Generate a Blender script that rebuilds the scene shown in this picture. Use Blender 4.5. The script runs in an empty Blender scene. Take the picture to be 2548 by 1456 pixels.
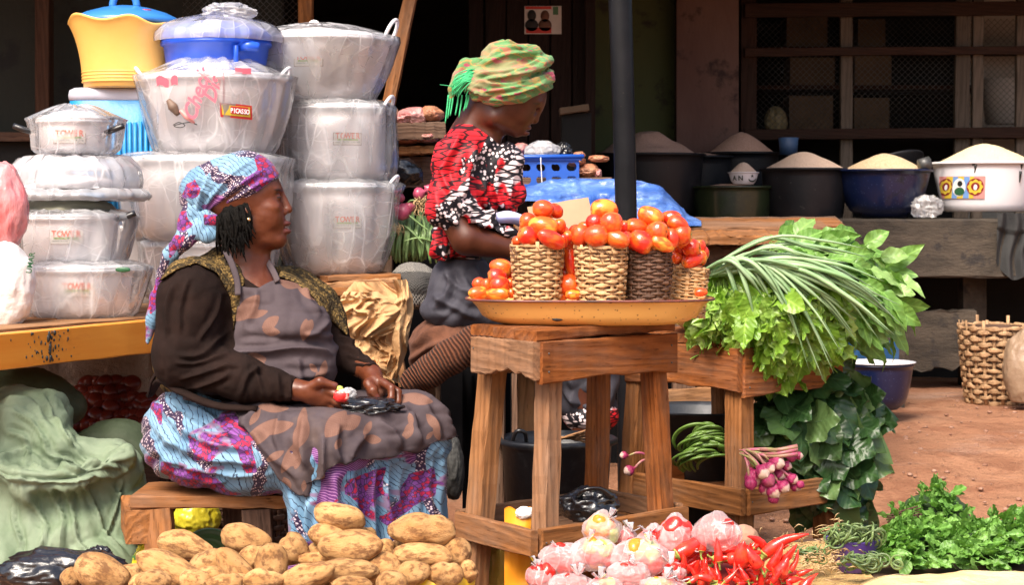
import bpy, math, random
import numpy as np
from mathutils import Vector, Matrix, Euler
import openvdb as vdb

S = bpy.context.scene
COL = S.collection
R = math.radians
# ---------------------------------------------------------------- camera
F, CX, HY, H = 4940.0, 1274.0, 520.0, 1.15      # focal length and principal column in photo units, eye height
cam_d = bpy.data.cameras.new('camera')
cam = bpy.data.objects.new('camera', cam_d); COL.objects.link(cam)
cam.location = (0, 0, H); cam.rotation_euler = (R(90), 0, 0)
cam_d.sensor_width = 36; cam_d.lens = 36 * F / 2548
cam_d.shift_y = -(728 - HY) / 2548
cam_d.clip_start = 0.1; cam_d.clip_end = 400
cam_d.dof.use_dof = True; cam_d.dof.focus_distance = 5.25; cam_d.dof.aperture_fstop = 13
S.camera = cam
# ---------------------------------------------------------------- sky, sun, exposure
w = bpy.data.worlds.new('World'); S.world = w; w.use_nodes = True
wn = w.node_tree; bg = wn.nodes['Background']
sky = wn.nodes.new('ShaderNodeTexSky'); sky.sky_type = 'NISHITA'; sky.sun_disc = False
SUN_EL, SUN_AZ = 50, 205          # azimuth measured clockwise from +Y: behind the camera, a little to its left
sky.sun_elevation = R(SUN_EL); sky.sun_rotation = R(SUN_AZ)
sky.air_density = 1.0; sky.dust_density = 6.0; sky.ozone_density = 0.6; sky.altitude = 200
wn.links.new(sky.outputs[0], bg.inputs[0]); bg.inputs[1].default_value = 0.145
sd = bpy.data.lights.new('sun', 'SUN'); sd.energy = 3.3; sd.angle = R(26); sd.color = (1, 0.90, 0.78)
so = bpy.data.objects.new('sun', sd); COL.objects.link(so)
a_, e_ = R(SUN_AZ), R(SUN_EL)
sunv = Vector((math.sin(a_) * math.cos(e_), math.cos(a_) * math.cos(e_), math.sin(e_)))
so.rotation_euler = sunv.to_track_quat('Z', 'Y').to_euler(); so.location = (0, 0, 8)
S.view_settings.view_transform = 'Standard'; S.view_settings.look = 'None'
S.view_settings.gamma = 1; S.view_settings.use_curve_mapping = False
S.view_settings.exposure = 0.85
S.cycles.transparent_max_bounces = 24; S.cycles.max_bounces = 8
S.cycles.sample_clamp_indirect = 6
S.cycles.use_denoising = True

# ---------------------------------------------------------------- helpers
def P(px, py, D):
    return Vector(((px - CX) * D / F, D, H - (py - HY) * D / F))
def rng(seed): return random.Random(seed)
_lat = np.random.RandomState(7).rand(8, 32, 32, 32).astype('f4') * 2 - 1
def vn(p, seed=0):
    """smooth lattice noise in -1..1 for an (N,3) array"""
    p = np.asarray(p, 'f8') + seed * 7.31
    i = np.floor(p).astype(int); f = p - i; f = f * f * (3 - 2 * f)
    L = _lat[seed % 8]; o = 0
    for dx in (0, 1):
        wx = f[:, 0] if dx else 1 - f[:, 0]
        for dy in (0, 1):
            wy = f[:, 1] if dy else 1 - f[:, 1]
            for dz in (0, 1):
                wz = f[:, 2] if dz else 1 - f[:, 2]
                o = o + L[(i[:, 0] + dx) & 31, (i[:, 1] + dy) & 31, (i[:, 2] + dz) & 31] * wx * wy * wz
    return o
def fbm(p, seed=0, o=3):
    r = 0; a = 1; p = np.asarray(p, 'f8')
    for k in range(o):
        r = r + a * vn(p * 2 ** k, seed + k); a *= .5
    return r / 1.6
def ridge(p, seed=0, o=3):
    r = 0; a = 1; p = np.asarray(p, 'f8')
    for k in range(o):
        r = r + a * (1 - 2 * np.abs(vn(p * 2 ** k, seed + k))); a *= .5
    return r / 1.75
def setp(o, **k):
    for a, b in k.items():
        if b is not None: o[a] = b
    return o
def T(o, label, cat, group=None, kind=None):
    return setp(o, label=label, category=cat, group=group, kind=kind)
def ST(o): o['kind'] = 'structure'; return o
def STUFF(o): o['kind'] = 'stuff'; return o
_loc = {}
def par(o, parent):
    if parent is not None:
        o.parent = parent
        o.matrix_parent_inverse = (_loc[parent.name]).inverted()
def thing(name, label, cat, loc=(0, 0, 0), group=None, parent=None):
    o = bpy.data.objects.new(name, None); COL.objects.link(o)
    o.empty_display_size = .05
    o.location = loc; _loc[o.name] = Matrix.Translation(loc)
    if parent: par(o, parent)
    else: T(o, label, cat, group)
    return o
def mesh(name, V, Fc, mat, smooth=True):
    V = np.asarray(V, 'f4'); me = bpy.data.meshes.new(name)
    if isinstance(Fc, np.ndarray):
        n, k = Fc.shape
        me.vertices.add(len(V)); me.vertices.foreach_set('co', V.ravel())
        me.loops.add(n * k); me.loops.foreach_set('vertex_index', Fc.astype('i4').ravel())
        me.polygons.add(n); me.polygons.foreach_set('loop_start', np.arange(0, n * k, k, dtype='i4'))
        me.update(calc_edges=True)
        if me.validate(): pass
    else:
        me.from_pydata(V.tolist(), [], [tuple(int(i) for i in f) for f in Fc])
    me.polygons.foreach_set('use_smooth', np.full(len(me.polygons), smooth))
    if mat: me.materials.append(mat)
    me.update()
    return me
def mk(name, V, Fc, mat, parent=None, smooth=True, origin=True):
    V = np.asarray(V, 'f8').reshape(-1, 3)
    if origin:
        lo, hi = V.min(0), V.max(0); c = np.array([(lo[0] + hi[0]) / 2, (lo[1] + hi[1]) / 2, lo[2]])
    else: c = np.zeros(3)
    me = mesh(name, V - c, Fc, mat, smooth)
    o = bpy.data.objects.new(name, me); COL.objects.link(o); o.location = c
    _loc[o.name] = Matrix.Translation(c)
    par(o, parent)
    return o
def inst(name, me, M, parent=None):
    o = bpy.data.objects.new(name, me); COL.objects.link(o); o.matrix_basis = M
    _loc[o.name] = M.copy()
    par(o, parent)
    return o
def join(*vf):
    """join (V,F) pairs into one"""
    V, Fc, n = [], [], 0
    for v, f in vf:
        v = np.asarray(v, 'f8').reshape(-1, 3)
        V.append(v); Fc += [tuple(int(i) + n for i in q) for q in f]; n += len(v)
    return np.concatenate(V), Fc
def xf(vf, M):
    V, f = vf; V = np.asarray(V, 'f8'); A = np.array(M)
    return V @ A[:3, :3].T + A[:3, 3], f
def lathe(prof, n=48, c=(0, 0, 0), cap0=True, cap1=True, sx=1, sy=1, fn=None):
    V, Fc = [], []; m = len(prof)
    th = np.arange(n) * 2 * math.pi / n
    for r, z in prof:
        V.append(np.stack([np.cos(th) * r * sx, np.sin(th) * r * sy, np.full(n, z)], 1))
    V = np.concatenate(V)
    if fn is not None: V = fn(V)
    for j in range(m - 1):
        for i in range(n):
            k = (i + 1) % n
            Fc.append((j * n + i, j * n + k, (j + 1) * n + k, (j + 1) * n + i))
    if cap0: Fc.append(tuple(reversed(range(n))))
    if cap1: Fc.append(tuple((m - 1) * n + i for i in range(n)))
    return V + np.array(c), Fc
def smooth_path(pts, m=6):
    pts = [Vector(p) for p in pts]
    if len(pts) < 3: 
        return [pts[0].lerp(pts[1], i / m) for i in range(m + 1)]
    q = [pts[0] * 2 - pts[1]] + pts + [pts[-1] * 2 - pts[-2]]; out = []
    for i in range(1, len(q) - 2):
        for k in range(m):
            t = k / m; a, b, c, d = q[i - 1], q[i], q[i + 1], q[i + 2]
            out.append(.5 * ((2 * b) + (c - a) * t + (2 * a - 5 * b + 4 * c - d) * t * t + (3 * b - a - 3 * c + d) * t ** 3))
    out.append(pts[-1]); return out
def tube(pts, r, n=8, m=6, flat=1.0, closed=False, smoothp=True, up=None):
    """tube along a path; r number or list per control point; flat squashes the second axis"""
    path = smooth_path(pts, m) if smoothp else [Vector(p) for p in pts]
    L = len(path)
    if isinstance(r, (int, float)): rr = [r] * L
    else:
        rr = [float(np.interp(i / (L - 1) * (len(r) - 1), range(len(r)), r)) for i in range(L)]
    V, Fc = [], []; prev = Vector(up) if up else None
    for i, p in enumerate(path):
        t = (path[min(i + 1, L - 1)] - path[max(i - 1, 0)])
        t = t.normalized() if t.length > 1e-9 else Vector((0, 0, 1))
        if prev is None: prev = Vector((0, 0, 1)) if abs(t.z) < .9 else Vector((1, 0, 0))
        u = prev - t * prev.dot(t)
        if u.length < 1e-6: u = t.orthogonal()
        u.normalize(); v = t.cross(u); prev = u
        for k in range(n):
            a = 2 * math.pi * k / n
            V.append(p + v * math.cos(a) * rr[i] + u * math.sin(a) * rr[i] * flat)
    for i in range(L - 1):
        for k in range(n):
            q = (k + 1) % n
            Fc.append((i * n + k, i * n + q, (i + 1) * n + q, (i + 1) * n + k))
    Fc.append(tuple(reversed(range(n)))); Fc.append(tuple((L - 1) * n + k for k in range(n)))
    return np.array([tuple(v) for v in V]), Fc
def slab(L, W, Tk, seed=0, nx=10, ch=.003, rough=.002, warp=.0, edge=None, ny=1):
    """rough board along local X, centred; chamfered section, uneven; edge(x01)-> extra drop of the lower (-Z) side"""
    r = rng(seed); sec = []
    w2, t2 = W / 2, Tk / 2
    sec = [(-w2 + ch, -t2), (w2 - ch, -t2), (w2, -t2 + ch), (w2, t2 - ch), (w2 - ch, t2), (-w2 + ch, t2), (-w2, t2 - ch), (-w2, -t2 + ch)]
    V = []; n = 8
    wob = [[r.uniform(-1, 1) for _ in range(8)] for _ in range(nx + 1)]
    for i in range(nx + 1):
        x = -L / 2 + L * i / nx
        x += r.uniform(-1, 1) * rough * (1 if 0 < i < nx else .5)
        bow = warp * math.sin(math.pi * i / nx)
        for k, (y, z) in enumerate(sec):
            zz = z + wob[i][k // 2] * rough * .6 + bow
            yy = y + wob[i][4 + k // 2] * rough * .6
            if edge and z < 0: zz += edge(i / nx)
            V.append((x, yy, zz))
    Fc = []
    for i in range(nx):
        for k in range(n):
            q = (k + 1) % n; Fc.append((i * n + k, (i + 1) * n + k, (i + 1) * n + q, i * n + q))
    Fc.append(tuple(range(n))); Fc.append(tuple(reversed([nx * n + k for k in range(n)])))
    return np.array(V), Fc
def frame(a, b, up=(0, 0, 1)):
    """matrix whose X runs a->b and Z is near up, at the middle"""
    a, b = Vector(a), Vector(b); x = (b - a).normalized(); u = Vector(up)
    y = u.cross(x)
    if y.length < 1e-5: y = Vector((0, 1, 0)).cross(x) if abs(x.y) < .9 else Vector((1, 0, 0)).cross(x)
    y.normalize(); z = x.cross(y)
    M = Matrix((x, y, z)).transposed().to_4x4(); M.translation = (a + b) / 2
    return M
def board(name, a, b, W, Tk, mat, parent=None, up=(0, 0, 1), seed=0, **k):
    """W = size across (horizontal, local Y), Tk = size along up"""
    L = (Vector(b) - Vector(a)).length
    V, f = slab(L, W, Tk, seed, **k)
    return inst(name, mesh(name, V, f, mat, False), frame(a, b, up), parent)
def ico(sub=3):
    import bmesh
    bm = bmesh.new(); bmesh.ops.create_icosphere(bm, subdivisions=sub, radius=1)
    V = np.array([v.co[:] for v in bm.verts]); f = np.array([[v.index for v in q.verts] for q in bm.faces]); bm.free()
    return V, f
ICO = {k: ico(k) for k in (2, 3, 4, 5, 6)}
def grid(nu, nv, fn):
    """fn(u,v) on 0..1 arrays -> (N,3)"""
    u, v = np.meshgrid(np.linspace(0, 1, nu), np.linspace(0, 1, nv), indexing='ij')
    V = fn(u.ravel(), v.ravel())
    i, j = np.meshgrid(np.arange(nu - 1), np.arange(nv - 1), indexing='ij'); a = (i * nv + j).ravel()
    return V, np.stack([a, a + nv, a + nv + 1, a + 1], 1)
def normals(V, Fq):
    N = np.zeros_like(V)
    a, b, c = V[Fq[:, 0]], V[Fq[:, 1]], V[Fq[:, 2]]
    n = np.cross(b - a, c - a)
    if Fq.shape[1] == 4: n = n + np.cross(c - a, V[Fq[:, 3]] - a)
    for k in range(Fq.shape[1]): np.add.at(N, Fq[:, k], n)
    return N / (np.linalg.norm(N, axis=1, keepdims=True) + 1e-12)
def colattr(o, C, name='Col'):
    me = o.data; ca = me.color_attributes.new(name, 'FLOAT_COLOR', 'POINT')
    C = np.asarray(C, 'f4')
    if C.shape[1] == 3: C = np.concatenate([C, np.ones((len(C), 1), 'f4')], 1)
    ca.data.foreach_set('color', C.ravel())
def copy_thing(o, loc=None, M=None):
    c = o.copy(); COL.objects.link(c)
    for ch in o.children:
        d = ch.copy(); COL.objects.link(d); d.parent = c
        for g in ch.children:
            e = g.copy(); COL.objects.link(e); e.parent = d
    return c
# ---------------------------------------------------------------- implicit volumes
class Vol:
    def __init__(s, lo, hi, h):
        s.lo = np.array(lo, 'f8'); s.h = h
        s.n = np.ceil((np.array(hi) - s.lo) / h).astype(int) + 1
        s.a = np.full(s.n, 1.0, 'f4')
        s.ax = [(s.lo[i] + np.arange(s.n[i]) * h).astype('f4') for i in range(3)]
    def win(s, lo, hi):
        i0 = np.clip(np.floor((np.array(lo) - s.lo) / s.h).astype(int), 0, s.n)
        i1 = np.clip(np.ceil((np.array(hi) - s.lo) / s.h).astype(int) + 1, 0, s.n)
        sl = tuple(slice(a, b) for a, b in zip(i0, i1))
        g = (s.ax[0][sl[0]][:, None, None], s.ax[1][sl[1]][None, :, None], s.ax[2][sl[2]][None, None, :])
        return sl, g
    def _mix(s, sl, d, k, op):
        a = s.a[sl]
        if op == 'sub':
            d = -d
            h = np.maximum(k - np.abs(a - d), 0) / k; s.a[sl] = np.maximum(a, d) + h * h * k * .25
        else:
            h = np.maximum(k - np.abs(a - d), 0) / k; s.a[sl] = np.minimum(a, d) - h * h * k * .25
    def ell(s, c, r, k=.02, rot=None, op='add'):
        c = np.array(c, 'f8'); r = np.array(r, 'f8'); R_ = max(r) if rot is not None else r
        pad = k + 3 * s.h + .35 * np.max(r)
        sl, (x, y, z) = s.win(c - R_ - pad, c + R_ + pad)
        x, y, z = x - c[0], y - c[1], z - c[2]
        if rot is not None:
            m = np.array(Euler([R(q) for q in rot]).to_matrix())
            x, y, z = (m[0, 0] * x + m[1, 0] * y + m[2, 0] * z, m[0, 1] * x + m[1, 1] * y + m[2, 1] * z, m[0, 2] * x + m[1, 2] * y + m[2, 2] * z)
        k0 = np.sqrt((x / r[0]) ** 2 + (y / r[1]) ** 2 + (z / r[2]) ** 2)
        k1 = np.sqrt((x / r[0] ** 2) ** 2 + (y / r[1] ** 2) ** 2 + (z / r[2] ** 2) ** 2) + 1e-6
        s._mix(sl, (k0 * (k0 - 1) / k1).astype('f4'), k, op)
    def cap(s, a, b, r0, r1, k=.02, op='add'):
        a = np.array(a, 'f8'); b = np.array(b, 'f8'); m = max(r0, r1) + k + 3 * s.h
        sl, (x, y, z) = s.win(np.minimum(a, b) - m, np.maximum(a, b) + m)
        d = b - a; L = max(d @ d, 1e-9)
        t = np.clip(((x - a[0]) * d[0] + (y - a[1]) * d[1] + (z - a[2]) * d[2]) / L, 0, 1)
        q = np.sqrt((x - a[0] - d[0] * t) ** 2 + (y - a[1] - d[1] * t) ** 2 + (z - a[2] - d[2] * t) ** 2) - (r0 + (r1 - r0) * t)
        s._mix(sl, q.astype('f4'), k, op)
    def chain(s, pts, rs, k=.01):
        for i in range(len(pts) - 1): s.cap(pts[i], pts[i + 1], rs[i], rs[i + 1], k)
    def field(s, V):
        """trilinear sample"""
        q = (np.asarray(V) - s.lo) / s.h
        i = np.clip(np.floor(q).astype(int), 0, s.n - 2); f = q - i; o = 0
        for dx in (0, 1):
            for dy in (0, 1):
                for dz in (0, 1):
                    o = o + s.a[i[:, 0] + dx, i[:, 1] + dy, i[:, 2] + dz] * (f[:, 0] if dx else 1 - f[:, 0]) * (f[:, 1] if dy else 1 - f[:, 1]) * (f[:, 2] if dz else 1 - f[:, 2])
        return o
    def polys(s, arr=None):
        a = (s.a if arr is None else arr)
        a = np.clip(a, -3 * s.h, 3 * s.h).astype('f4').copy()
        for ax in range(3):
            for e in (0, -1):
                sl = [slice(None)] * 3; sl[ax] = e; a[tuple(sl)] = 3 * s.h
        g = vdb.FloatGrid(3 * s.h); g.copyFromArray(a.astype('f4'))
        pts, q = g.convertToQuads(isovalue=0)
        V = np.asarray(pts, 'f8') * s.h + s.lo; q = np.asarray(q, 'i8')[:, ::-1]
        # relax a little, to lose the grid's stair steps
        for _ in range(2):
            acc = np.zeros_like(V); cnt = np.zeros(len(V))
            for k in range(4):
                np.add.at(acc, q[:, k], V[q[:, (k + 1) % 4]] + V[q[:, (k + 3) % 4]]); np.add.at(cnt, q[:, k], 2)
            V = V * .5 + .5 * acc / np.maximum(cnt, 1)[:, None]
        return V, q
class PolyR:
    """signed distance to a polygon given in photo units, in metres at depth D0 (negative inside)"""
    def __init__(s, pts, D0, round_=0):
        p = np.array(pts, 'f8'); s.st = 3.0; s.D0 = D0
        s.lo = p.min(0) - 150; n = ((p.max(0) + 150 - s.lo) / s.st).astype(int) + 2
        X, Y = np.meshgrid(s.lo[0] + np.arange(n[0]) * s.st, s.lo[1] + np.arange(n[1]) * s.st, indexing='ij')
        d = np.full(X.shape, 1e9); ins = np.zeros(X.shape, bool)
        for i in range(len(p)):
            a, b = p[i], p[(i + 1) % len(p)]; e = b - a
            t = np.clip(((X - a[0]) * e[0] + (Y - a[1]) * e[1]) / (e @ e + 1e-9), 0, 1)
            d = np.minimum(d, np.hypot(X - a[0] - e[0] * t, Y - a[1] - e[1] * t))
            c = (a[1] > Y) != (b[1] > Y)
            xi = (b[0] - a[0]) * (Y - a[1]) / (b[1] - a[1] + 1e-12) + a[0]
            ins ^= c & (X < xi)
        s.d = np.where(ins, -d, d) - round_
    def __call__(s, X, Y):
        u = np.clip((X - s.lo[0]) / s.st, 0, s.d.shape[0] - 1.01); v = np.clip((Y - s.lo[1]) / s.st, 0, s.d.shape[1] - 1.01)
        i = u.astype(int); j = v.astype(int); f = u - i; g = v - j; d = s.d
        return (d[i, j] * (1 - f) * (1 - g) + d[i + 1, j] * f * (1 - g) + d[i, j + 1] * (1 - f) * g + d[i + 1, j + 1] * f * g) * s.D0 / F
def creases(V, lines, W_=5.0, dep=.006, wob=6):
    """valley folds along curves (photo units), each with a soft roll beside it"""
    X_, Y_ = proj(V); n1 = vn(V * 12, 3) * wob; n2 = vn(V * 12, 5) * wob; X_ = X_ + n1; Y_ = Y_ + n2; out = np.zeros(len(V))
    for ln in lines:
        k = 1.0; w_ = W_
        if isinstance(ln, tuple): ln, k, w_ = ln
        p = np.array([tuple(q)[:2] for q in smooth_path([(a, b, 0) for a, b in ln], 5)]); best = np.full(len(V), 1e9); sg = np.zeros(len(V)); tt = np.zeros(len(V)); m = len(p) - 1
        lo, hi = p.min(0) - 40, p.max(0) + 40; idx = np.where((X_ > lo[0]) & (X_ < hi[0]) & (Y_ > lo[1]) & (Y_ < hi[1]))[0]
        if not len(idx): continue
        x, y = X_[idx], Y_[idx]; bb_ = best[idx]; ss = sg[idx]; t0 = tt[idx]
        for i in range(m):
            e = p[i + 1] - p[i]; t = np.clip(((x - p[i, 0]) * e[0] + (y - p[i, 1]) * e[1]) / (e @ e), 0, 1); dx, dy = x - p[i, 0] - e[0] * t, y - p[i, 1] - e[1] * t
            d = np.hypot(dx, dy); s_ = np.sign(e[0] * dy - e[1] * dx); c = d < bb_; bb_ = np.where(c, d, bb_); ss = np.where(c, s_, ss); t0 = np.where(c, (i + t) / m, t0)
        tap = np.clip(np.minimum(t0, 1 - t0) * 6, 0, 1) ** .7
        out[idx] += k * dep * tap * (-np.exp(-(bb_ / w_) ** 2) + .75 * np.exp(-((bb_ * ss + 2.2 * w_) / (1.5 * w_)) ** 2) + .3 * np.exp(-((bb_ * ss - 2.2 * w_) / (1.5 * w_)) ** 2))
    return out
def proj(V):
    return V[:, 0] * F / V[:, 1] + CX, HY - (V[:, 2] - H) * F / V[:, 1]
def shell(vol, t, poly, ymax=None, ymin=None, extra=None):
    """cloth over a body: the body grown by t, kept inside the polygon's prism (and nearer than ymax)"""
    a = vol.a - t
    near = np.abs(a) < 8 * vol.h
    idx = np.argwhere(near | (a < 0))
    pts = vol.lo + idx * vol.h
    d = a[idx[:, 0], idx[:, 1], idx[:, 2]]
    if poly is not None:
        X, Y = proj(pts); d = np.maximum(d, poly(X, Y))
    if ymax is not None: d = np.maximum(d, pts[:, 1] - ymax)
    if ymin is not None: d = np.maximum(d, ymin - pts[:, 1])
    if extra is not None: d = np.maximum(d, extra(pts))
    out = np.full(vol.a.shape, 1.0, 'f4'); out[idx[:, 0], idx[:, 1], idx[:, 2]] = d
    return vol.polys(out)
# ---------------------------------------------------------------- materials
class NB:
    def __init__(s, name):
        s.m = bpy.data.materials.new(name); s.m.use_nodes = True
        s.t = s.m.node_tree; s.N = s.t.nodes; s.b = s.N['Principled BSDF']; s.out = s.N['Material Output']
        s.tc = s.N.new('ShaderNodeTexCoord'); s.oi = s.N.new('ShaderNodeObjectInfo')
    def l(s, a, b): s.t.links.new(a, b)
    def n(s, ty, **k):
        x = s.N.new('ShaderNode' + ty)
        for a, b in k.items(): setattr(x, a, b)
        return x
    def setin(s, x, i, v):
        if v is None: return
        if hasattr(v, 'is_linked') or isinstance(v, bpy.types.NodeSocket): s.l(v, x.inputs[i])
        else: x.inputs[i].default_value = v
    def co(s, scale=(1, 1, 1), rot=(0, 0, 0), src='Object', rnd=True, warp=None):
        mp = s.n('Mapping'); s.l(s.tc.outputs[src], mp.inputs[0])
        mp.inputs['Scale'].default_value = scale; mp.inputs['Rotation'].default_value = [R(a) for a in rot]
        if rnd:
            v = s.n('VectorMath', operation='SCALE'); v.inputs[0].default_value = (13.1, 7.7, 3.3)
            s.l(s.oi.outputs['Random'], v.inputs[3]); s.l(v.outputs[0], mp.inputs['Location'])
        o = mp.outputs[0]
        if warp:
            amp, sc = warp
            nz = s.n('TexNoise'); nz.inputs['Scale'].default_value = sc; s.l(o, nz.inputs[0])
            sb = s.n('VectorMath', operation='SUBTRACT'); s.l(nz.outputs['Color'], sb.inputs[0]); sb.inputs[1].default_value = (.5, .5, .5)
            ma = s.n('VectorMath', operation='MULTIPLY_ADD'); s.l(sb.outputs[0], ma.inputs[0]); ma.inputs[1].default_value = (amp,) * 3; s.l(o, ma.inputs[2])
            o = ma.outputs[0]
        return o
    def noise(s, co, scale=5, detail=4, rough=.55, dist=0):
        x = s.n('TexNoise'); s.l(co, x.inputs[0]); x.inputs['Scale'].default_value = scale; x.inputs['Detail'].default_value = detail
        x.inputs['Roughness'].default_value = rough; x.inputs['Distortion'].default_value = dist; return x.outputs[0]
    def vor(s, co, scale=5, feat='F1', rnd=1.0):
        x = s.n('TexVoronoi', feature=feat); s.l(co, x.inputs[0]); x.inputs['Scale'].default_value = scale
        x.inputs['Randomness'].default_value = rnd; return x
    def wave(s, co, scale=5, dist=2, detail=2, dscale=1, dir='X', ty='BANDS', prof='SIN'):
        x = s.n('TexWave', wave_type=ty, wave_profile=prof)
        if ty == 'BANDS': x.bands_direction = dir
        s.l(co, x.inputs[0])
        for a, b in (('Scale', scale), ('Distortion', dist), ('Detail', detail), ('Detail Scale', dscale)): x.inputs[a].default_value = b
        return x.outputs['Fac']
    def ramp(s, f, stops, interp='LINEAR'):
        x = s.n('ValToRGB'); s.l(f, x.inputs[0]); e = x.color_ramp.elements; x.color_ramp.interpolation = interp
        while len(e) < len(stops): e.new(.5)
        for q, (p, c) in zip(e, stops):
            q.position = p; q.color = (c, c, c, 1) if isinstance(c, (int, float)) else (*c[:3], 1)
        return x.outputs[0]
    def step(s, f, a, b): return s.ramp(f, [(a, 0.0), (b, 1.0)])
    def mix(s, f, a, b, mode='MIX'):
        x = s.n('Mix', data_type='RGBA', blend_type=mode); s.setin(x, 0, f)
        for i, v in ((6, a), (7, b)):
            if isinstance(v, tuple): v = (*v[:3], 1)
            s.setin(x, i, v)
        return x.outputs[2]
    def math(s, op, a, b=None, c=None):
        x = s.n('Math', operation=op); s.setin(x, 0, a); s.setin(x, 1, b); s.setin(x, 2, c); return x.outputs[0]
    def attr(s, name='Col'):
        x = s.n('Attribute'); x.attribute_name = name; return x
    def bump(s, h, st=.3, dist=.01, nrm=None):
        x = s.n('Bump'); s.l(h, x.inputs['Height']); x.inputs['Strength'].default_value = st; x.inputs['Distance'].default_value = dist
        if nrm is not None: s.l(nrm, x.inputs['Normal'])
        s.l(x.outputs[0], s.b.inputs['Normal']); return x.outputs[0]
    def base(s, c): s.setin(s.b, 'Base Color', (*c[:3], 1) if isinstance(c, tuple) else c)
    def prin(s, **k):
        nm = dict(rough='Roughness', metal='Metallic', spec='Specular IOR Level', sss='Subsurface Weight', coat='Coat Weight', croug='Coat Roughness', sheen='Sheen Weight', trans='Transmission Weight', ior='IOR', alpha='Alpha')
        for a, v in k.items(): s.setin(s.b, nm[a], v)
def mat(name, c1, c2=None, sc=6, rough=.6, bs=60, bst=.25, bd=.004, stretch=(1, 1, 1), detail=5, metal=0, spec=.5, lo=.35, hi=.65, spots=None, coat=0, sheen=0, vary=0, sss=0, croug=.1):
    s = NB(name); co = s.co(stretch)
    c = c1
    if c2 is not None:
        c = s.mix(s.step(s.noise(co, sc, detail, .6), lo, hi), c1, c2)
    if spots:
        cs, ss, a, b = spots
        c = s.mix(s.step(s.noise(s.co(rnd=True), ss, 5, .65), a, b), c, cs)
    if vary:
        h = s.n('HueSaturation'); s.setin(h, 'Color', (*c, 1) if isinstance(c, tuple) else c)
        s.l(s.math('MULTIPLY_ADD', s.oi.outputs['Random'], vary, 1 - vary / 2), h.inputs['Value'])
        c = h.outputs[0]
    s.base(c); s.prin(rough=rough, metal=metal, spec=spec, coat=coat, sheen=sheen, sss=sss, croug=croug)
    if sss: s.b.inputs['Subsurface Radius'].default_value = (.01, .004, .002)
    if bst: s.bump(s.noise(co, bs, 6, .6), bst, bd)
    return s.m
def wood(name, c1, c2, c3=None, rough=.75, gs=1.0, knots=True, dirt=.5, bst=.5, paint=None):
    s = NB(name); co = s.co((1.6 * gs, 16 * gs, 16 * gs), warp=(.35, 1.2))
    g = s.noise(co, 2.2, 8, .65)
    g2 = s.wave(s.co((.6 * gs, 9 * gs, 9 * gs), warp=(.8, .8)), 3.2, 4, 4, 1.6, 'DIAGONAL')
    c = s.mix(s.step(g, .3, .7), c1, c2)
    c = s.mix(s.math('MULTIPLY', s.step(g2, .45, .95), .42), c, tuple(.5 * v for v in c1)); c = s.mix(s.math('MULTIPLY', s.step(s.noise(s.co((1.2, 3, 3)), 3, 7, .7), .45, .7), .35), c, tuple(.5 * (c2[0] + c2[1]) * q for q in (.85, .68, .55)))
    if c3: c = s.mix(s.math('MULTIPLY', s.step(s.noise(s.co((3, 6, 6)), 2.2, 6, .65), .5, .72), dirt), c, c3)
    c = s.mix(s.step(s.noise(s.co((6, 60, 60)), 3, 3, .5), .60, .78), c, tuple(.3 * v for v in c1))
    if paint:
        c = s.mix(s.step(s.noise(s.co((1.5, 8, 8)), 3, 6, .7), .3, .55), c, paint)
    h = s.n('HueSaturation'); s.l(c, h.inputs['Color']); s.l(s.math('MULTIPLY_ADD', s.oi.outputs['Random'], .35, .82), h.inputs['Value'])
    s.base(h.outputs[0]); s.prin(rough=rough, spec=.14)
    s.bump(s.math('ADD', g, s.math('MULTIPLY', g2, .4)), bst, .004)
    return s.m
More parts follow.
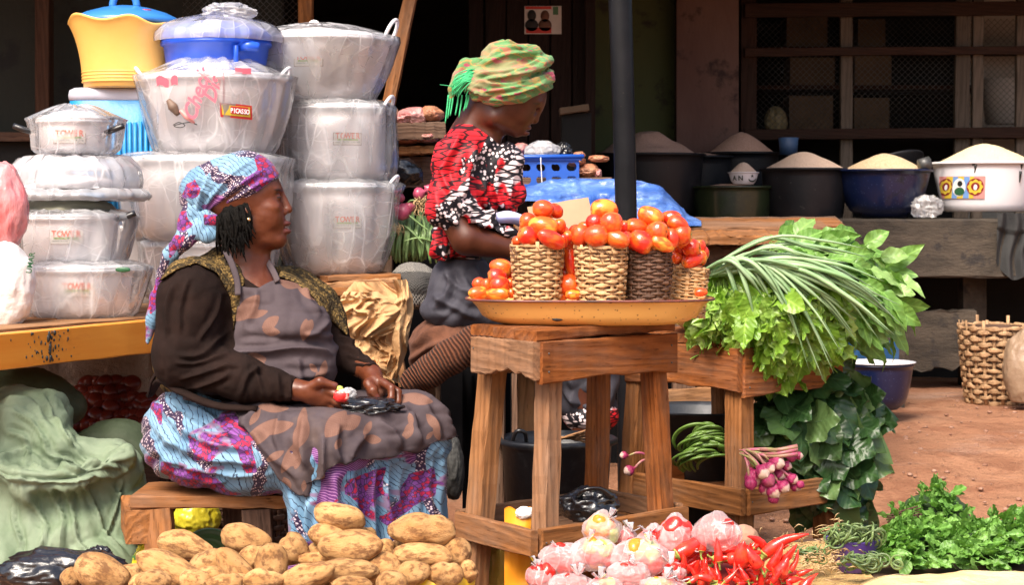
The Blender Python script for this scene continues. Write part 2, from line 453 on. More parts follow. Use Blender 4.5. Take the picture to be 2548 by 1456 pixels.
def film(name, tint=(.95, .95, .97), lo=.06, hi=.75, rough=.16, sc=9, st=(1, 1, .35), bst=1.0, spec=.8, glint=True):
    """thin clear plastic: see-through, whitish and glossy along its creases"""
    s = NB(name); co = s.co((st[0], st[1], st[2] * .8), warp=(.32, 3.2))
    ve = s.vor(co, sc * 2.6, 'DISTANCE_TO_EDGE'); vf = s.vor(co, sc * 2.6); v2 = s.vor(s.co((.5, .5, 1.2), rot=(20, 35, 0), warp=(.2, 4)), sc * 3.4, 'DISTANCE_TO_EDGE')
    n1 = s.noise(co, sc * 1.6, 4, .6, .2)
    cr = s.math('MAXIMUM', s.math('SUBTRACT', 1.0, s.step(ve.outputs[0], .0, .05)), s.math('MULTIPLY', s.math('SUBTRACT', 1.0, s.step(v2.outputs[0], .0, .035)), .55))
    n2 = s.noise(s.co((1, 1, 1)), sc * .9, 4, .6); sp = s.n('SeparateColor'); s.l(vf.outputs['Color'], sp.inputs[0])
    f = s.math('MULTIPLY_ADD', s.math('MULTIPLY', cr, s.step(n2, .44, .64)), (hi - lo) * .8, lo)
    f = s.math('ADD', f, s.math('MULTIPLY', s.math('MULTIPLY', s.step(sp.outputs[0], .70, .95), s.step(n1, .35, .7)), .28))
    lw = s.n('LayerWeight'); lw.inputs[0].default_value = .35
    f = s.math('ADD', f, s.math('MULTIPLY', s.math('POWER', lw.outputs['Facing'], 2.5), .30))
    f = s.math('MINIMUM', s.math('ADD', f, s.math('MULTIPLY', s.step(s.noise(s.co((1, 1, 1)), 2.2, 3), .5, .75), .07)), .95)
    s.base(tint); s.prin(rough=rough, spec=spec, coat=.3)
    hgt = s.math('ADD', s.math('MULTIPLY', vf.outputs[0], .8), s.math('MULTIPLY', n1, .8))
    nb = s.bump(hgt, bst, .012)
    tr = s.n('BsdfTransparent'); tl = s.n('BsdfTranslucent'); tl.inputs[0].default_value = (*tint, 1)
    m0 = s.n('MixShader'); m0.inputs[0].default_value = .35; s.l(s.b.outputs[0], m0.inputs[1]); s.l(tl.outputs[0], m0.inputs[2])
    mx = s.n('MixShader'); s.setin(mx, 0, f); s.l(tr.outputs[0], mx.inputs[1]); s.l(m0.outputs[0], mx.inputs[2])
    if not glint:
        s.l(mx.outputs[0], s.out.inputs[0]); return s.m
    fr = s.n('Fresnel'); fr.inputs[0].default_value = 1.5; s.l(nb, fr.inputs[1]); gl = s.n('BsdfGlossy'); gl.inputs['Roughness'].default_value = .12; s.l(nb, gl.inputs['Normal'])
    m2 = s.n('MixShader'); s.l(fr.outputs[0], m2.inputs[0]); s.l(mx.outputs[0], m2.inputs[1]); s.l(gl.outputs[0], m2.inputs[2])
    s.l(m2.outputs[0], s.out.inputs[0])
    return s.m
def leafm(name, c1, c2, c3, rough=.42, trans=.28, vein=.5, vs=60, back=1.25, gloss=.5):
    s = NB(name)
    r = s.oi.outputs['Random']
    c = s.mix(s.step(s.noise(s.co((1, 1, 1)), 18, 4), .3, .7), c1, c2)
    c = s.mix(s.math('MULTIPLY', s.step(r, .55, 1.0), .75), c, c3)
    # midrib and side veins from the leaf's own coordinates
    sp = s.n('SeparateXYZ'); s.l(s.tc.outputs['Object'], sp.inputs[0])
    ay = s.math('ABSOLUTE', sp.outputs[1])
    wv = s.math('SINE', s.math('MULTIPLY', s.math('SUBTRACT', sp.outputs[0], s.math('MULTIPLY', ay, .8)), vs * 6.28))
    side = s.math('MULTIPLY', s.step(wv, .86, .99), .35)
    mid = s.math('SUBTRACT', 1.0, s.step(ay, .0007, .0022))
    v = s.math('MULTIPLY', s.math('MAXIMUM', mid, side), vein)
    c = s.mix(v, c, tuple(min(1, 1.9 * q + .03) for q in c2))
    gm = s.n('NewGeometry')
    c = s.mix(s.math('MULTIPLY', gm.outputs['Backfacing'], .55), c, tuple(min(1, back * q + .06) for q in c2))
    s.base(c); s.prin(rough=rough, spec=gloss)
    s.bump(s.math('ADD', s.math('MULTIPLY', wv, .5), s.noise(s.co(), 90, 3)), .35, .002)
    tl = s.n('BsdfTranslucent'); s.l(s.mix(1.0, c, (.9, 1.0, .35), 'MULTIPLY'), tl.inputs[0])
    mx = s.n('MixShader'); mx.inputs[0].default_value = trans; s.l(s.b.outputs[0], mx.inputs[1]); s.l(tl.outputs[0], mx.inputs[2])
    s.l(mx.outputs[0], s.out.inputs[0]); return s.m

MT = {}
MT['wood_brown'] = wood('wood_brown', (.19, .070, .020), (.35, .145, .050), (.07, .036, .018))
MT['wood_red'] = wood('wood_red', (.19, .052, .012), (.34, .115, .030), (.055, .025, .012), dirt=.6)
MT['wood_light'] = wood('wood_light', (.28, .13, .055), (.42, .22, .10), (.12, .06, .03), dirt=.4)
MT['wood_grey'] = wood('wood_grey', (.11, .06, .038), (.20, .12, .08), (.05, .03, .02))
MT['wood_dark'] = wood('wood_dark', (.06, .03, .02), (.11, .06, .04), (.03, .018, .014), dirt=.5)
MT['dark_gap'] = mat('dark_gap', (.006, .006, .007), None, bst=0, rough=.95, spec=.1)
MT['alu'] = None
def _alu():
    s = NB('aluminium'); co = s.co((1, 1, 1))
    n = s.noise(s.co((4, 4, 60)), 5, 3)
    c = s.mix(s.step(s.noise(co, 7, 4), .3, .7), (.84, .82, .84), (.92, .90, .93))
    c = s.mix(s.math('MULTIPLY', s.step(s.noise(co, 3, 4), .55, .75), .3), c, (.62, .5, .5))
    s.base(c); s.prin(metal=.4, rough=s.math('MULTIPLY_ADD', n, .2, .34)); s.bump(n, .08, .002); return s.m
MT['alu'] = _alu()
MT['film'] = film('clear_film', lo=.24, hi=.95, sc=5)
MT['film_white'] = film('milky_film', (.93, .92, .95), lo=.45, hi=.95, sc=5)
MT['film_soft'] = film('soft_film', (.96, .95, .97), lo=.30, hi=.95, sc=5, st=(1, 1, .5))
def plastic(name, c, rough=.35, bst=.1, bs=30, c2=None, spec=.5, coat=0):
    return mat(name, c, c2, rough=rough, bst=bst, bs=bs, spec=spec, coat=coat)
MT['black_plastic'] = plastic('black_plastic', (.012, .012, .014), .3, .5, 25, spec=.6)
MT['black_film'] = plastic('black_bag_film', (.010, .010, .012), .22, .9, 40, spec=.8, coat=.3)
# ---------------------------------------------------------------- shared shapes
def crump(c, rad, seed, amp=.16, fs=2.2, sub=5, flat=None, low=.15, top=0):
    V, f = ICO[sub]; d = V.copy()
    r = 1 + amp * ridge(d * fs, seed, 4) + low * vn(d * 1.3, seed + 3)
    if top: r = r + top * np.clip(d[:, 2], 0, 1) ** 6
    V = d * r[:, None] * np.array(rad)
    if flat is not None: V[:, 2] = np.maximum(V[:, 2], -flat * rad[2])
    return V + np.array(c), f
def lump(c, rad, seed, amp=.12, fs=1.6, sub=4, rot=0, flat=None):
    V, f = ICO[sub]; r = 1 + amp * fbm(V * fs, seed, 3); V = V * r[:, None] * np.array(rad)
    if flat is not None: V[:, 2] = np.maximum(V[:, 2], -flat * rad[2])
    if rot: 
        m = np.array(Matrix.Rotation(rot, 3, 'Z')); V = V @ m.T
    return V + np.array(c), f
def boxvf(lo, hi, ch=.004):
    (x0, y0, z0), (x1, y1, z1) = lo, hi
    V, f = slab(x1 - x0, y1 - y0, z1 - z0, 0, nx=1, ch=ch, rough=0)
    return V + np.array([(x0 + x1) / 2, (y0 + y1) / 2, (z0 + z1) / 2]), f
def ORD(n): return ['first', 'second', 'third', 'fourth', 'fifth', 'sixth', 'seventh', 'eighth', 'ninth', 'tenth', 'eleventh', 'twelfth', 'thirteenth', 'fourteenth', 'fifteenth', 'sixteenth', 'seventeenth', 'eighteenth', 'nineteenth', 'twentieth'][min(n, 19)]
def rowlabel(items, noun, place, cat, group, rowh=.03):
    """items: (obj, x, z). Rows from the top, order from the left"""
    it = sorted(items, key=lambda q: -q[2]); rows = []
    for q in it:
        if rows and rows[-1][0][2] - q[2] < rowh: rows[-1].append(q)
        else: rows.append([q])
    for i, r_ in enumerate(rows):
        r_.sort(key=lambda q: q[1])
        rw = 'top' if i == 0 else ('bottom' if i == len(rows) - 1 else ORD(i))
        for j, (o, x, z) in enumerate(r_):
            nn = noun(o) if callable(noun) else noun
            if len(r_) == 1: lab = f'{nn} alone in the {rw} row, {place}'
            else: lab = f'{nn}, {ORD(j)} from left in {rw} row, {place}'
            T(o, lab, cat, group)

# ---------------------------------------------------------------- ground and building
def gz(y):
    t = min(max((y - 6.4) / 2.3, 0), 1); return .255 * t * t * (3 - 2 * t)
def ground():
    xs = np.concatenate([np.linspace(-60, -5, 12), np.linspace(-4.5, 5, 140), np.linspace(5.5, 60, 12)])
    ys = np.concatenate([np.linspace(-60, 2, 14), np.linspace(2.5, 12, 170), np.linspace(12.5, 60, 12)])
    X, Y = np.meshgrid(xs, ys, indexing='ij'); x, y = X.ravel(), Y.ravel()
    t = np.clip((y - 6.4) / 2.3, 0, 1); z = .255 * t * t * (3 - 2 * t)
    p = np.stack([x * 1.6, y * 1.6, x * 0], 1)
    inn = (np.abs(x) < 6) & (y > 2) & (y < 12)
    z = z + inn * (.018 * vn(p, 1) + .008 * ridge(p * 3, 2, 3) + .004 * vn(p * 9, 3)) - .01
    i, j = np.meshgrid(np.arange(len(xs) - 1), np.arange(len(ys) - 1), indexing='ij'); a = (i * len(ys) + j).ravel(); n = len(ys)
    s = NB('red_soil'); co = s.co((1, 1, 1), rnd=False)
    c = s.mix(s.step(s.noise(co, 1.3, 6, .6), .35, .65), (.42, .195, .11), (.54, .28, .165))
    c = s.mix(s.math('MULTIPLY', s.step(s.noise(s.co((.6, 1.8, 1), rnd=False), 2.2, 6, .65), .56, .68), .55), c, (.50, .34, .27))
    c = s.mix(s.math('MULTIPLY', s.step(s.noise(co, 14, 5, .7), .55, .7), .5), c, (.22, .10, .06))
    v = s.vor(co, 45); c = s.mix(s.math('MULTIPLY', s.math('SUBTRACT', 1.0, s.step(v.outputs[0], .12, .25)), .35), c, (.16, .08, .05))
    c = s.mix(s.math('MULTIPLY', s.step(s.noise(co, 3.2, 7, .7), .50, .60), .45), c, (.24, .085, .045)); s.base(c); s.prin(rough=.9, spec=.12); s.bump(s.math('ADD', s.noise(co, 34, 9, .75), s.math('MULTIPLY', s.noise(co, 6, 5), 2.5)), 1.0, .03)
    ST(mk('ground', np.stack([x, y, z], 1), np.stack([a, a + n, a + n + 1, a + 1], 1), s.m, origin=False))
ground()
_r = rng(71); _pb = []
for _i in range(420):
    _y = _r.uniform(6.0, 9.6); _px = _r.uniform(1880, 2620); _x = (_px - CX) * _y / F; _s = _r.choice([.003, .004, .005, .007, .011]); _V, _f = ICO[2]
    _pb.append((_V * (1 + .3 * vn(_V * 2 + _i, 2))[:, None] * np.array([_s, _s, _s * .6]) + np.array([_x, _y, gz(_y) - .004]), [tuple(k) for k in _f]))
_o = STUFF(mk('pebbles', *join(*_pb), mat('pebble', (.20, .09, .055), (.34, .20, .14), sc=30, rough=.9, bst=.2))); T(_o, 'small stones and crumbs of earth scattered over the red soil', 'pebbles')
MT['conc'] = mat('stained_concrete', (.028, .021, .015), (.075, .056, .04), sc=5, rough=.9, bs=35, bst=.6, bd=.01, stretch=(1, 1, 2.5), spots=((.025, .02, .018), 11, .55, .66))
def patchwall(name, c1, c2, c3, sc=3):
    return mat(name, c1, c2, sc=sc, rough=.9, bs=25, bst=.4, bd=.01, stretch=(1, 1, .35), spots=(c3, 5, .56, .66), detail=8)
MT['olive'] = patchwall('olive_paint', (.055, .068, .026), (.07, .085, .032), (.03, .03, .02))
MT['dgreen'] = patchwall('dark_green_paint', (.010, .012, .009), (.014, .016, .012), (.006, .006, .006))
MT['pink'] = patchwall('peeling_pink_paint', (.10, .05, .042), (.135, .075, .06), (.035, .02, .018), 4)
MT['door'] = wood('door_wood', (.014, .0065, .005), (.02, .010, .008), None)
MT['shade'] = mat('dark_interior', (.005, .0055, .006), (.008, .008, .008), rough=.95, bst=.1)  # shade inside the building is put into this near-black colour
def block(name, lo, hi, m, kind=None, parent=None, ch=.004):
    o = mk(name, *boxvf(lo, hi, ch), m, parent, smooth=False)
    if kind: o['kind'] = kind
    return o
# market building; unseen roof slabs and side walls added to darken the back
block('shade_roof', (-6, 7.45, 2.42), (1.25, 13.2, 2.50), MT['shade'], 'structure')
block('shade_roof', (1.256, 9.75, 2.42), (6.5, 13.2, 2.50), MT['shade'], 'structure')  # unseen slab, edge set back to let sun onto the grain
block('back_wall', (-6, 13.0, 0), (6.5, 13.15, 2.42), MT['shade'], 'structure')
block('shade_wall_left', (-6.1, 8.3, 0), (-6.0, 13.0, 2.42), MT['shade'], 'structure')
block('shade_wall_right', (6.5, 8.3, 0), (6.6, 13.0, 2.42), MT['shade'], 'structure')
def X(px, D): return (px - CX) * D / F
def Z(py, D): return H - (py - HY) * D / F
block('green_wall', (-4.5, 8.75, 0), (X(700, 8.75), 8.85, 2.42), MT['dgreen'], 'structure')
block('olive_wall', (X(1478, 10.9), 10.9, 0), (X(1700, 10.9), 11.0, 2.42), MT['olive'], 'structure')
block('pink_pillar', (X(1684, 10.75), 10.75, 0), (X(1838, 10.75), 11.02, 2.42), MT['pink'], 'structure', ch=.012)
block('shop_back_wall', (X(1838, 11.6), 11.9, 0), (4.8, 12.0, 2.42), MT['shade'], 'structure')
# timber post and rail of the green wall
def wthing(name, label, cat, a, b, W, Tk, m, up=(0, 0, 1), seed=0, **k):
    o = board(name, a, b, W, Tk, m, None, up, seed, **k); T(o, label, cat, k.get('group')); return o
wthing('timber_post', 'dark reddish timber post standing against the green wall behind the yellow container', 'post', (X(112, 8.6), 8.6, .1), (X(110, 8.6), 8.6, 2.38), .09, .06, wood('post_brown', (.05, .022, .013), (.075, .035, .02)), up=(1, 0, 0), seed=1)
wthing('timber_rail', 'thin timber rail on the dark wall above the red plastic bag', 'rail', (-3, 8.6, Z(340, 8.6)), (X(92, 8.6), 8.6, Z(340, 8.6)), .03, .04, MT['wood_dark'], seed=2)
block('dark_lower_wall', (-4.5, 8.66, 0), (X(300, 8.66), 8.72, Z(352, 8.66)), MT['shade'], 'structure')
# wire net behind the blue food warmer and the post beside it
def net(name, x0, x1, z0, z1, y, step, r, m, parent=None):
    parts = []
    w_, h_ = x1 - x0, z1 - z0; k = -h_
    while k < w_:
        for s_ in (1, -1):
            a = max(0, k); b = min(w_, k + h_)
            if b - a > 1e-3:
                za, zb = a - k, b - k
                if s_ < 0: za, zb = h_ - za, h_ - zb
                n = 6
                parts.append(tube([(x0 + a, y + .0012 * s_, z0 + za), (x0 + b, y + .0012 * s_, z0 + zb)], r, 3, 3, smoothp=True))
        k += step
    return STUFF(mk(name, *join(*parts), m, parent))
MT['wire'] = mat('dull_wire', (.10, .10, .10), None, rough=.5, metal=.6, bst=0)
pn = thing('wire_net_panel', 'dark wire net panel hanging behind the blue food warmer', 'net panel', (X(600, 8.5), 8.5, .9))
net('wire_mesh', X(455, 8.5), X(745, 8.5), Z(330, 8.5), 2.3, 8.5, .028, .0016, MT['wire'], pn)
board('frame_rail', (X(455, 8.5), 8.52, Z(335, 8.5)), (X(745, 8.5), 8.52, Z(335, 8.5)), .03, .04, MT['wood_dark'], pn)
wthing('timber_post', 'upright brown timber post at the edge of the dark doorway behind the cooking pots', 'post', (X(758, 8.4), 8.4, 0), (X(762, 8.4), 8.4, 2.4), .078, .06, MT['wood_brown'], up=(1, 0, 0), seed=4)
wthing('leaning_post', 'weathered brown timber post leaning beside the aluminium pot stack', 'post', (X(915, 7.9), 7.9, Z(520, 7.9)), (X(1035, 7.9), 7.95, Z(-90, 7.9)), .075, .05, MT['wood_brown'], up=(.9, 0, .3), seed=5, nx=20, rough=.004)
# dark doorway leaf with its poster
dr = thing('timber_door', 'dark brown boarded door with a poster in the middle of the building', 'door', (X(1340, 9.6), 9.6, 0))
x0, x1 = X(1205, 9.6), X(1478, 9.6); n = 5
for i in range(n):
    a, b = x0 + (x1 - x0) * i / n, x0 + (x1 - x0) * (i + 1) / n
    inst('plank', mesh('plank', *slab(2.3, b - a - .006, .03, i, nx=6, rough=.001), MT['door'], False), frame((( a + b) / 2, 9.62, .05), ((a + b) / 2, 9.62, 2.35), (0, -1, 0)), dr)
board('frame_post', (x0 - .04, 9.6, .02), (x0 - .04, 9.6, 2.4), .07, .08, MT['door'], dr, up=(0, -1, 0))
board('frame_post', (x1 - .02, 9.58, .02), (x1 - .02, 9.58, 2.4), .05, .08, MT['door'], dr, up=(0, -1, 0))
def flatmesh(pts, y): return [(p[0], y, p[1]) for p in pts]
def card(name, x0, x1, z0, z1, y, m, parent, t=.002): return mk(name, *boxvf((x0, y - t, z0), (x1, y, z1), .0004), m, parent, smooth=False)
MT['paper'] = mat('poster_paper', (.42, .36, .33), (.5, .45, .42), rough=.8, bst=.1)
MT['p_red'] = mat('poster_red', (.45, .04, .03), None, bst=0, rough=.8)
MT['p_green'] = mat('poster_green', (.06, .14, .07), None, bst=0, rough=.8)
MT['p_dark'] = mat('poster_dark', (.02, .015, .015), None, bst=0, rough=.8)
MT['p_skin'] = mat('poster_skin', (.12, .05, .03), None, bst=0, rough=.8)
def text(name, s, loc, size, m, parent, rot=(90, 0, 0), ext=.0004, ax='CENTER', shear=0, sx=1):
    cu = bpy.data.curves.new(name, 'FONT'); cu.body = s; cu.size = size; cu.extrude = ext; cu.offset = size * .022; cu.align_x = ax; cu.align_y = 'CENTER'; cu.shear = shear
    cu.resolution_u = 3; cu.materials.append(m)
    o = bpy.data.objects.new(name, cu); COL.objects.link(o)
    M = Matrix.Translation(loc) @ Euler([R(a) for a in rot]).to_matrix().to_4x4() @ Matrix.Diagonal((sx, 1, 1, 1))
    me = bpy.data.meshes.new_from_object(o); bpy.data.objects.remove(o); bpy.data.curves.remove(cu)
    return inst(name, me, M, parent)
def disc(cx, cz, rx, rz, y, t=.0015, n=20):
    V, f = lathe([(1, 0), (1, t)], n); V = V * np.array([rx, rz, 1]); V = V[:, [0, 2, 1]]; V[:, 1] *= -1
    return V + np.array([cx, y, cz]), f
yy = 9.60; ps = thing('poster', 'faded political poster with two portrait heads pasted on the door', 'poster', (X(1350, yy), yy, Z(82, yy)))
card('sheet', X(1305, yy), X(1397, yy), Z(84, yy), Z(14, yy), yy, MT['paper'], ps)
card('banner', X(1307, yy), X(1372, yy), Z(22, yy), Z(15, yy), yy - .0025, MT['p_red'], ps)
card('banner', X(1309, yy), X(1372, yy), Z(82, yy), Z(68, yy), yy - .0025, MT['p_red'], ps)
card('side_strip', X(1376, yy), X(1389, yy), Z(36, yy), Z(16, yy), yy - .0025, MT['p_green'], ps)
text('lettering', '2A', (X(1340, yy), yy - .003, Z(19, yy)), .026, MT['paper'], ps)
for cx_, cz_, mm in ((1323, 38, 'p_dark'), (1356, 39, 'p_skin')):
    mk('portrait', *join(disc(X(cx_, yy), Z(cz_, yy), .021, .028, yy - .003), disc(X(cx_, yy), Z(62, yy), .032, .03, yy - .003)), MT[mm], ps)
# ---------------------------------------------------------------- shop front: rails, posts, netting, cartons
sf = thing('shop_front_frame', 'dark timber shelving frame closed with chicken wire above the grain basins', 'shop front', (X(2200, 10.9), 10.9, .9))
D = 10.9
MT['frame_w'] = wood('shop_frame_wood', (.028, .012, .008), (.042, .019, .013)); MT['frame_l'] = wood('pale_frame_wood', (.09, .07, .055), (.13, .10, .08))
for a, b, wd, mm in ((1862, 1862, 40, 'frame_w'), (2105, 2105, 30, 'frame_l'), (2389, 2396, 36, 'frame_l'), (2428, 2434, 26, 'frame_l'), (2536, 2540, 22, 'frame_l')):
    board('frame_post', (X(a, D), D, 1.0), (X(b, D), D, 2.4), wd * D / F, .05, MT[mm], sf, up=(0, -1, 0), seed=a)
for y_, t_ in ((28, 34), (132, 20), (336, 26)):
    board('rail', (X(1850, D), D - .055, Z(y_, D)), (X(2800, D), D - .055, Z(y_ - 8, D)), .04, t_ * D / F, MT['frame_w'], sf, seed=y_, rough=.003)
net('wire_mesh', X(1880, D), X(2700, D), Z(325, D), 2.2, D + .04, .034, .0013, MT['wire'], sf)
MT['carton'] = mat('carton', (.07, .045, .027), (.10, .065, .04), rough=.9, bst=.1, vary=.5)
sh = thing('shelf_rack', 'dark shelves holding cartons inside the shop', 'shelf', (X(2100, 11.6), 11.6, 1.0))
for y_ in (338, 222, 128):
    board('shelf', (X(1850, 11.6), 11.6, Z(y_, 11.6)), (X(2750, 11.6), 11.6, Z(y_, 11.6)), .4, .025, MT['frame_w'], sh)
for i, (a, b, c, d, lab) in enumerate(((1952, 2052, 45, 122, 'large brown carton on the upper shop shelf'), (2128, 2195, 50, 122, 'small brown carton on the upper shop shelf'), (1960, 2070, 145, 215, 'flat brown carton on the middle shop shelf'),
        (2120, 2210, 140, 215, 'square brown carton on the middle shop shelf beside the pale post'), (1958, 2066, 240, 328, 'tall brown carton on the lowest shop shelf'), (2118, 2205, 245, 328, 'wide brown carton on the lowest shop shelf beside the pale post'))):
    T(block('carton', (X(a, 11.55), 11.45, Z(d, 11.55)), (X(b, 11.55), 11.7, Z(c, 11.55)), MT['carton']), lab, 'box', 'cartons on the shop shelves')
o = mk('rice_sack', *crump((X(1930, 11.4), 11.4, Z(300, 11.4)), (.06, .06, .075), 5, flat=.9), mat('pale_sack', (.3, .24, .12), (.22, .18, .1)))
T(o, 'small pale yellow sack standing on the lowest shop shelf', 'sack')
MT['window_pale'] = mat('pale_back_wall', (.30, .27, .23), (.36, .33, .29), bst=.1)
block('pale_wall', (X(2405, 11.8), 11.78, 1.0), (X(2530, 11.8), 11.88, 2.4), MT['window_pale'], 'structure')
bk = thing('bucket', 'off-white plastic bucket on a shelf behind the chicken wire', 'bucket', (X(2500, 11.5), 11.5, Z(310, 11.5)))
mk('body', *lathe([(.10, 0), (.125, .24), (.13, .245), (.13, .255), (.12, .255), (.095, .01)], 32, (X(2497, 11.3), 11.3, Z(308, 11.3))), mat('dull_white', (.33, .31, .29), (.4, .38, .36), bst=.1), bk)
mk('handle', *tube([(X(2497, 11.3) + .13 * math.cos(t), 11.3 - .03, Z(205, 11.3) - .1 * math.sin(t)) for t in np.linspace(0, math.pi, 9)], .003, 6, 2), MT['wire'], bk)
# ---------------------------------------------------------------- concrete ledge
LY, LZ = 9.75, 1.10
lg = thing('concrete_ledge', 'long stained concrete ledge carrying the basins of grain', 'ledge', (2.5, LY, .8))
mk('slab', *xf(slab(3.6, .9, .29, 3, nx=40, ch=.01, rough=.006), Matrix.Translation((X(2075, LY) + 1.8, LY + .45, LZ - .145))), MT['conc'], lg, False)
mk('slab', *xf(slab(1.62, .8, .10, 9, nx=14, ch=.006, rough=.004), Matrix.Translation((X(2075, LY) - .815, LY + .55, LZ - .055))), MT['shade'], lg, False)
for a in (2115, 2460, 2760):
    board('leg', (X(a, LY), LY + .35, .1), (X(a, LY), LY + .35, LZ - .29), .12, .12, MT['conc'], lg, up=(0, -1, 0))
for a in (1560, 1850):
    board('leg', (X(a, LY), LY + .5, .1), (X(a, LY), LY + .5, LZ - .1), .1, .1, MT['conc'], lg, up=(0, -1, 0))
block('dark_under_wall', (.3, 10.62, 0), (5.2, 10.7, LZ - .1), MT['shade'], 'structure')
o = mk('concrete_block', *xf(slab(.40, .08, .30, 5, nx=12, rough=.012, edge=lambda t: .05 * math.sin(t * 9) ** 2 * t), frame((X(2238, 9.9), 9.9, Z(850, 9.9)), (X(2412, 9.9), 9.86, Z(845, 9.9)))), MT['conc'], None, False)
T(o, 'upright slab of broken concrete leaning under the ledge behind the blue basin', 'slab')
# ---------------------------------------------------------------- grain basins
def grainm(name, c1, c2, c3):
    s = NB(name); co = s.co((1, 1, 1)); v = s.vor(co, 190)
    c = s.mix(v.outputs['Color'], c1, c2); c = s.mix(s.math('MULTIPLY', s.step(s.noise(co, 160, 2), .55, .7), .6), c, c3)
    s.base(c); s.prin(rough=.8, spec=.2); s.bump(v.outputs[0], .8, .006); return s.m
MT['g_pink'] = grainm('pinkish_flour', (.62, .44, .33), (.72, .54, .42), (.44, .29, .2))
MT['g_brown'] = grainm('brown_garri', (.46, .28, .21), (.56, .36, .28), (.33, .2, .14))
MT['g_tan'] = grainm('tan_rice', (.56, .40, .24), (.74, .56, .36), (.3, .2, .1))
MT['g_gold'] = grainm('golden_grain', (.80, .62, .36), (.88, .72, .46), (.6, .42, .22))
def enamel(name, c, chip=(.02, .015, .012), speck=None, lo=.66, hi=.7, rough=.3):
    s = NB(name); co = s.co((1, 1, 1)); k = s.step(s.noise(co, 6, 7, .7), lo, hi)
    cc = c
    if speck:
        v = s.vor(co, 70); cc = s.mix(s.math('SUBTRACT', 1.0, s.step(v.outputs[0], .10, .2)), c, speck)
    s.base(s.mix(k, cc, chip)); s.prin(rough=s.math('MULTIPLY_ADD', k, .5, rough), spec=.5, coat=.2)
    s.bump(s.math('SUBTRACT', s.noise(co, 12, 3), k), .15, .004); return s.m
MT['tub_black'] = mat('black_tub', (.005, .006, .009), (.014, .014, .017), spec=.3, rough=.45, bs=20, bst=.3, spots=((.06, .06, .06), 30, .66, .75))
MT['en_blue'] = enamel('blue_enamel', (.004, .010, .045), (.003, .004, .008), (.05, .07, .15), .55, .66)
MT['en_white'] = enamel('white_enamel', (.72, .70, .74), (.03, .02, .02), lo=.69, hi=.71)
MT['en_green'] = enamel('green_tub', (.018, .028, .012), (.008, .009, .006), (.05, .07, .03), .5, .7)
def tub(name, label, cat, px, D, yr, yb, rt, rb, m, heap=None, peak=None, hr=.93, seed=0, lip=.012, hx=0, sy=1, belly=.5, grp=None, extra=None, hm=None, ha=.03):
    k = D / F; cx, zr, zb = X(px, D), Z(yr, D), Z(yb, D); hgt = zr - zb; rt *= k; rb *= k
    t = thing(name, label, cat, (cx, D, zb), grp)
    pr = [(rb * .9, 0), (rb, .008)]
    for i in range(1, 9):
        q = i / 8; pr.append((rb + (rt - rb) * q ** belly, .008 + (hgt - .008) * q))
    pr += [(rt + lip, hgt - .002), (rt + lip * 1.2, hgt + lip * .35), (rt + lip, hgt + lip * .9), (rt - .003, hgt + lip * .6)]
    pr += [(rt * .97 - .004, hgt - .02), (rb * .95, .03), (rb * .5, .022)]
    mk('body', *lathe(pr, 64, (cx, D, zb), sy=sy), m, t)
    if heap:
        pk = Z(peak, D) - zr; R0 = rt * hr
        rr = np.linspace(1, 0, 22); prof = [(R0 * q, (1 - q) ** 1.0 * pk * (1.0 if q > .25 else 1)) for q in rr]
        prof = [(R0 * q, pk * (1 - (q ** 1.15)) * (1 - .12 * math.exp(-(q / .22) ** 2)) ) for q in rr]
        def fn(V):
            n_ = vn(V * 14, seed) * ha * .5 + vn(V * 40, seed + 1) * ha * .12; e = np.hypot(V[:, 0], V[:, 1]) / R0
            V = V.copy(); V[:, 2] += n_ * (1 - e ** 3) * pk * 3; V[:, 0] += hx * V[:, 2]; return V
        V, f = lathe(prof[:-1], 72, (0, 0, 0), cap0=False, fn=fn); V = V + np.array([cx, D, zr + .001])
        ho = mk('grain_heap', V, f, heap); T(ho, hm or f'heap of grain filling the {label}', 'grain', 'heaps of grain in the basins')
    return t
tub('grain_tub', 'wide black tub of brown meal standing behind the black pole', 'tub', 1610, 10.15, 388, 545, 140, 115, MT['tub_black'], MT['g_brown'], 318, seed=1, hm='tall cone of brown meal rising behind the black pole', ha=.06)
tub('grain_tub', 'low dark tub half hidden at the foot of the pink pillar', 'tub', 1740, 10.5, 393, 540, 85, 70, MT['tub_black'], MT['g_brown'], 378, seed=2, hm='shallow brown heap at the foot of the pink pillar')
tub('grain_tub', 'dark tub in deep shade between the pillar and the shelves', 'tub', 1845, 10.6, 384, 500, 92, 75, MT['tub_black'], MT['g_brown'], 322, seed=3, hm='dim cone of meal in deep shade between pillar and shelves')
tub('grain_tub', 'greenish speckled tub standing under the small white bowl', 'tub', 1822, 10.05, 468, 555, 98, 90, MT['en_green'], MT['g_brown'], 455, seed=4, hr=.96, hm='level brown meal filling the greenish speckled tub')
bw = tub('white_bowl', 'small white enamel bowl with black letters and a crescent and star', 'bowl', 1850, 9.98, 430, 459, 37, 27, MT['en_white'], MT['g_pink'], 400, seed=5, lip=.004, belly=.6, hm='small peak of pink flour in the lettered white bowl')
MT['ink'] = mat('black_print', (.012, .02, .012), None, bst=0)
D = 9.98; rb_ = 35 * D / F
def oncyl(px, cx, D, rad):
    dx = X(px, D) - X(cx, D); dx = max(-rad * .95, min(rad * .95, dx)); return D - math.sqrt(rad * rad - dx * dx), math.degrees(math.asin(dx / rad))
for ch_, px_ in (('A', 1825), ('N', 1839)):
    y_, an = oncyl(px_, 1850, D, rb_ * .99); text('lettering', ch_, (X(px_, D), y_ - .003, Z(444, D)), .034, MT['ink'], bw, rot=(96, 0, an))
mo = []
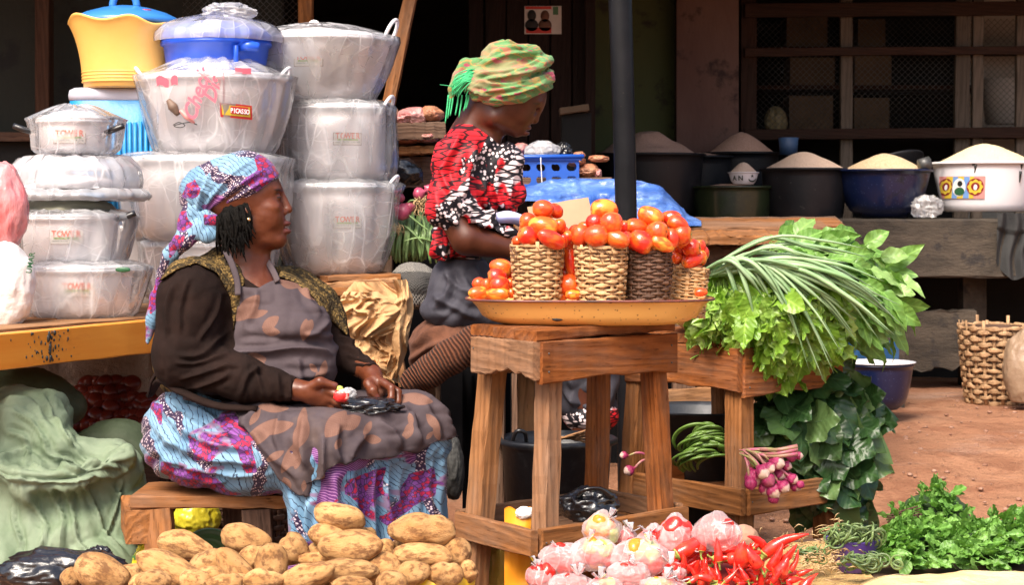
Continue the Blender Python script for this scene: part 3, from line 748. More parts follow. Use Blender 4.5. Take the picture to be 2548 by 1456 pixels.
for a in np.linspace(.15, math.pi - .15, 14): mo.append((X(1868, D) + .019 * math.cos(a + math.pi), oncyl(1868, 1850, D, rb_)[0] - .002, Z(442, D) + .019 * math.sin(a + math.pi)))
mk('crescent', *tube(mo, [.0006, .004, .0045, .004, .0006], 6, 1, smoothp=False), MT['ink'], bw)
sv = []
for i in range(10):
    a = math.pi / 2 + i * math.pi / 5; r_ = .009 if i % 2 == 0 else .0038; sv.append((X(1868, D) + r_ * math.cos(a), oncyl(1868, 1850, D, rb_)[0] - .0035, Z(438, D) + r_ * math.sin(a)))
mk('star', sv + [(v[0], v[1] + .002, v[2]) for v in sv], [tuple(range(10))] + [(i, i + 10, (i + 1) % 10 + 10, (i + 1) % 10) for i in range(10)], MT['ink'], bw, False)
tub('grain_tub', 'large black tub of pinkish meal next to the blue basin', 'tub', 2002, 10.05, 424, 558, 106, 88, MT['tub_black'], MT['g_pink'], 372, seed=6, hr=1.0, hm='smooth pinkish cone of meal in the large black tub')
tub('grain_basin', 'dark blue speckled enamel basin of tan grain', 'basin', 2198, 9.98, 427, 541, 116, 60, MT['en_blue'], MT['g_tan'], 377, seed=7, hr=.92, belly=.42, hm='tan grain heap in the blue speckled basin', hx=.1)
wb = tub('grain_basin', 'chipped white enamel basin of golden grain with a printed emblem', 'basin', 2452, 10.0, 409, 527, 130, 104, MT['en_white'], MT['g_gold'], 350, seed=8, hr=.95, belly=.8, hm='golden grain heap in the chipped white basin')
# emblem label on the white basin, curved with it
def curved_card(name, pxa, pxb, ya, yb, m, parent, off=.003, cpx=2452, D=10.0, rpx=lambda y: 104 + (130 - 104) * ((527 - y) / 118) ** .8, n=10, shape=None):
    def fn(u, v):
        px = pxa + (pxb - pxa) * u; py = yb + (ya - yb) * v
        rad = np.array([rpx(y) for y in py]) * D / F + off; dx = (px - cpx) * D / F; dx = np.clip(dx, -rad * .98, rad * .98)
        return np.stack([X(cpx, D) + dx, D - np.sqrt(rad ** 2 - dx ** 2), Z(py, D)], 1)
    V, f = grid(n, 4, fn); return mk(name, V, f, m, parent)
mp = {k: mat('print_' + k, c, None, bst=0, rough=.4) for k, c in dict(pink=(.62, .26, .24), blue=(.15, .30, .62), yellow=(.62, .45, .05), maroon=(.22, .02, .02), red=(.5, .03, .03), white=(.75, .75, .75), black=(.015, .015, .015), green=(.02, .10, .04), orange=(.80, .09, .015), lime=(.30, .45, .08), cyan=(.1, .3, .5)).items()}
lb = curved_card('label_print', 2330, 2423, 440, 495, mp['pink'], wb)
for a, b, c in ((2330, 2342, 'pink'), (2342, 2354, 'yellow'), (2354, 2364, 'blue'), (2364, 2376, 'yellow'), (2376, 2388, 'blue'), (2388, 2398, 'yellow')):
    curved_card('stripe', a, b, 441, 494, mp[c], wb, .0038)
def disc_on(name, px, py, rx, ry, m, off, lobes=0):
    n = 28; V = []
    for i in range(n + 1):
        a = 2 * math.pi * i / n; q = 0 if i == n else (1 + (.12 * math.cos(lobes * a) if lobes else 0))
        x_, y_ = px + rx * q * math.cos(a), py + ry * q * math.sin(a)
        rad = (104 + 26 * ((527 - y_) / 118) ** .8) * 10 / F + off; dx = (x_ - 2452) * 10 / F; dx = max(-rad * .98, min(rad * .98, dx))
        V.append((X(2452, 10) + dx, 10 - math.sqrt(rad ** 2 - dx ** 2), Z(y_, 10)))
    return mk(name, V, [(n, i, (i + 1) % n) for i in range(n)], m, wb)
for px_, w_ in ((2342, 12), (2401, 19)):
    disc_on('emblem_ring', px_, 466, w_, 21, mp['maroon'], .0046); disc_on('emblem_flower', px_, 466, w_ * .85, 17, mp['yellow'], .0054, 8); disc_on('emblem_centre', px_, 465, w_ * .5, 10, mp['maroon'], .0062)
    disc_on('emblem_shield', px_, 467, w_ * .22, 7, mp['white'], .007)
disc_on('portrait_oval', 2367, 467, 13, 22, mp['white'], .0046); disc_on('portrait_head', 2368, 458, 5, 7, mp['black'], .0054); disc_on('portrait_coat', 2368, 477, 10, 10, mp['green'], .0054)
for a in ((2395, 409, 417), (2400, 412, 432), (2513, 411, 428), (2510, 428, 455)):
    mk('rust_drip', *tube([(X(a[0], 10), oncyl(a[0], 2452, 10, 130 * 10 / F)[0] - .0 , Z(a[1], 10)), (X(a[0] - 1, 10), oncyl(a[0], 2452, 10, 124 * 10 / F)[0] - .001, Z(a[2], 10))], [.008, .005, .003], 6, 3), mp['black'], wb)
# black bucket lying behind the blue basin, and the scoop
bb = thing('black_bucket', 'tilted black plastic tub lying open behind the blue basin', 'bucket', (X(2235, 10.5), 10.5, LZ))
V, f = lathe([(.10, 0), (.17, .16), (.178, .165), (.178, .175), (.165, .17), (.09, .015)], 48)
mk('body', *xf((V, f), Matrix.Translation((X(2240, 10.4), 10.4, LZ + .13)) @ Euler((R(-18), R(-14), 0)).to_matrix().to_4x4()), MT['tub_black'], bb)
sc_ = thing('scoop', 'grey metal scoop resting between the tan and golden grain', 'scoop', (X(2296, 9.95), 9.85, Z(422, 9.9)))
V, f = lathe([(.028, 0), (.032, .055), (.030, .055), (.026, .004)], 24, cap1=False)
mk('bowl', *xf((V, f), Matrix.Translation((X(2286, 9.85), 9.84, Z(410, 9.85))) @ Euler((0, R(78), R(10))).to_matrix().to_4x4()), MT['wire'], sc_)
mk('handle', *tube([(X(2312, 9.85), 9.84, Z(410, 9.85)), (X(2345, 9.85), 9.87, Z(408, 9.85))], .006, 8, 3, flat=.4), MT['wire'], sc_)
o = mk('plastic_bag', *crump((X(2308, 9.8), 9.80, Z(516, 9.8)), (.065, .05, .055), 8, .3, 2.4, flat=.9), MT['film_soft']); T(o, 'small crumpled clear plastic bag on the ledge between two basins', 'plastic bag')
# dark cloth over the ledge edge
def hang(u, v):
    x = X(2482, 9.7) + u * .17 + .02 * np.sin(v * 7) * u; z = LZ + .03 - v * (.24 + .09 * np.sin(u * 3.1)); y = LY - .02 - .02 * np.sin(u * 15 + v * 3) - .03 * (1 - v) * (v < .3)
    return np.stack([x, y, z], 1)
V, f = grid(30, 30, hang); o = mk('rag', V, f, mat('dark_rag', (.02, .02, .022), (.04, .04, .04), rough=.95, bs=80, bst=.6)); T(o, 'dark grey rag hanging over the ledge beside the white basin', 'cloth')
T(mk('measuring_cup', *lathe([(.045, 0), (.05, .09), (.052, .09), (.046, .005)], 28, (X(1962, 10.4), 10.4, Z(385, 10.4))), mat('blue_cup', (.02, .05, .12), None)), 'dark blue plastic cup at the back of the grain tubs', 'cup')

# ---------------------------------------------------------------- pole
D = 6.75
pl = thing('black_pole', 'tall black painted steel pole behind the tomato baskets', 'pole', (X(1560, D), D, 0))
MT['pole'] = mat('chipped_black_paint', (.005, .0055, .007), (.010, .010, .012), spec=.2, rough=.35, bs=18, bst=.35, spots=((.14, .11, .09), 70, .70, .74))
mk('shaft', *tube([(X(1566, D), D, 0), (X(1558, D), D, Z(540, D)), (X(1543, D), D, Z(0, D)), (X(1538, D), D, Z(-160, D))], [.0385, .037, .040, .040], 28, 4), MT['pole'], pl)
mk('base_plate', *lathe([(.08, 0), (.08, .01)], 24, (X(1566, D), D, .002)), MT['pole'], pl)
# ---------------------------------------------------------------- orange bench with the cooking pots
def orange():
    s = NB('orange_paint'); co = s.co((1.2, 10, 10), warp=(.3, 1.2)); g = s.noise(co, 2.5, 7, .6)
    c = s.mix(s.step(g, .3, .7), (.76, .24, .02), (.86, .34, .045))
    c = s.mix(s.math('MULTIPLY', s.step(s.noise(s.co((2, 8, 8)), 2, 5, .7), .6, .75), .6), c, (.62, .15, .02))
    c = s.mix(s.step(s.noise(s.co((9, 26, 9)), 2, 4, .7), .70, .73), c, (.04, .015, .01))
    s.base(c); s.prin(rough=.42, spec=.5); s.bump(g, .25, .004); return s.m
MT['orange'] = orange()
BA, BB = Vector((-1.52, 5.0, 0)), Vector((-.395, 7.5, 0))
bdir = (BB - BA).normalized(); bnor = Vector((-bdir.y, bdir.x, 0))      # away from the camera
if bnor.y < 0: bnor = -bnor
bt = .818
bench = thing('orange_bench', 'long orange painted bench with black paint drips carrying the cooking pots', 'bench', ((BA + BB) / 2)[:])
board('front_board', BA + Vector((0, 0, bt - .05)), BB + Vector((0, 0, bt - .05)), .035, .098, MT['orange'], bench, seed=1, nx=24, rough=.002)
for i in range(7):
    off = bnor * (.09 + .165 * i)
    board('plank', BA + off + Vector((-.05, 0, bt - .005)), BB + off + Vector((0, 0, bt - .008 + .004 * (i % 3))), .158, .022, MT['wood_light'] if i != 1 else MT['wood_brown'], bench, seed=20 + i, nx=20, rough=.003)
for q, o_ in ((.1, .08), (.55, .08), (.97, .1), (.1, 1.0), (.55, 1.0), (.97, 1.0)):
    p = BA.lerp(BB, q) + bnor * o_
    board('leg', p, p + Vector((0, 0, bt - .03)), .07, .07, MT['wood_grey'], bench, up=bdir, seed=int(q * 9))
board('back_rail', BA + bnor * .5 + Vector((0, 0, .70)), BB + bnor * .5 + Vector((0, 0, .70)), .03, .07, MT['wood_grey'], bench, seed=11)
# drips of black paint, a splash of small raised blots
r = rng(5); dr_ = []
c0 = BA.lerp(BB, .20); 
for i in range(60):
    u = r.gauss(0, .035) * (1 if i < 40 else 2.2); v = r.uniform(-.088, -.004) if i > 12 else r.uniform(-.08, -.01)
    if i < 14: u = r.gauss(0, .008)
    rad = r.uniform(.001, .0035) if i > 14 else r.uniform(.003, .006)
    V, f = ICO[2]; q = c0 + bdir * u - bnor * .0185 + Vector((0, 0, bt - .002 + v)); dr_.append((V * np.array([rad, rad * .6, rad * r.uniform(1, 2.2)]) + np.array(q), [tuple(k) for k in f]))
STUFF(mk('paint_splash', *join(*dr_), mp['black'], bench))
# concrete post and dark under-space
o = mk('concrete_footing', *xf(slab(.62, .3, .34, 4, nx=14, ch=.02, rough=.01), Matrix.Translation((X(215, 6.9), 6.9, .55)) @ Matrix.Rotation(.5, 4, 'Z')), mat('rough_concrete', (.22, .18, .16), (.34, .29, .26), sc=8, rough=.95, bs=40, bst=.8, bd=.02), None, False)
T(o, 'rough grey concrete block under the orange bench', 'block')
board('footing', (X(215, 6.9), 6.92, 0), (X(215, 6.9), 6.92, .42), .5, .3, MT['conc'], o, up=(1, 0, 0))

# film round a pot: follows the pot's outline, puffed and creased
def bagged(name, c, prof, seed, m='film', parent=None, amp=.021, open_top=True, n=96, flare=0, mm=22, sag=0, tk=3):
    pz = [p[1] for p in prof]; pr = [p[0] for p in prof]
    rows = []
    L = np.concatenate([[0], np.cumsum([math.dist(prof[i], prof[i + 1]) for i in range(len(prof) - 1)])])
    for i in range(mm):
        q = L[-1] * i / (mm - 1); rows.append((float(np.interp(q, L, pr)), float(np.interp(q, L, pz))))
    def fn(V):
        th = np.arctan2(V[:, 1], V[:, 0]); rr = np.hypot(V[:, 0], V[:, 1]); hz = V[:, 2]
        p = np.stack([np.cos(th) * 2.2, np.sin(th) * 2.2, hz * 4], 1)
        d = amp * (.7 + .9 * vn(p * 1.2, seed) + .8 * ridge(p * np.array([2.2, 2.2, .7]), seed + 1, 3) * .75)
        d = np.maximum(d, .003) if not flare else d
        k = np.clip(rr / .03, 0, 1)
        V = V.copy(); V[:, 0] += np.cos(th) * d * k; V[:, 1] += np.sin(th) * d * k
        V[:, 2] += amp * .8 * ridge(p * 1.7, seed + 3, 2) * (1 - np.clip((np.max(pz) - hz) / .06, 0, 1)) * .6
        return V
    V, f = lathe(rows, n, (0, 0, 0), cap0=False, cap1=False, fn=fn)
    return mk(name, V + np.array(c), f, MT[m] if isinstance(m, str) else m, parent)
def handle_loop(c, ax, r_, t, m, parent, tilt=0, w=1.0, name='handle'):
    """U-shaped riveted handle standing out along ax at point c; plane contains ax and up(+tilt)"""
    ax = Vector(ax).normalized(); up = Vector((0, 0, 1)); side = ax.cross(up)
    pts = []
    for a in np.linspace(-.35, math.pi + .35, 11):
        q = side * math.cos(a) * r_ * w + (ax * math.cos(tilt) + up * math.sin(tilt)) * (math.sin(a) * r_ * 1.15)
        pts.append(Vector(c) + q)
    return mk(name, *tube(pts, t, 10, 4), m, parent)
def sticker(parent, c, rad, px, D, zc, wd=.102, ht=.044, big=True):
    """TOWER maker's label on a pot wall, with lettering as its sub-parts"""
    cx = c[0]; x = X(px, D); dx = x - cx; a = math.asin(max(-.95, min(.95, dx / rad)))
    def on(u, v, off):
        aa = a + u / rad; rr = rad + off; return (cx + rr * math.sin(aa), c[1] - rr * math.cos(aa), zc + v)
    def patch(name, u0, u1, v0, v1, off, m, par_):
        V, f = grid(8, 2, lambda U, W_: np.array([on(u0 + (u1 - u0) * q, v0 + (v1 - v0) * w_, off) for q, w_ in zip(U, W_)]))
        return mk(name, V, f, m, par_)
    lb = patch('label_sticker', -wd / 2, wd / 2, -ht / 2, ht / 2, .0012, MT['st_rim'], parent)
    patch('sticker_face', -wd / 2 + .002, wd / 2 - .002, -ht / 2 + .002, ht / 2 - .002, .0020, MT['st_face'], lb)
    patch('green_band', -wd * .36, wd * .36, -.006, .0005, .0026, mp['lime'], lb)
    for i, ch in enumerate('TOWER'):
        u = (i - 2) * wd * .175; p = on(u, .0095, .0032)
        text('lettering', ch, p, .027, mp['orange'], lb, rot=(90, 0, math.degrees(a + u / rad)), sx=.85)
    if big:
        for i, ch in enumerate('ALLOYS'):
            u = (i - 2.5) * wd * .115; p = on(u, -.0028, .0034); text('lettering', ch, p, .0065, mp['green'], lb, rot=(90, 0, math.degrees(a + u / rad)))
        for i, ch in enumerate('INDUSTRIES LIMITED'):
            if ch == ' ': continue
            u = (i - 8.5) * wd * .047; p = on(u, -.011, .0032); text('lettering', ch, p, .0052, mp['green'], lb, rot=(90, 0, math.degrees(a + u / rad)))
MT['st_rim'] = mat('sticker_edge', (.22, .10, .05), None, bst=0, rough=.4); MT['st_face'] = mat('sticker_face', (.80, .76, .70), None, bst=0, rough=.35)
def pot(label, px, D, yr, yb, rt, rb, seed, belly=.8, lid=None, handles=(), sk=None, flare=None, bagm='film', round_=.04, bag=True, name='cooking_pot', hm=None, baglab=None, top=.03, skz=None, grp='aluminium cooking pots on the bench'):
    k = D / F; cx, zr, zb = X(px, D), Z(yr, D), Z(yb, D); h = zr - zb; rt *= k; rb *= k
    t = thing(name, label, 'pot', (cx, D, zb), grp)
    pr = [(rb * .6, .0), (rb * .86, .004), (rb * .95, .014), (rb, round_)]
    for i in range(1, 8):
        q = i / 7; pr.append((rb + (rt - rb) * q ** belly, round_ + (h - round_ - .012) * q))
    pr += [(rt + .006, h - .012), (rt + .010, h - .007), (rt + .010, h - .002), (rt + .005, h)]
    mk('body', *lathe(pr + [(rt * .95, h - .004)], 72, (cx, D, zb)), MT['alu'], t)
    ld = mk('lid', *lathe([(rt + .006, h + .001), (rt + .006, h + .006), (rt * .9, h + .012), (rt * .6, h + .012 + top * .6), (rt * .25, h + .012 + top), (.01, h + .012 + top)], 64, (cx, D, zb)), MT['alu'], t)
    if lid:
        mk('knob', *tube([(cx + lid + .022 * math.cos(a), D - .02, zb + h + .008 + top + .028 * math.sin(a)) for a in np.linspace(-.2, math.pi + .2, 9)], .0055, 8, 3), MT['alu'], ld)
    for s_, dz, kind in handles:
        p = (cx + s_ * (rt + .004), D - .05, zb + h + dz)
        if kind == 'loop': handle_loop(p, (s_, -.25, 0), .034, .0062, MT['alu'], t, tilt=1.0)
        elif kind == 'big': handle_loop(p, (s_, -.25, 0), .045, .0068, MT['alu'], t, tilt=1.15)
        elif kind == 'black':
            mk('handle', *tube([(p[0], p[1], p[2] - .01), (p[0] + s_ * .03, p[1] - .01, p[2]), (p[0] + s_ * .062, p[1] - .01, p[2] + .012)], [.007, .010, .009], 10, 3), MT['black_plastic'], t)
            mk('bracket', *tube([(p[0] - s_ * .006, p[1], p[2] - .02), (p[0] + s_ * .012, p[1], p[2] - .006)], .008, 8, 2), MT['alu'], t)
    if sk:
        sz = zb + (skz if skz is not None else h * .55)
        q = (sz - zb - round_) / (h - round_ - .012); rad = rb + (rt - rb) * max(q, 0) ** belly
        sticker(t, (cx, D), rad, sk, D, sz)
    if bag:
        fl = flare or 0
        pf = [(rb * .25, -.003), (rb * .9, -.002), (rb + .012, round_ * .8)] + [(rb + (rt - rb) * q ** belly + .014 + fl * q, round_ + (h - round_) * q) for q in (.25, .5, .75, .95)] + \
             [(rt + .022 + fl, h + .004), (rt * .88, h + .02), (rt * .5, h + top * .8 + .02), (.02, h + top + .026)]
        b_ = bagged('plastic_wrap', (cx, D, zb), pf, seed, bagm, None); T(b_, baglab or f'clear plastic bag wrapped round the {label}'[:95], 'plastic bag', 'plastic bags round the pots')
    return t
# right stack of three
pot('top pot of the tall three-pot stack, wide rim and raised handles', 797, 7.05, 100, 262, 174, 122, 1, .75, lid=-.02, handles=((-1, .0, 'big'), (1, .02, 'big')), sk=783, skz=.145, baglab='clear bag stretched round the wide top pot of the tall stack')
pot('middle pot of the tall three-pot stack with straight sides', 835, 7.05, 268, 458, 126, 121, 2, 1, handles=((1, -.01, 'big'),), sk=875, skz=.155, top=.01, baglab='clear bag round the straight middle pot of the tall stack')
pot('bottom pot of the tall three-pot stack standing on boards', 838, 7.05, 462, 682, 136, 112, 3, .5, handles=((1, .0, 'loop'),), sk=875, skz=.185, flare=.012, round_=.07, top=.01, baglab='wrinkled bag flaring round the bottom pot of the tall stack')
for i, (a, b, y_) in enumerate(((795, 968, 690), (700, 960, 702))):
    o = board('board', (X(a, 6.95), 6.92, Z(y_, 6.95)), (X(b, 6.95), 7.0, Z(y_ - 3, 6.95)), .30, .02, MT['wood_brown'], None, seed=40 + i, rough=.003); T(o, ['upper loose brown board', 'lower loose brown board'][i] + ' under the tall pot stack', 'board')
for i, (a, b, y_, m_) in enumerate(((812, 985, 716, 'wood_light'), (820, 1010, 727, 'wood_brown'))):
    o = board('stick', (X(a, 6.5), 6.5, Z(y_, 6.5)), (X(b, 6.5), 6.55, Z(y_ - 14, 6.5)), .05, .03, MT[m_], None, seed=50 + i, rough=.006); T(o, ['pale split stick lying', 'darker split stick lying'][i] + ' on the bench end below the pots', 'stick')
# middle stack
m4 = pot('wide pot on the middle stack wrapped in a printed bag', 535, 6.75, 196, 392, 172, 128, 4, .7, lid=None, handles=((-1, .0, 'loop'), (1, .0, 'loop')), bagm='film_soft', flare=.01, top=.05, baglab='printed plastic bag with red script round the middle stack pot')
pot('tall pot below the printed bag on the middle stack', 512, 6.75, 398, 600, 184, 168, 5, 1, handles=(), bagm='film_soft', flare=.022, top=.005, baglab='milky bag hanging round the tall middle stack pot')
pot('lowest pot of the middle stack behind the seated woman', 520, 6.75, 606, 742, 150, 140, 6, 1, bagm='film_soft', top=.004, baglab='clear bag round the lowest middle stack pot')
# print on the bag: red script, brown bottle, yellow badge
c4 = (X(535, 6.75), 6.75); k4 = 6.75 / F
def rad4(y_): return (128 + 44 * max(0, min(1, (392 - y_) / 196)) ** .7) * k4 + .050
def on4(px, py, off=0):
    rr = rad4(py) + off; dx = max(-rr * .97, min(rr * .97, X(px, 6.75) - c4[0])); return (c4[0] + dx, c4[1] - math.sqrt(rr * rr - dx * dx), Z(py, 6.75)), math.degrees(math.asin(dx / rr))
bagprint = thing('bag_print', None, None, (c4[0], c4[1], Z(392, 6.75)), parent=m4)
def strip4(name, pts, wd, m, off=.001):
    V = [on4(a, b, off)[0] for a, b in pts]; return mk(name, *tube(V, [w_ * k4 for w_ in wd] if isinstance(wd, list) else wd * k4, 6, 4), m, bagprint)
mp['script'] = mat('print_script', (.66, .12, .17), None, bst=0, rough=.5)
p_, an = on4(522, 250, .004)
text('lettering', 'Check', p_, .066, mp['script'], bagprint, rot=(90, -72, an), shear=.4)
p_, an = on4(560, 236, .006)
text('lettering', 'Dis', p_, .062, mp['script'], bagprint, rot=(90, -75, an), shear=.4)
strip4('red_line', [(585, 190), (586, 225), (585, 262)], 2, mp['script'])
V, f = grid(8, 3, lambda u, v: np.array([on4(420 + 55 * a, 225 - 22 * b - 4 * math.sin(a * 9), .001)[0] for a, b in zip(u, v)])); mk('red_print', V, f, mp['script'], bagprint)
V, f = grid(8, 3, lambda u, v: np.array([on4(612 + 36 * a, 196 - 14 * b, .001)[0] for a, b in zip(u, v)])); mk('red_print', V, f, mp['script'], bagprint)
strip4('bottle_print', [(450, 258), (462, 275), (474, 295)], [6, 13, 5], mat('print_brown', (.16, .10, .07), None, bst=0)); strip4('fish_print', [(480, 283), (497, 300), (514, 314)], [5, 8, 3], mp['pink'])
strip4('scribble_print', [(460, 318), (475, 312), (490, 319), (480, 324), (462, 320), (500, 312), (520, 318)], 1.2, mp['black'])
V, f = grid(8, 3, lambda u, v: np.array([on4(576 + 72 * a, 299 - 34 * b + (6 * a), .002)[0] for a, b in zip(u, v)])); bd_ = mk('badge', V, f, mp['red'], bagprint)
V, f = grid(8, 3, lambda u, v: np.array([on4(580 + 64 * a, 294 - 24 * b + 5 * a, .0035)[0] for a, b in zip(u, v)])); mk('badge_face', V, f, mp['yellow'], bagprint)
V, f = grid(8, 3, lambda u, v: np.array([on4(600 + 40 * a, 291 - 18 * b + 3 * a, .0048)[0] for a, b in zip(u, v)])); mk('badge_plate', V, f, mp['red'], bagprint)
for i, ch in enumerate('PICASSO'):
    p_, an = on4(603 + i * 6, 284 + i * .5, .006); text('lettering', ch, p_, .022, mp['white'], bagprint, rot=(90, 0, an), sx=.75)
# blue food warmer on the middle stack
fw = thing('food_warmer', 'bright blue plastic food warmer on top of the middle pot stack', 'container', (X(543, 6.8), 6.8, Z(168, 6.8)))
k = 6.8 / F; MT['pblue'] = plastic('bright_blue_plastic', (.015, .09, .62), .3); c_ = (X(538, 6.8), 6.8, Z(168, 6.8))
mk('body', *lathe([(118 * k, 0), (124 * k, .01), (130 * k, .068), (136 * k, .070), (138 * k, .078), (136 * k, .088), (128 * k, .088)], 64, c_), MT['pblue'], fw)
ld = mk('lid', *lathe([(137 * k, .090), (140 * k, .096), (136 * k, .112), (122 * k, .132), (90 * k, .148), (50 * k, .156), (.005, .158)], 64, c_), MT['pblue'], fw)
mk('handle', *tube([(c_[0] + .095, 6.66, c_[2] + .06), (c_[0] + .13, 6.64, c_[2] + .062), (c_[0] + .165, 6.65, c_[2] + .058)], [.016, .018, .016], 10, 4, flat=1), MT['pblue'], fw)
mk('latch', *boxvf((c_[0] + .085, 6.62, c_[2] + .005), (c_[0] + .10, 6.645, c_[2] + .065), .003), MT['pblue'], fw)
b_ = bagged('plastic_wrap', (c_[0] + .005, 6.8, c_[2] + .07), [(148 * k, .015), (150 * k, .03), (146 * k, .05), (128 * k, .075), (90 * k, .092), (40 * k, .105), (.01, .12)], 12, 'film_soft', amp=.014); T(b_, 'crinkled clear film over the lid of the blue food warmer', 'plastic film')
o = mk('plastic_knot', *crump((c_[0] + .05, 6.74, c_[2] + .185), (.075, .05, .026), 3, .4, 2.0), MT['film_soft']); T(o, 'crumpled tuft of clear film on top of the blue food warmer', 'plastic film')
# yellow container with its blue lid on the cyan cooler
D = 6.85; k = D / F; cx = X(313, D)
yc = thing('yellow_container', 'large yellow round plastic container with wavy rim and blue lid', 'container', (cx, D, Z(220, D)))
MT['yell'] = mat('yellow_plastic', (.76, .43, .10), (.80, .47, .13), rough=.42, bs=20, bst=.12, sss=0)
z0 = Z(222, D); hh = Z(56, D) - z0
pr = [(96 * k, 0), (100 * k, .003), (103 * k, .006), (103 * k, .018), (106 * k, .02)]
for q in np.linspace(.12, 1, 12): pr.append(((106 + 34 * q ** 2.2 - 0) * k, hh * q))
for zz in (.028, .036, .044): pass
pr += [(143 * k, hh + .004), (141 * k, hh + .01), (137 * k, hh + .004)]
def wav(V):
    V = V.copy(); th = np.arctan2(V[:, 1], V[:, 0]); q = np.clip(V[:, 2] / hh, 0, 1) ** 6
    V[:, 2] += q * .012 * np.sin(th * 5 + 1.0) ; V[:, 1] -= q * .012 * np.exp(-((th + 1.05) / .25) ** 2); V[:, 0] *= 1 + .012 * q * np.sin(th * 5)
    V[:, 2] -= q * .030 * np.exp(-((th + .95) / .28) ** 2); return V
mk('body', *lathe(pr, 96, (cx, D, z0), cap1=False, fn=wav), MT['yell'], yc)
for i in range(4): mk('groove_ring', *lathe([(106.5 * k + .0005 * i, .020 + .011 * i), (108.2 * k + .0005 * i, .0225 + .011 * i), (106.5 * k + .0005 * i, .025 + .011 * i)], 64, (cx, D, z0), cap0=False, cap1=False), MT['yell'], yc)
MT['lidblue'] = plastic('blue_lid_plastic', (.035, .19, .55), .28)
zl = z0 + hh
ld = mk('lid', *lathe([(130 * k, -.01), (136 * k, -.004), (136 * k, .006), (127 * k, .016), (100 * k, .034), (60 * k, .050), (25 * k, .058), (.004, .059)], 72, (cx, D, zl)), MT['lidblue'], yc)
mk('handle', *tube([(cx + .042 * math.cos(a), D - .02, zl + .052 + .055 * math.sin(a)) for a in np.linspace(0, math.pi, 9)], [.013, .012, .012, .013], 10, 3), MT['lidblue'], ld)
for px_, py_, rx_, cc in ((338, 33, 14, 'lime'), (322, 36, 6, 'green'), (372, 36, 17, 'red'), (356, 33, 7, 'maroon')):
    q = math.hypot((px_ - 313) * k, .075); mk('lid_print', *lathe([(rx_ * k, 0), (rx_ * k * .9, .0035)], 14, (X(px_, D), D - .085, zl + .0335 + .0)), mp[cc], ld)
# cyan cooler
D = 6.9; k = D / F; cx = X(300, D)
cl = thing('cooler', 'bright cyan plastic cooler with a pale grey lid under the yellow container', 'cooler', (cx, D, bt + .001))
MT['cyan'] = mat('cyan_plastic', (.010, .20, .48), (.014, .23, .52), rough=.4, bs=90, bst=.5, bd=.003); MT['glid'] = mat('grey_lid', (.40, .40, .48), (.46, .46, .54), rough=.5, bs=40, bst=.1)
zt = Z(256, D)
bt0 = bt; bt = Z(560, D)
V, f = lathe([(118 * k, 0), (124 * k, .01), (133 * k, zt - bt), (128 * k, zt - bt + .004)], 88, (0, 0, 0))
th = np.arctan2(V[:, 1], V[:, 0]); zz = V[:, 2]
groove = (np.sin(th * 24) > 0) * (zz < (zt - bt) * .62) * (zz > .02)
# rounded-square plan
rr = np.hypot(V[:, 0], V[:, 1]); sq = (np.abs(np.cos(th)) ** 5 + np.abs(np.sin(th)) ** 5) ** (-1 / 5); V[:, 0] = rr * sq * np.cos(th) * .86; V[:, 1] = rr * sq * np.sin(th) * .8
mk('body', V + np.array([cx, D, bt + .001]), f, MT['cyan'], cl)
for i in range(9):
    x_ = X(292 + i * 13, D); zb_, zt_ = Z(350, D), Z(306 + 3 * abs(math.sin(i)), D)
    mk('rib', *tube([(x_, D - 110 * k * .93, bt + .05), (x_, D - 112 * k * .98, zt_)], [.007, .006], 8, 2), MT['cyan'], cl)
el = thing('emblem', None, None, (X(228, D), D, Z(290, D)), parent=cl)
mk('ring', *tube([(X(228, D) + .05 * math.cos(a) * (abs(math.cos(a)) ** -.4 if abs(math.cos(a)) > .2 else 1) * .75, D - 133 * k * .80 * 1.0 - .002, Z(289, D) + .028 * math.sin(a)) for a in np.linspace(0, 2 * math.pi, 25)], .003, 6, 2), MT['cyan'], el)
o = text('lettering', '5L', (X(228, D), D - 133 * k * .80 - .002, Z(289, D)), .04, MT['cyan'], el, ext=.003)
bt = bt0
pot('hidden pot under the cyan cooler', 330, 6.95, 566, 772, 112, 100, 29, 1, bagm='film_soft', top=.002, baglab='clear bag round the pot under the cyan cooler')
V, f = lathe([(126 * k, 0), (133 * k, .004), (135 * k, .02), (132 * k, .038), (120 * k, .046), (.01, .05)], 88, (0, 0, 0)); th = np.arctan2(V[:, 1], V[:, 0]); rr = np.hypot(V[:, 0], V[:, 1]); sq = (np.abs(np.cos(th)) ** 5 + np.abs(np.sin(th)) ** 5) ** (-1 / 5); V[:, 0] = rr * sq * np.cos(th) * .87; V[:, 1] = rr * sq * np.sin(th) * .81
mk('lid', V + np.array([cx, D, zt]), f, MT['glid'], cl)
# left stack
pot('small lidded pot with black handles on top of the left stack', 182, 6.2, 300, 384, 84, 78, 21, 1, lid=None, handles=((-1, -.03, 'black'), (1, -.03, 'black')), sk=190, skz=.052, flare=.006, round_=.02, top=.02, baglab='clear bag round the small pot on the left stack')
mk_ = mk('knob', *tube([(X(180, 6.2) + .03 * math.cos(a), 6.18, Z(292, 6.2) + .02 + .014 * math.sin(a)) for a in np.linspace(0, math.pi, 7)], .006, 8, 2), MT['black_plastic'], bpy.data.objects['cooking_pot.006'])
def lidpile(label, px, D, yt, yb, rt, seed, n=1):
    t = thing('pan_cover', label, 'lid', (X(px, D), D, Z(yb, D)), 'wrapped pot lids'); k = D / F; h = Z(yt, D) - Z(yb, D)
    V, f = lathe([(rt * k, 0), (rt * k * 1.01, .006), (rt * k * .9, h * .45), (rt * k * .5, h * .85), (.01, h)], 64, (X(px, D), D, Z(yb, D)))
    mk('plate', V, f, MT['alu'], t); return t
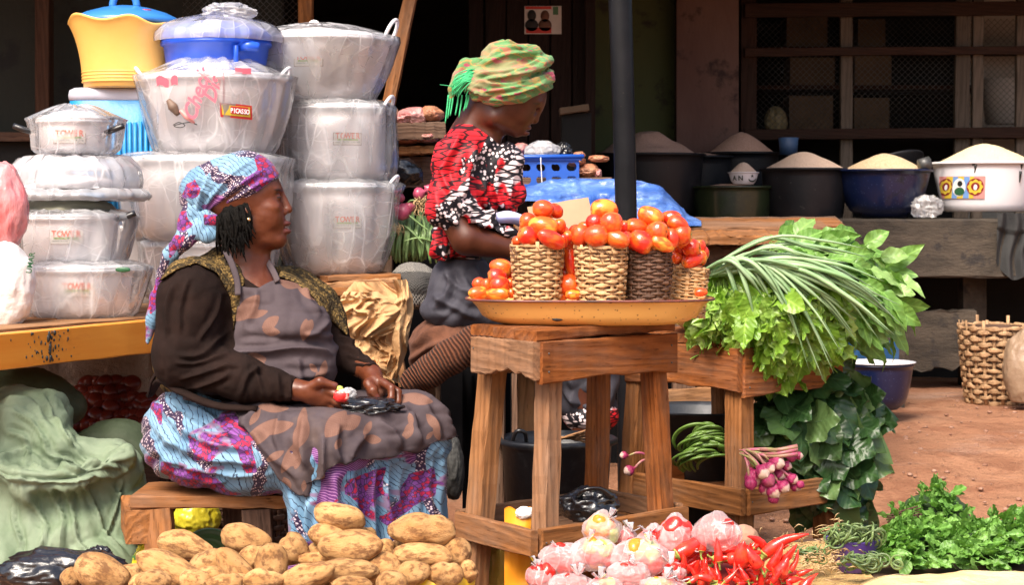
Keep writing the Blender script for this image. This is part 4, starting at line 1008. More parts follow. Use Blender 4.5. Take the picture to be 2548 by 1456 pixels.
lidpile('upper wrapped aluminium lid under the small pot', 175, 6.2, 388, 424, 118, 1); lidpile('lower wrapped aluminium lid of the left stack', 182, 6.15, 432, 470, 128, 2)
o = bagged('plastic_wrap', (X(182, 6.2), 6.2, Z(474, 6.2)), [(.03, 0), (132 * k * .9, .002), (138 * k * .9, .03), (128 * k * .9, .07), (100 * k * .9, .1), (.05, .105)], 31, 'film_white', amp=.03); T(o, 'milky crinkled bag over the two lids of the left stack', 'plastic bag', 'plastic bags round the pots')
o = bagged('plastic_wrap', (X(195, 6.15), 6.15, Z(500, 6.15)), [(.03, 0), (140 * k * .9, -.002), (150 * k * .9, .012), (135 * k * .9, .03), (.05, .035)], 33, 'film_white', amp=.03); T(o, 'flat milky bag spread between lids and dark pot lid', 'plastic bag', 'plastic bags round the pots')
pot('pot with a dark domed lid and black handle in the left stack', 175, 6.1, 540, 662, 118, 112, 22, 1, handles=((1, -.0, 'black'),), sk=190, skz=.09, flare=.026, round_=.03, top=.0, baglab='wide puffed bag round the dark lidded pot')
D = 6.1; k = D / F
o = mk('pot_cover', *lathe([(118 * k, 0), (119 * k, .006), (104 * k, .026), (70 * k, .046), (.01, .056)], 64, (X(172, D), D, Z(541, D) + .016)), mat('dark_lid', (.05, .05, .035), (.08, .075, .05), rough=.45, metal=.5)); T(o, 'dark grey domed lid lying on the left stack pot', 'lid')
pot('bottom pot of the left stack standing on the bench', 200, 6.05, 668, 794, 128, 120, 23, 1, sk=218, skz=.095, flare=.022, round_=.03, top=.004, baglab='clear bag round the bottom left stack pot')
o = mk('leaf_print', *lump((X(325, 6.0), 5.88, Z(668, 6.0)), (.022, .004, .008), 2), mp['green']); T(o, 'green scrap of printed plastic beside the left pots', 'scrap')
# edge bags
MT['redfilm'] = film('red_bag_film', (.80, .06, .07), lo=.75, hi=.97, sc=5, rough=.3)
MT['whitebag'] = mat('white_bag_plastic', (.74, .68, .66), (.80, .75, .72), rough=.45, bs=18, bst=.8, bd=.01, sss=0)
o = mk('red_bag', *crump((X(4, 5.75), 5.75, Z(520, 5.75)), (.070, .06, .125), 3, .14, 1.8, low=.1), mat('red_bag_plastic', (.60, .035, .04), (.80, .42, .42), sc=7, rough=.2, coat=.5, bs=26, bst=.9, bd=.012, stretch=(1, 1, .35))); T(o, 'shiny red and white plastic bag at the far end of the bench', 'plastic bag')
o = mk('white_bag', *crump((X(18, 5.7), 5.70, Z(718, 5.7)), (.075, .075, .125), 8, .10, 1.8, low=.08, flat=.93), MT['whitebag']); T(o, 'full white plastic bag below the red bag on the bench', 'plastic bag')
text('lettering', 'UMAR', (X(70, 5.6), 5.63, Z(655, 5.6)), .022, mp['green'], o, rot=(90, -80, 20))

# green woven sack: a big folded heap
def sackm(name, c1, c2, c3):
    s = NB(name); co = s.co((1, 1, 1), rnd=False)
    c = s.mix(s.step(s.noise(co, 5, 5, .6), .35, .65), c1, c2); c = s.mix(s.math('MULTIPLY', s.step(s.noise(co, 3.1, 6, .65), .52, .7), .5), c, c3)
    wv = s.math('MULTIPLY', s.wave(co, 110, 1, 1, 1, 'X'), s.wave(co, 110, 1, 1, 1, 'Z'))
    s.base(c); s.prin(rough=.55, spec=.4); s.bump(s.math('ADD', wv, s.math('MULTIPLY', s.noise(co, 22, 5), 2.5)), .35, .005); return s.m
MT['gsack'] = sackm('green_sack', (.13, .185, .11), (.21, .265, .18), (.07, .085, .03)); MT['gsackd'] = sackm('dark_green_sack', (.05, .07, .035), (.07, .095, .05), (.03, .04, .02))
SACK = [[(-20, 1175), (60, 1200), (150, 1212), (260, 1190), (330, 1150)], [(20, 1020), (80, 1060), (140, 1130)], [(100, 985), (150, 1050), (190, 1120)], [(-20, 1100), (60, 1120), (130, 1170)], [(200, 1140), (260, 1140), (310, 1170)], [(60, 1235), (110, 1330), (100, 1430)], [(160, 1235), (200, 1340), (250, 1400)], [(300, 1190), (290, 1260), (250, 1330)], [(15, 1250), (40, 1350), (20, 1450)], [(220, 1230), (245, 1300), (310, 1380)], [(340, 1220), (345, 1300), (385, 1340)], [(0, 1060), (50, 1090), (80, 1150)], [(110, 1110), (150, 1150), (240, 1165)], [(120, 1240), (150, 1300), (150, 1440)], [(270, 1210), (330, 1250), (370, 1300)], [(-10, 980), (60, 1000), (110, 1040)]]
def sack_vol(name, prims, m, seed, h=.009, amp=.018, label='', folds=()):
    pts = np.array([p[0] for p in prims]); rr = max(max(p[1]) if isinstance(p[1], tuple) else p[1] for p in prims)
    v = Vol(pts.min(0) - rr - .08, pts.max(0) + rr + .08, h)
    for c, r_, k_ in prims: v.ell(c, r_, k_)
    for a, b, ra, rb_2, k_ in folds: v.cap(a, b, ra, rb_2, k_)
    V, q = v.polys(); N = normals(V, q)
    wv = np.stack([vn(V * 3, 11), vn(V * 3, 12), vn(V * 3, 13)], 1)
    a1 = ridge(V * np.array([2.6, 2.6, 6.5]) + .9 * wv, seed, 2); a2 = ridge(V * np.array([9, 9, 4]) + 1.1 * wv, seed + 1, 3); a3 = ridge(V * np.array([26, 26, 20]) + .6 * wv, seed + 2, 2)
    d = amp * (1.5 * a1 + .55 * a2 * np.clip(a1 + .6, 0, 1) + .30 * a3 + .5 * vn(V * 2.2, seed + 4))
    V = V + N * (d + creases(V, SACK, 5, .016, 18))[:, None]; V[:, 2] = np.maximum(V[:, 2], .004)
    o = mk(name, V, q, m); T(o, label, 'sack'); return o
def Q(px, py, D): return tuple(P(px, py, D))
k = 5.4 / F
sack_vol('green_sack', [(Q(60, 1260, 5.5), (.24, .20, .26), .05), (Q(40, 1070, 5.6), (.14, .15, .13), .06), (Q(130, 1060, 5.6), (.08, .12, .10), .05), (Q(250, 1290, 5.45), (.16, .14, .22), .05), (Q(150, 1400, 5.4), (.33, .20, .2), .06), (Q(310, 1190, 5.5), (.08, .1, .08), .05)], MT['gsack'], 3, h=.0075, amp=.021,
         label='large folded pale green woven sack in front of the bench', folds=[(Q(-30, 1150, 5.32), Q(60, 1200, 5.27), .05, .05, .05), (Q(60, 1200, 5.27), Q(190, 1190, 5.27), .05, .04, .05), (Q(190, 1190, 5.27), Q(310, 1130, 5.36), .04, .035, .05), (Q(20, 1040, 5.45), Q(165, 1110, 5.42), .05, .05, .06), (Q(165, 1110, 5.42), Q(150, 1180, 5.4), .05, .03, .05)])
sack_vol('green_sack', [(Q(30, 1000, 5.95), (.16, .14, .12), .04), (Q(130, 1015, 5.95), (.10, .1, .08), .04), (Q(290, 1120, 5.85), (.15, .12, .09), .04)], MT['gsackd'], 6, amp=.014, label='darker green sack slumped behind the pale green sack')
# tomatoes in the dark under the bench
MT['tomdark'] = mat('shaded_tomato', (.10, .012, .008), (.16, .022, .012), rough=.3, bst=.05)  # shade under the bench is put into this darker tomato colour
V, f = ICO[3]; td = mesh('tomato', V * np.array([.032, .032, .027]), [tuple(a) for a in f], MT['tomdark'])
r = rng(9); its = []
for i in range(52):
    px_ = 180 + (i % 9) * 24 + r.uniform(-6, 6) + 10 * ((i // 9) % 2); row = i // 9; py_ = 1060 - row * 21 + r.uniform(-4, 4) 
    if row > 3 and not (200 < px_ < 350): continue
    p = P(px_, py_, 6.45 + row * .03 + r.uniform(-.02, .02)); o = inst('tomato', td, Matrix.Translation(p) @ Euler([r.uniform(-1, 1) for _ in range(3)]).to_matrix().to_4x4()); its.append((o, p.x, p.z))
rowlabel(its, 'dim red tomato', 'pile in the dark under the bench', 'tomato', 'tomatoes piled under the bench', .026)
tb = thing('storage_box', 'low dark wooden box holding tomatoes under the bench', 'box', (X(280, 6.5), 6.5, .15))
board('side', (X(160, 6.4), 6.36, .27), (X(400, 6.4), 6.36, .27), .03, .26, MT['wood_dark'], tb); board('floor_board', (X(160, 6.5), 6.55, .40), (X(400, 6.5), 6.55, .40), .34, .02, MT['wood_dark'], tb)
board('leg', (X(170, 6.5), 6.55, 0), (X(170, 6.5), 6.55, .39), .05, .05, MT['wood_dark'], tb, up=(1, 0, 0)); board('leg', (X(390, 6.5), 6.55, 0), (X(390, 6.5), 6.55, .39), .05, .05, MT['wood_dark'], tb, up=(1, 0, 0))
# black bags at the bottom corner
def bagthing(name, label, c, rad, seed, m, amp=.2, fs=2.2, flat=.8, low=.15, cat='plastic bag', top=0, rot=0):
    V, f = crump((0, 0, 0), rad, seed, amp, fs, 5, flat, low, top)
    V, f = xf((V, f), Matrix.Translation(c) @ Matrix.Rotation(rot, 4, 'Y')); o = mk(name, V, f, m); T(o, label, cat); return o
bagthing('black_bag', 'crumpled black plastic bag in front of the green sack', Q(150, 1425, 4.75), (.135, .08, .05), 4, MT['black_film'], .22, 2.6)
bagthing('black_bag', 'small knotted black plastic tuft on the green sack', Q(246, 1382, 4.85), (.028, .02, .018), 9, MT['black_film'], .4, 2.2)
MT['yfilm'] = mat('yellow_bag_film', (.72, .58, .02), (.80, .68, .05), rough=.3, bs=20, bst=.9, bd=.01, coat=.2, stretch=(1, 1, .6))
bagthing('yellow_bag', 'bright yellow plastic bag under the wooden bench seat', Q(488, 1290, 5.55), (.06, .05, .055), 4, MT['yfilm'], .16, 2.2)
bagthing('yellow_bag', 'crumpled yellow plastic bag by the bench leg', Q(352, 1330, 5.4), (.035, .04, .055), 5, MT['yfilm'], .25, 2.2)
bagthing('yellow_bag', 'yellow bag with dark print behind the potatoes', Q(372, 1400, 5.2), (.04, .04, .045), 6, mat('printed_yellow_film', (.72, .58, .03), (.05, .16, .03), sc=14, lo=.52, hi=.56, rough=.3, bs=20, bst=.9, bd=.01), .2, 2.2)
# green plate
gp = thing('green_plate', 'round ridged green plastic lid leaning behind the potatoes', 'lid', (X(530, 5.35), 5.35, .1))
MT['gplate'] = plastic('green_plastic_lid', (.13, .24, .07), .4)
V, f = lathe([(.075, 0), (.078, .006), (.070, .009), (.066, .005), (.055, .005), (.052, .008), (.046, .005), (.032, .005), (.029, .008), (.025, .005), (.001, .005)], 48)
mk('disc', *xf((V, f), Matrix.Translation(P(520, 1385, 5.35)) @ Euler((R(62), 0, R(12))).to_matrix().to_4x4()), MT['gplate'], gp)

def shade_curtain(name, label, pa, pb, D0, D1, z0, z1, m, seed, n=60, cat='cloth'):
    def fn(u, v):
        x0_, x1_ = X(pa, D0), X(pb, D1); x = x0_ + (x1_ - x0_) * u; D = D0 + (D1 - D0) * u + .02 * ridge(np.stack([u * 9, v * 1.5, u * 0], 1), seed, 2) + .02; return np.stack([x, D, z1 + (z0 - z1) * v + .01 * np.sin(u * 23)], 1)
    V, f = grid(n, 24, fn); o = mk(name, V, f, m); T(o, label, cat); return o
MT['shade_cloth'] = mat('shade_sheet_black', (.006, .006, .007), (.011, .011, .012), rough=.9, bst=.2, spec=.1)  # near-black colour for sheets added where deep shade belongs
shade_curtain('shade_sheet', 'added black sheet standing for shade behind the tomatoes under the bench', 180, 1000, 6.75, 7.9, .0, .76, MT['shade_cloth'], 3)
# ---------------------------------------------------------------- people
class Bd:
    def __init__(s, D0, lo, hi, dlo, dhi, h):
        s.D0 = D0; s.s = D0 / F
        a = P(lo[0], hi[1], D0); b = P(hi[0], lo[1], D0)
        s.v = Vol((a.x - .02, D0 + dlo * s.s, a.z - .02), (b.x + .02, D0 + dhi * s.s, b.z + .02), h)
    def p(s, px, py, dy): D = s.D0 + dy * s.s; return np.array(P(px, py, D)), D / F
    def e(s, px, py, dy, rx, ry, rz, k=14, rot=None, op='add'):
        c, q = s.p(px, py, dy); s.v.ell(c, (rx * q, ry * q, rz * q), k * q, rot, op)
    def c(s, px, py, dy, qx, qy, dq, r0, r1, k=14, op='add'):
        a, q = s.p(px, py, dy); b, _ = s.p(qx, qy, dq); s.v.cap(a, b, r0 * q, r1 * q, k * q, op)
    def ch(s, pts, rs, k=6):
        for i in range(len(pts) - 1): s.c(*pts[i], *pts[i + 1], rs[i], rs[i + 1], k)
def disp(V, q, fn, it=0):
    N = normals(V, q); return V + N * fn(V, N)[:, None]
def skin(name='skin', a=(.088, .022, .0088), b=(.140, .040, .0165)):
    s = NB(name); co = s.co((1, 1, 1), rnd=False); at = s.attr('Col')
    base = s.mix(s.step(s.noise(co, 22, 5, .6), .3, .7), a, b)
    c = s.mix(at.outputs['Color'], base, (.20, .062, .052)) if False else None
    sp = s.n('SeparateColor'); s.l(at.outputs['Color'], sp.inputs[0])
    c = s.mix(sp.outputs[0], base, (.125, .036, .028))          # lips, nails, palm
    c = s.mix(sp.outputs[1], c, (.018, .009, .007))            # brows, lashes
    c = s.mix(sp.outputs[2], c, (.34, .16, .11))               # lighter palms
    s.base(c); s.prin(rough=s.math('MULTIPLY_ADD', s.noise(co, 60, 3), .2, .28), spec=.42, sss=.08); s.b.inputs['Subsurface Radius'].default_value = (.012, .004, .002)
    s.bump(s.noise(co, 260, 5, .7), .22, .0015); return s.m
MT['skin'] = skin(); MT['skin2'] = skin('skin_deep_shaded', (.060, .016, .008), (.095, .028, .014))  # second skin: her own deeper tone plus shade put into the colour
def spotfield(V, items):
    """items: (world centre, radii) -> soft 0..1 mask"""
    m = np.zeros(len(V))
    for c, r_ in items:
        d = np.sqrt((((V - np.array(c)) / np.array(r_)) ** 2).sum(1)); m = np.maximum(m, np.clip((1.15 - d) / .3, 0, 1))
    return m
# cloths
def paint(ob, V, *chan):
    X_, Y_ = proj(V); X_ = X_ + 16 * fbm(V * 16, 2, 2); Y_ = Y_ + 16 * fbm(V * 16, 5, 2); C = np.zeros((len(V), 3))
    for k, polys in enumerate(chan):
        for pl_ in polys: C[:, k] = np.maximum(C[:, k], np.clip(.5 - PolyR(pl_, 5.2)(X_, Y_) / .010, 0, 1))
    colattr(ob, C)
def ankara(name, sc=1.0, hot=.5):
    """light blue wax print: fine wavy lines, berry clusters in pink and purple, dark beaded stems"""
    s = NB(name); co = s.co((sc, sc * .35, sc), rnd=False, warp=(.05, 7))
    cs = s.co((sc, sc * .35, sc), rnd=False, rot=(0, 35, 0), warp=(.16, 4.5)); cs2 = s.co((sc, sc * .35, sc), rnd=False, rot=(0, -25, 0), warp=(.2, 3.5))
    ln = s.wave(cs, 26, 3.5, 2, 2.5, 'X'); base = s.mix(s.step(s.noise(co, 9, 3), .3, .7), (.105, .225, .36), (.20, .345, .48))
    c = s.mix(s.step(ln, .93, .98), base, (.02, .035, .07)); c = s.mix(s.math('MULTIPLY', s.step(s.wave(cs, 26, 3.5, 2, 2.5, 'X'), .0, .12), .0), c, (.6, .75, .8))
    # beaded stems
    w1 = s.wave(cs2, 4.2, 5, 3, 1.3, 'DIAGONAL'); band = s.math('MULTIPLY', s.step(w1, .80, .84), s.step(s.noise(cs2, 5, 2), .38, .44))
    bd = s.vor(cs, 150, rnd=.5); bead = s.mix(s.step(bd.outputs[0], .30, .40), (.62, .50, .55), (.03, .015, .05))
    at0 = s.attr('Col'); ms0 = s.n('SeparateColor'); s.l(at0.outputs['Color'], ms0.inputs[0]); c = s.mix(s.math('MAXIMUM', band, s.step(ms0.outputs[1], .45, .5)), c, bead)
    # berries
    v = s.vor(cs, 92, rnd=.75); sp = s.n('SeparateColor'); s.l(v.outputs['Color'], sp.inputs[0])
    bc = s.ramp(sp.outputs[0], [(0, (.16, .035, .22)), (.30, (.25, .12, .31)), (.31, (.36, .010, .055)), (.72, (.46, .015, .08)), (.73, (.20, .055, .27)), (1, (.38, .17, .40))], 'CONSTANT')
    rim = s.vor(cs, 92, 'DISTANCE_TO_EDGE', .75)
    bc = s.mix(s.step(rim.outputs[0], .05, .09), (.05, .02, .07), bc)
    at = s.attr('Col'); ms = s.n('SeparateColor'); s.l(at.outputs['Color'], ms.inputs[0])
    fld = s.noise(s.co((sc * 1.5, sc * .5, sc * 2.6), rnd=False, rot=(0, -38, 0), warp=(.3, 3)), 3.4, 3, .55)
    fld = s.math('ADD', fld, s.math('MULTIPLY', ms.outputs[0], .35))
    m_ = s.step(fld, 1 - hot * .86, 1 - hot * .86 + .012); mo = s.step(fld, 1 - hot * .86 - .022, 1 - hot * .86 - .010)
    c = s.mix(mo, c, (.20, .14, .24)); c = s.mix(m_, c, bc)
    # dark purple fan leaves
    f2 = s.noise(s.co((sc * 1.2, sc * .5, sc * 2), rnd=False, rot=(0, 50, 0)), 3.0, 2); fan = s.step(s.math('ADD', f2, s.math('MULTIPLY', ms.outputs[2], .6)), .63, .64)
    c = s.mix(fan, c, s.mix(s.step(s.wave(cs, 85, 2, 2, 1, 'DIAGONAL'), .7, .9), (.10, .02, .13), (.34, .16, .34)))
    s.base(c); s.prin(rough=.62, spec=.3, sheen=.1); s.bump(s.noise(s.co((1, 1, 1), rnd=False), 130, 4), .15, .002); return s.m
MT['ankara'] = ankara('blue_wax_print', 1.0, .49); MT['ankara_wrap'] = ankara('blue_wrap_print', 1.15, .50)
def knit(name, c1, c2, c3, sc=150):
    s = NB(name); co = s.co((1, 1, 1), rnd=False); v = s.vor(co, sc); n_ = s.noise(co, 45, 4, .7)
    c = s.mix(s.step(n_, .45, .56), c1, c2); c = s.mix(s.math('MULTIPLY', s.step(v.outputs[0], .3, .6), .7), c, c3)
    s.base(c); s.prin(rough=.9, spec=.1, sheen=.0); s.bump(v.outputs[0], .8, .004); return s.m
MT['vest'] = knit('olive_gold_knit', (.045, .034, .018), (.25, .16, .055), (.02, .015, .01))
MT['sleeve'] = mat('dark_brown_jersey', (.010, .0055, .0045), (.019, .010, .008), sc=12, rough=.9, bs=300, bst=.5, bd=.002, spec=.12)
def apronm():
    s = NB('grey_floral_apron'); co = s.co((1, 1, 1), rnd=False); at = s.attr('Col'); sp = s.n('SeparateColor'); s.l(at.outputs['Color'], sp.inputs[0])
    g = s.mix(s.step(s.noise(co, 8, 5, .6), .3, .7), (.046, .034, .039), (.078, .060, .067)); g = s.mix(s.math('MULTIPLY', s.step(s.noise(co, 3.3, 6, .7), .56, .72), .4), g, (.13, .085, .065))
    leaf = s.mix(s.step(s.noise(co, 16, 4), .3, .7), (.135, .070, .052), (.20, .108, .080))
    vn_ = s.math('MULTIPLY', s.math('SINE', s.math('MULTIPLY', sp.outputs[1], 85.0)), .5); vn_ = s.step(s.math('ADD', vn_, .5), .55, .95)
    leaf = s.mix(s.math('MULTIPLY', vn_, .5), leaf, (.12, .055, .045))
    c = s.mix(s.step(sp.outputs[0], .50, .53), g, leaf); c = s.mix(s.math('MULTIPLY', s.math('SUBTRACT', 1.0, s.step(s.math('ABSOLUTE', s.math('SUBTRACT', sp.outputs[0], .515)), .012, .022)), .5), c, (.10, .05, .045))
    s.base(c); s.prin(rough=.8, spec=.2); s.bump(s.noise(co, 240, 4), .2, .002); return s.m
MT['apron'] = apronm()
def leaffield(V, leaves):
    x, y = proj(V); best = np.full(len(V), -1.0); g = np.zeros(len(V))
    for (px, py, ang, L, W_) in leaves:
        a = R(ang); u = ((x - px) * math.cos(a) - (y - py) * math.sin(a)) / L; v = ((x - px) * math.sin(a) + (y - py) * math.cos(a)) / W_
        v = v + .25 * (u - .5) ** 2
        f = np.where((u > -.1) & (u < 1.1), np.sin(np.clip(u, 0, 1) * math.pi) ** .75 - np.abs(v) - np.maximum(-u, 0) * 3 - np.maximum(u - 1, 0) * 3, -1)
        m = f > best; best = np.where(m, f, best); g = np.where(m, (u + np.abs(v) * .35) * L / 90.0, g)
    return np.clip(best * .5 + .5, 0, 1), g

SLV = [[(578, 872), (535, 880), (480, 902), (430, 905)], [(572, 815), (540, 850), (490, 880), (440, 885)], [(600, 905), (550, 912), (490, 935), (440, 950)], [(640, 900), (645, 940), (655, 990)], [(690, 925), (692, 960), (700, 992)], [(722, 930), (722, 965), (724, 996)],
  [(430, 700), (415, 770), (415, 840)], [(548, 730), (535, 790), (500, 845)], [(470, 690), (450, 760), (450, 830)], [(845, 835), (870, 842), (890, 850)], [(850, 862), (880, 866), (905, 872)], [(862, 885), (890, 888), (918, 893)], [(875, 905), (905, 906), (930, 912)], [(570, 930), (520, 960), (450, 980)], [(660, 900), (620, 930), (600, 985)]]
BIB = [([(575, 884), (640, 872), (720, 868), (790, 874), (836, 884)], 1.6, 8), [(590, 858), (650, 850), (700, 852)], [(760, 700), (775, 750), (800, 790)], [(640, 720), (630, 770), (600, 810)], [(700, 930), (760, 940), (830, 930)], [(600, 930), (660, 950), (700, 985)], [(740, 890), (745, 940), (735, 985)], [(820, 800), (790, 830), (760, 840)]]
LAP = [[(640, 1012), (612, 1040), (600, 1062)], [(700, 1030), (680, 1090), (705, 1160)], [(850, 1050), (840, 1110), (850, 1158)], [(915, 1075), (890, 1120), (880, 1150)], [(940, 1045), (985, 1075), (1005, 1125)], [(1050, 1000), (1085, 1045), (1110, 1095)], [(1000, 1000), (1030, 1050), (1050, 1110)], [(620, 1060), (660, 1120), (740, 1200)], [(760, 1030), (745, 1100), (755, 1180)], [(560, 1000), (620, 1000), (700, 1012)], [(880, 1030), (960, 1030), (1040, 1045)]]
SKT = [[(378, 1000), (430, 1060), (520, 1100), (600, 1115)], [(362, 1050), (420, 1100), (520, 1140), (640, 1150)], [(370, 1105), (440, 1160), (560, 1185), (640, 1180)], [(450, 1005), (520, 1040), (590, 1085)], [(420, 1010), (470, 1060), (560, 1085)], [(400, 1170), (480, 1195), (560, 1215)], [(760, 1255), (752, 1310), (750, 1400)], [(830, 1195), (838, 1280), (840, 1400)], [(930, 1165), (925, 1260), (925, 1400)], [(1000, 1145), (1008, 1250), (1010, 1400)], [(1072, 1130), (1078, 1250), (1075, 1400)], [(880, 1180), (885, 1280), (880, 1400)], [(965, 1150), (970, 1280), (968, 1400)], [(700, 1220), (720, 1290), (715, 1400)], [(1110, 1120), (1108, 1240), (1110, 1400)]]
BLO = [[(1095, 410), (1120, 480), (1190, 555)], [(1185, 345), (1175, 420), (1150, 500)], [(1085, 470), (1100, 530), (1150, 560)], [(1245, 390), (1232, 460), (1265, 530)], [(1285, 430), (1275, 490), (1290, 540)], [(1150, 330), (1120, 380), (1090, 430)], [(1210, 420), (1205, 480), (1240, 560)], [(1100, 580), (1110, 610), (1105, 650)], [(1070, 560), (1078, 600), (1080, 645)], [(1130, 480), (1170, 540), (1230, 570)]]
SKW = [[(1100, 670), (1150, 715), (1230, 755)], [(1070, 730), (1130, 765), (1190, 800)], [(1180, 655), (1200, 700), (1235, 730)], [(1120, 660), (1110, 720), (1075, 770)], [(1150, 680), (1190, 740), (1240, 790)], [(1420, 930), (1430, 990), (1425, 1040)], [(1480, 940), (1490, 1000), (1485, 1045)], [(1400, 970), (1450, 1010), (1520, 1020)]]
HWR = [[(500, 552), (520, 500), (570, 440), (640, 390)], [(505, 545), (545, 500), (600, 460), (660, 420)], [(495, 545), (495, 490), (530, 420), (590, 385)], [(510, 552), (560, 515), (630, 470), (685, 440)], [(480, 520), (470, 480), (490, 440)], [(512, 556), (560, 530), (600, 512)], [(470, 475), (500, 470), (515, 490)]]
TBN = [[(1160, 220), (1220, 240), (1290, 232), (1360, 205)], [(1170, 195), (1240, 208), (1310, 200), (1372, 178)], [(1190, 178), (1250, 172), (1320, 155), (1350, 140)], [(1210, 155), (1260, 135), (1320, 130)], [(1200, 245), (1260, 250), (1330, 238)], [(1185, 205), (1230, 190), (1300, 182), (1360, 165)], [(1230, 120), (1270, 112), (1310, 122)], [(1180, 232), (1240, 222), (1300, 212)], [(1250, 190), (1300, 170), (1345, 165)]]
# ======== seated woman
W1 = thing('person', 'seated woman in blue printed headwrap, grey floral apron and dark sleeves', 'person', tuple(P(640, 1520, 5.2)))
B = Bd(5.2, (330, 365), (1160, 1500), -300, 270, .0031)
def head1(b, g=0):
    b.e(592, 478, 0, 100 + g, 80 + g, 92 + g)
    b.e(640, 520, 0, 62, 62, 76, 20); b.e(668, 470, 0, 30, 56, 44, 14)
    b.e(662, 538, -20, 44, 42, 50, 14); b.e(662, 538, 20, 44, 42, 50, 14)
    b.c(612, 560, -44, 686, 594, -12, 28, 21, 18); b.c(612, 560, 44, 686, 594, 12, 28, 21, 18)
    b.e(690, 594, 0, 22, 22, 20, 12); b.e(655, 598, 0, 46, 46, 22, 18)
    b.e(692, 562, 0, 19, 30, 30, 12)
    b.e(688, 472, 0, 15, 44, 9, 8)
    b.c(700, 482, 0, 716, 517, 0, 7.5, 9.5, 6); b.e(717, 522, 0, 11, 11, 9.5, 4); b.e(706, 528, -13, 10.5, 8, 9, 3.5); b.e(706, 528, 13, 10.5, 8, 9, 3.5)
    b.e(707, 537, -9, 5, 4, 3, 2, op='sub')
    b.e(705, 492, -25, 14, 13, 10, 7, op='sub'); b.e(688, 492, -26, 13, 13, 9, 3); b.e(676, 515, -44, 20, 14, 13, 12)
    b.e(703, 492, 25, 12, 10, 9, 8, op='sub'); b.e(688, 492, 25, 13, 13, 9.5, 5)
    b.e(711, 556, 0, 13, 22, 7.5, 3.5); b.e(710, 575, 0, 15, 20, 8.5, 3.5); b.e(716, 565.5, 0, 12, 24, 2.2, 2.5, op='sub')
    b.e(612, 528, -80, 13, 6, 21, 5, rot=(0, 12, 0)); b.e(616, 545, -81, 7, 5, 8, 4)
head1(B)
B.c(600, 590, 5, 612, 700, 5, 54, 62, 25); B.c(636, 606, 5, 648, 690, 0, 24, 34, 18)
TOR = [(560, 735, 20, 150, 120, 100), (480, 715, -70, 72, 66, 70), (715, 735, 110, 85, 66, 70), (640, 735, 10, 100, 105, 62), (690, 800, 0, 132, 125, 105), (690, 905, -10, 148, 135, 105), (600, 900, 20, 160, 140, 130), (500, 850, 40, 118, 125, 170)]
for t_ in TOR: B.e(t_[0], t_[1], t_[2], t_[3] - 24, t_[4] - 24, t_[5] - 20, 30)
B.c(475, 740, -100, 462, 880, -115, 66, 58, 20); B.c(465, 895, -120, 690, 958, -176, 48, 22, 12); B.c(690, 958, -176, 735, 970, -185, 22, 25, 8)
B.c(785, 775, 120, 835, 875, 90, 40, 30, 20); B.c(835, 880, 85, 925, 932, -25, 30, 23, 12)
B.c(540, 1080, -60, 800, 1125, -225, 80, 60, 30); B.c(600, 1080, 90, 1035, 1085, -20, 80, 60, 30); B.c(800, 1130, -225, 795, 1470, -190, 48, 34, 20); B.c(1035, 1090, -20, 1030, 1470, 0, 48, 34, 20)
# right hand
B.c(735, 970, -185, 775, 978, -190, 26, 27, 10); B.e(795, 984, -190, 40, 17, 30, 12, rot=(0, 14, 0))
B.ch([(812, 972, -198), (840, 984, -208), (862, 1004, -200)], [11, 9.5, 7.5], 5); B.ch([(812, 986, -192), (838, 1002, -203), (853, 1020, -190)], [11, 9.5, 7.5], 5)
B.ch([(806, 998, -182), (828, 1015, -190), (838, 1029, -178)], [10.5, 9, 7.5], 4); B.ch([(796, 1008, -174), (812, 1024, -178), (822, 1034, -168)], [9.5, 8, 7], 4)
B.ch([(762, 968, -200), (796, 951, -212), (834, 960, -208)], [14, 12.5, 8.5], 7)
# left hand
B.c(925, 932, -25, 932, 950, -50, 24, 24, 10); B.e(934, 966, -62, 25, 18, 31, 10, rot=(10, -8, 0))
B.ch([(916, 955, -76), (928, 974, -94), (939, 992, -95)], [13.5, 12.5, 9.5], 6)
B.ch([(950, 950, -72), (974, 966, -96), (974, 990, -106), (951, 1010, -104)], [11, 10, 9, 7.5], 4)
B.ch([(958, 956, -60), (990, 976, -78), (991, 1000, -90), (967, 1017, -94)], [10.5, 10, 8.5, 7.5], 4)
B.ch([(955, 966, -48), (998, 990, -60), (994, 1012, -74), (974, 1024, -80)], [10, 9, 8, 7], 3)
B.ch([(945, 976, -40), (975, 1008, -44), (978, 1022, -56)], [9, 8, 7], 3)
V, q = B.v.polys()
V = V + normals(V, q) * (.0006 * vn(V * 90, 3))[:, None]
bw1 = mk('body', V, q, MT['skin'], W1, origin=False)
def w(b, px, py, dy): return b.p(px, py, dy)[0]
sq = B.s
C = np.zeros((len(V), 3))
C[:, 0] = spotfield(V, [(w(B, 712, 556, 0), (.016, .028, .008)), (w(B, 712, 575, 0), (.018, .028, .009)), (w(B, 941, 990, -104), (.009, .006, .010)), (w(B, 836, 959, -217), (.010, .006, .006))])
C[:, 1] = np.maximum(spotfield(V, [(w(B, 698, 473, -30), (.018, .03, .0035)), (w(B, 700, 491, -34), (.014, .014, .0030)), (w(B, 690, 482, -36), (.012, .01, .0016))]), .9 * spotfield(V, [(w(B, 716, 566, 0), (.010, .026, .0020)), (w(B, 708, 535, -8), (.004, .004, .003))]))
C[:, 2] = .8 * spotfield(V, [(w(B, 945, 985, -60), (.028, .03, .022)), (w(B, 840, 1005, -170), (.02, .02, .03))])
colattr(bw1, C)
c_ = w(B, 619, 546, -87); mk('earring', *xf(ICO[2] if False else (ICO[2][0] * .0055, [tuple(a) for a in ICO[2][1]]), Matrix.Translation(c_)), mat('gold', (.75, .55, .3), None, metal=.9, rough=.2, bst=0), W1)
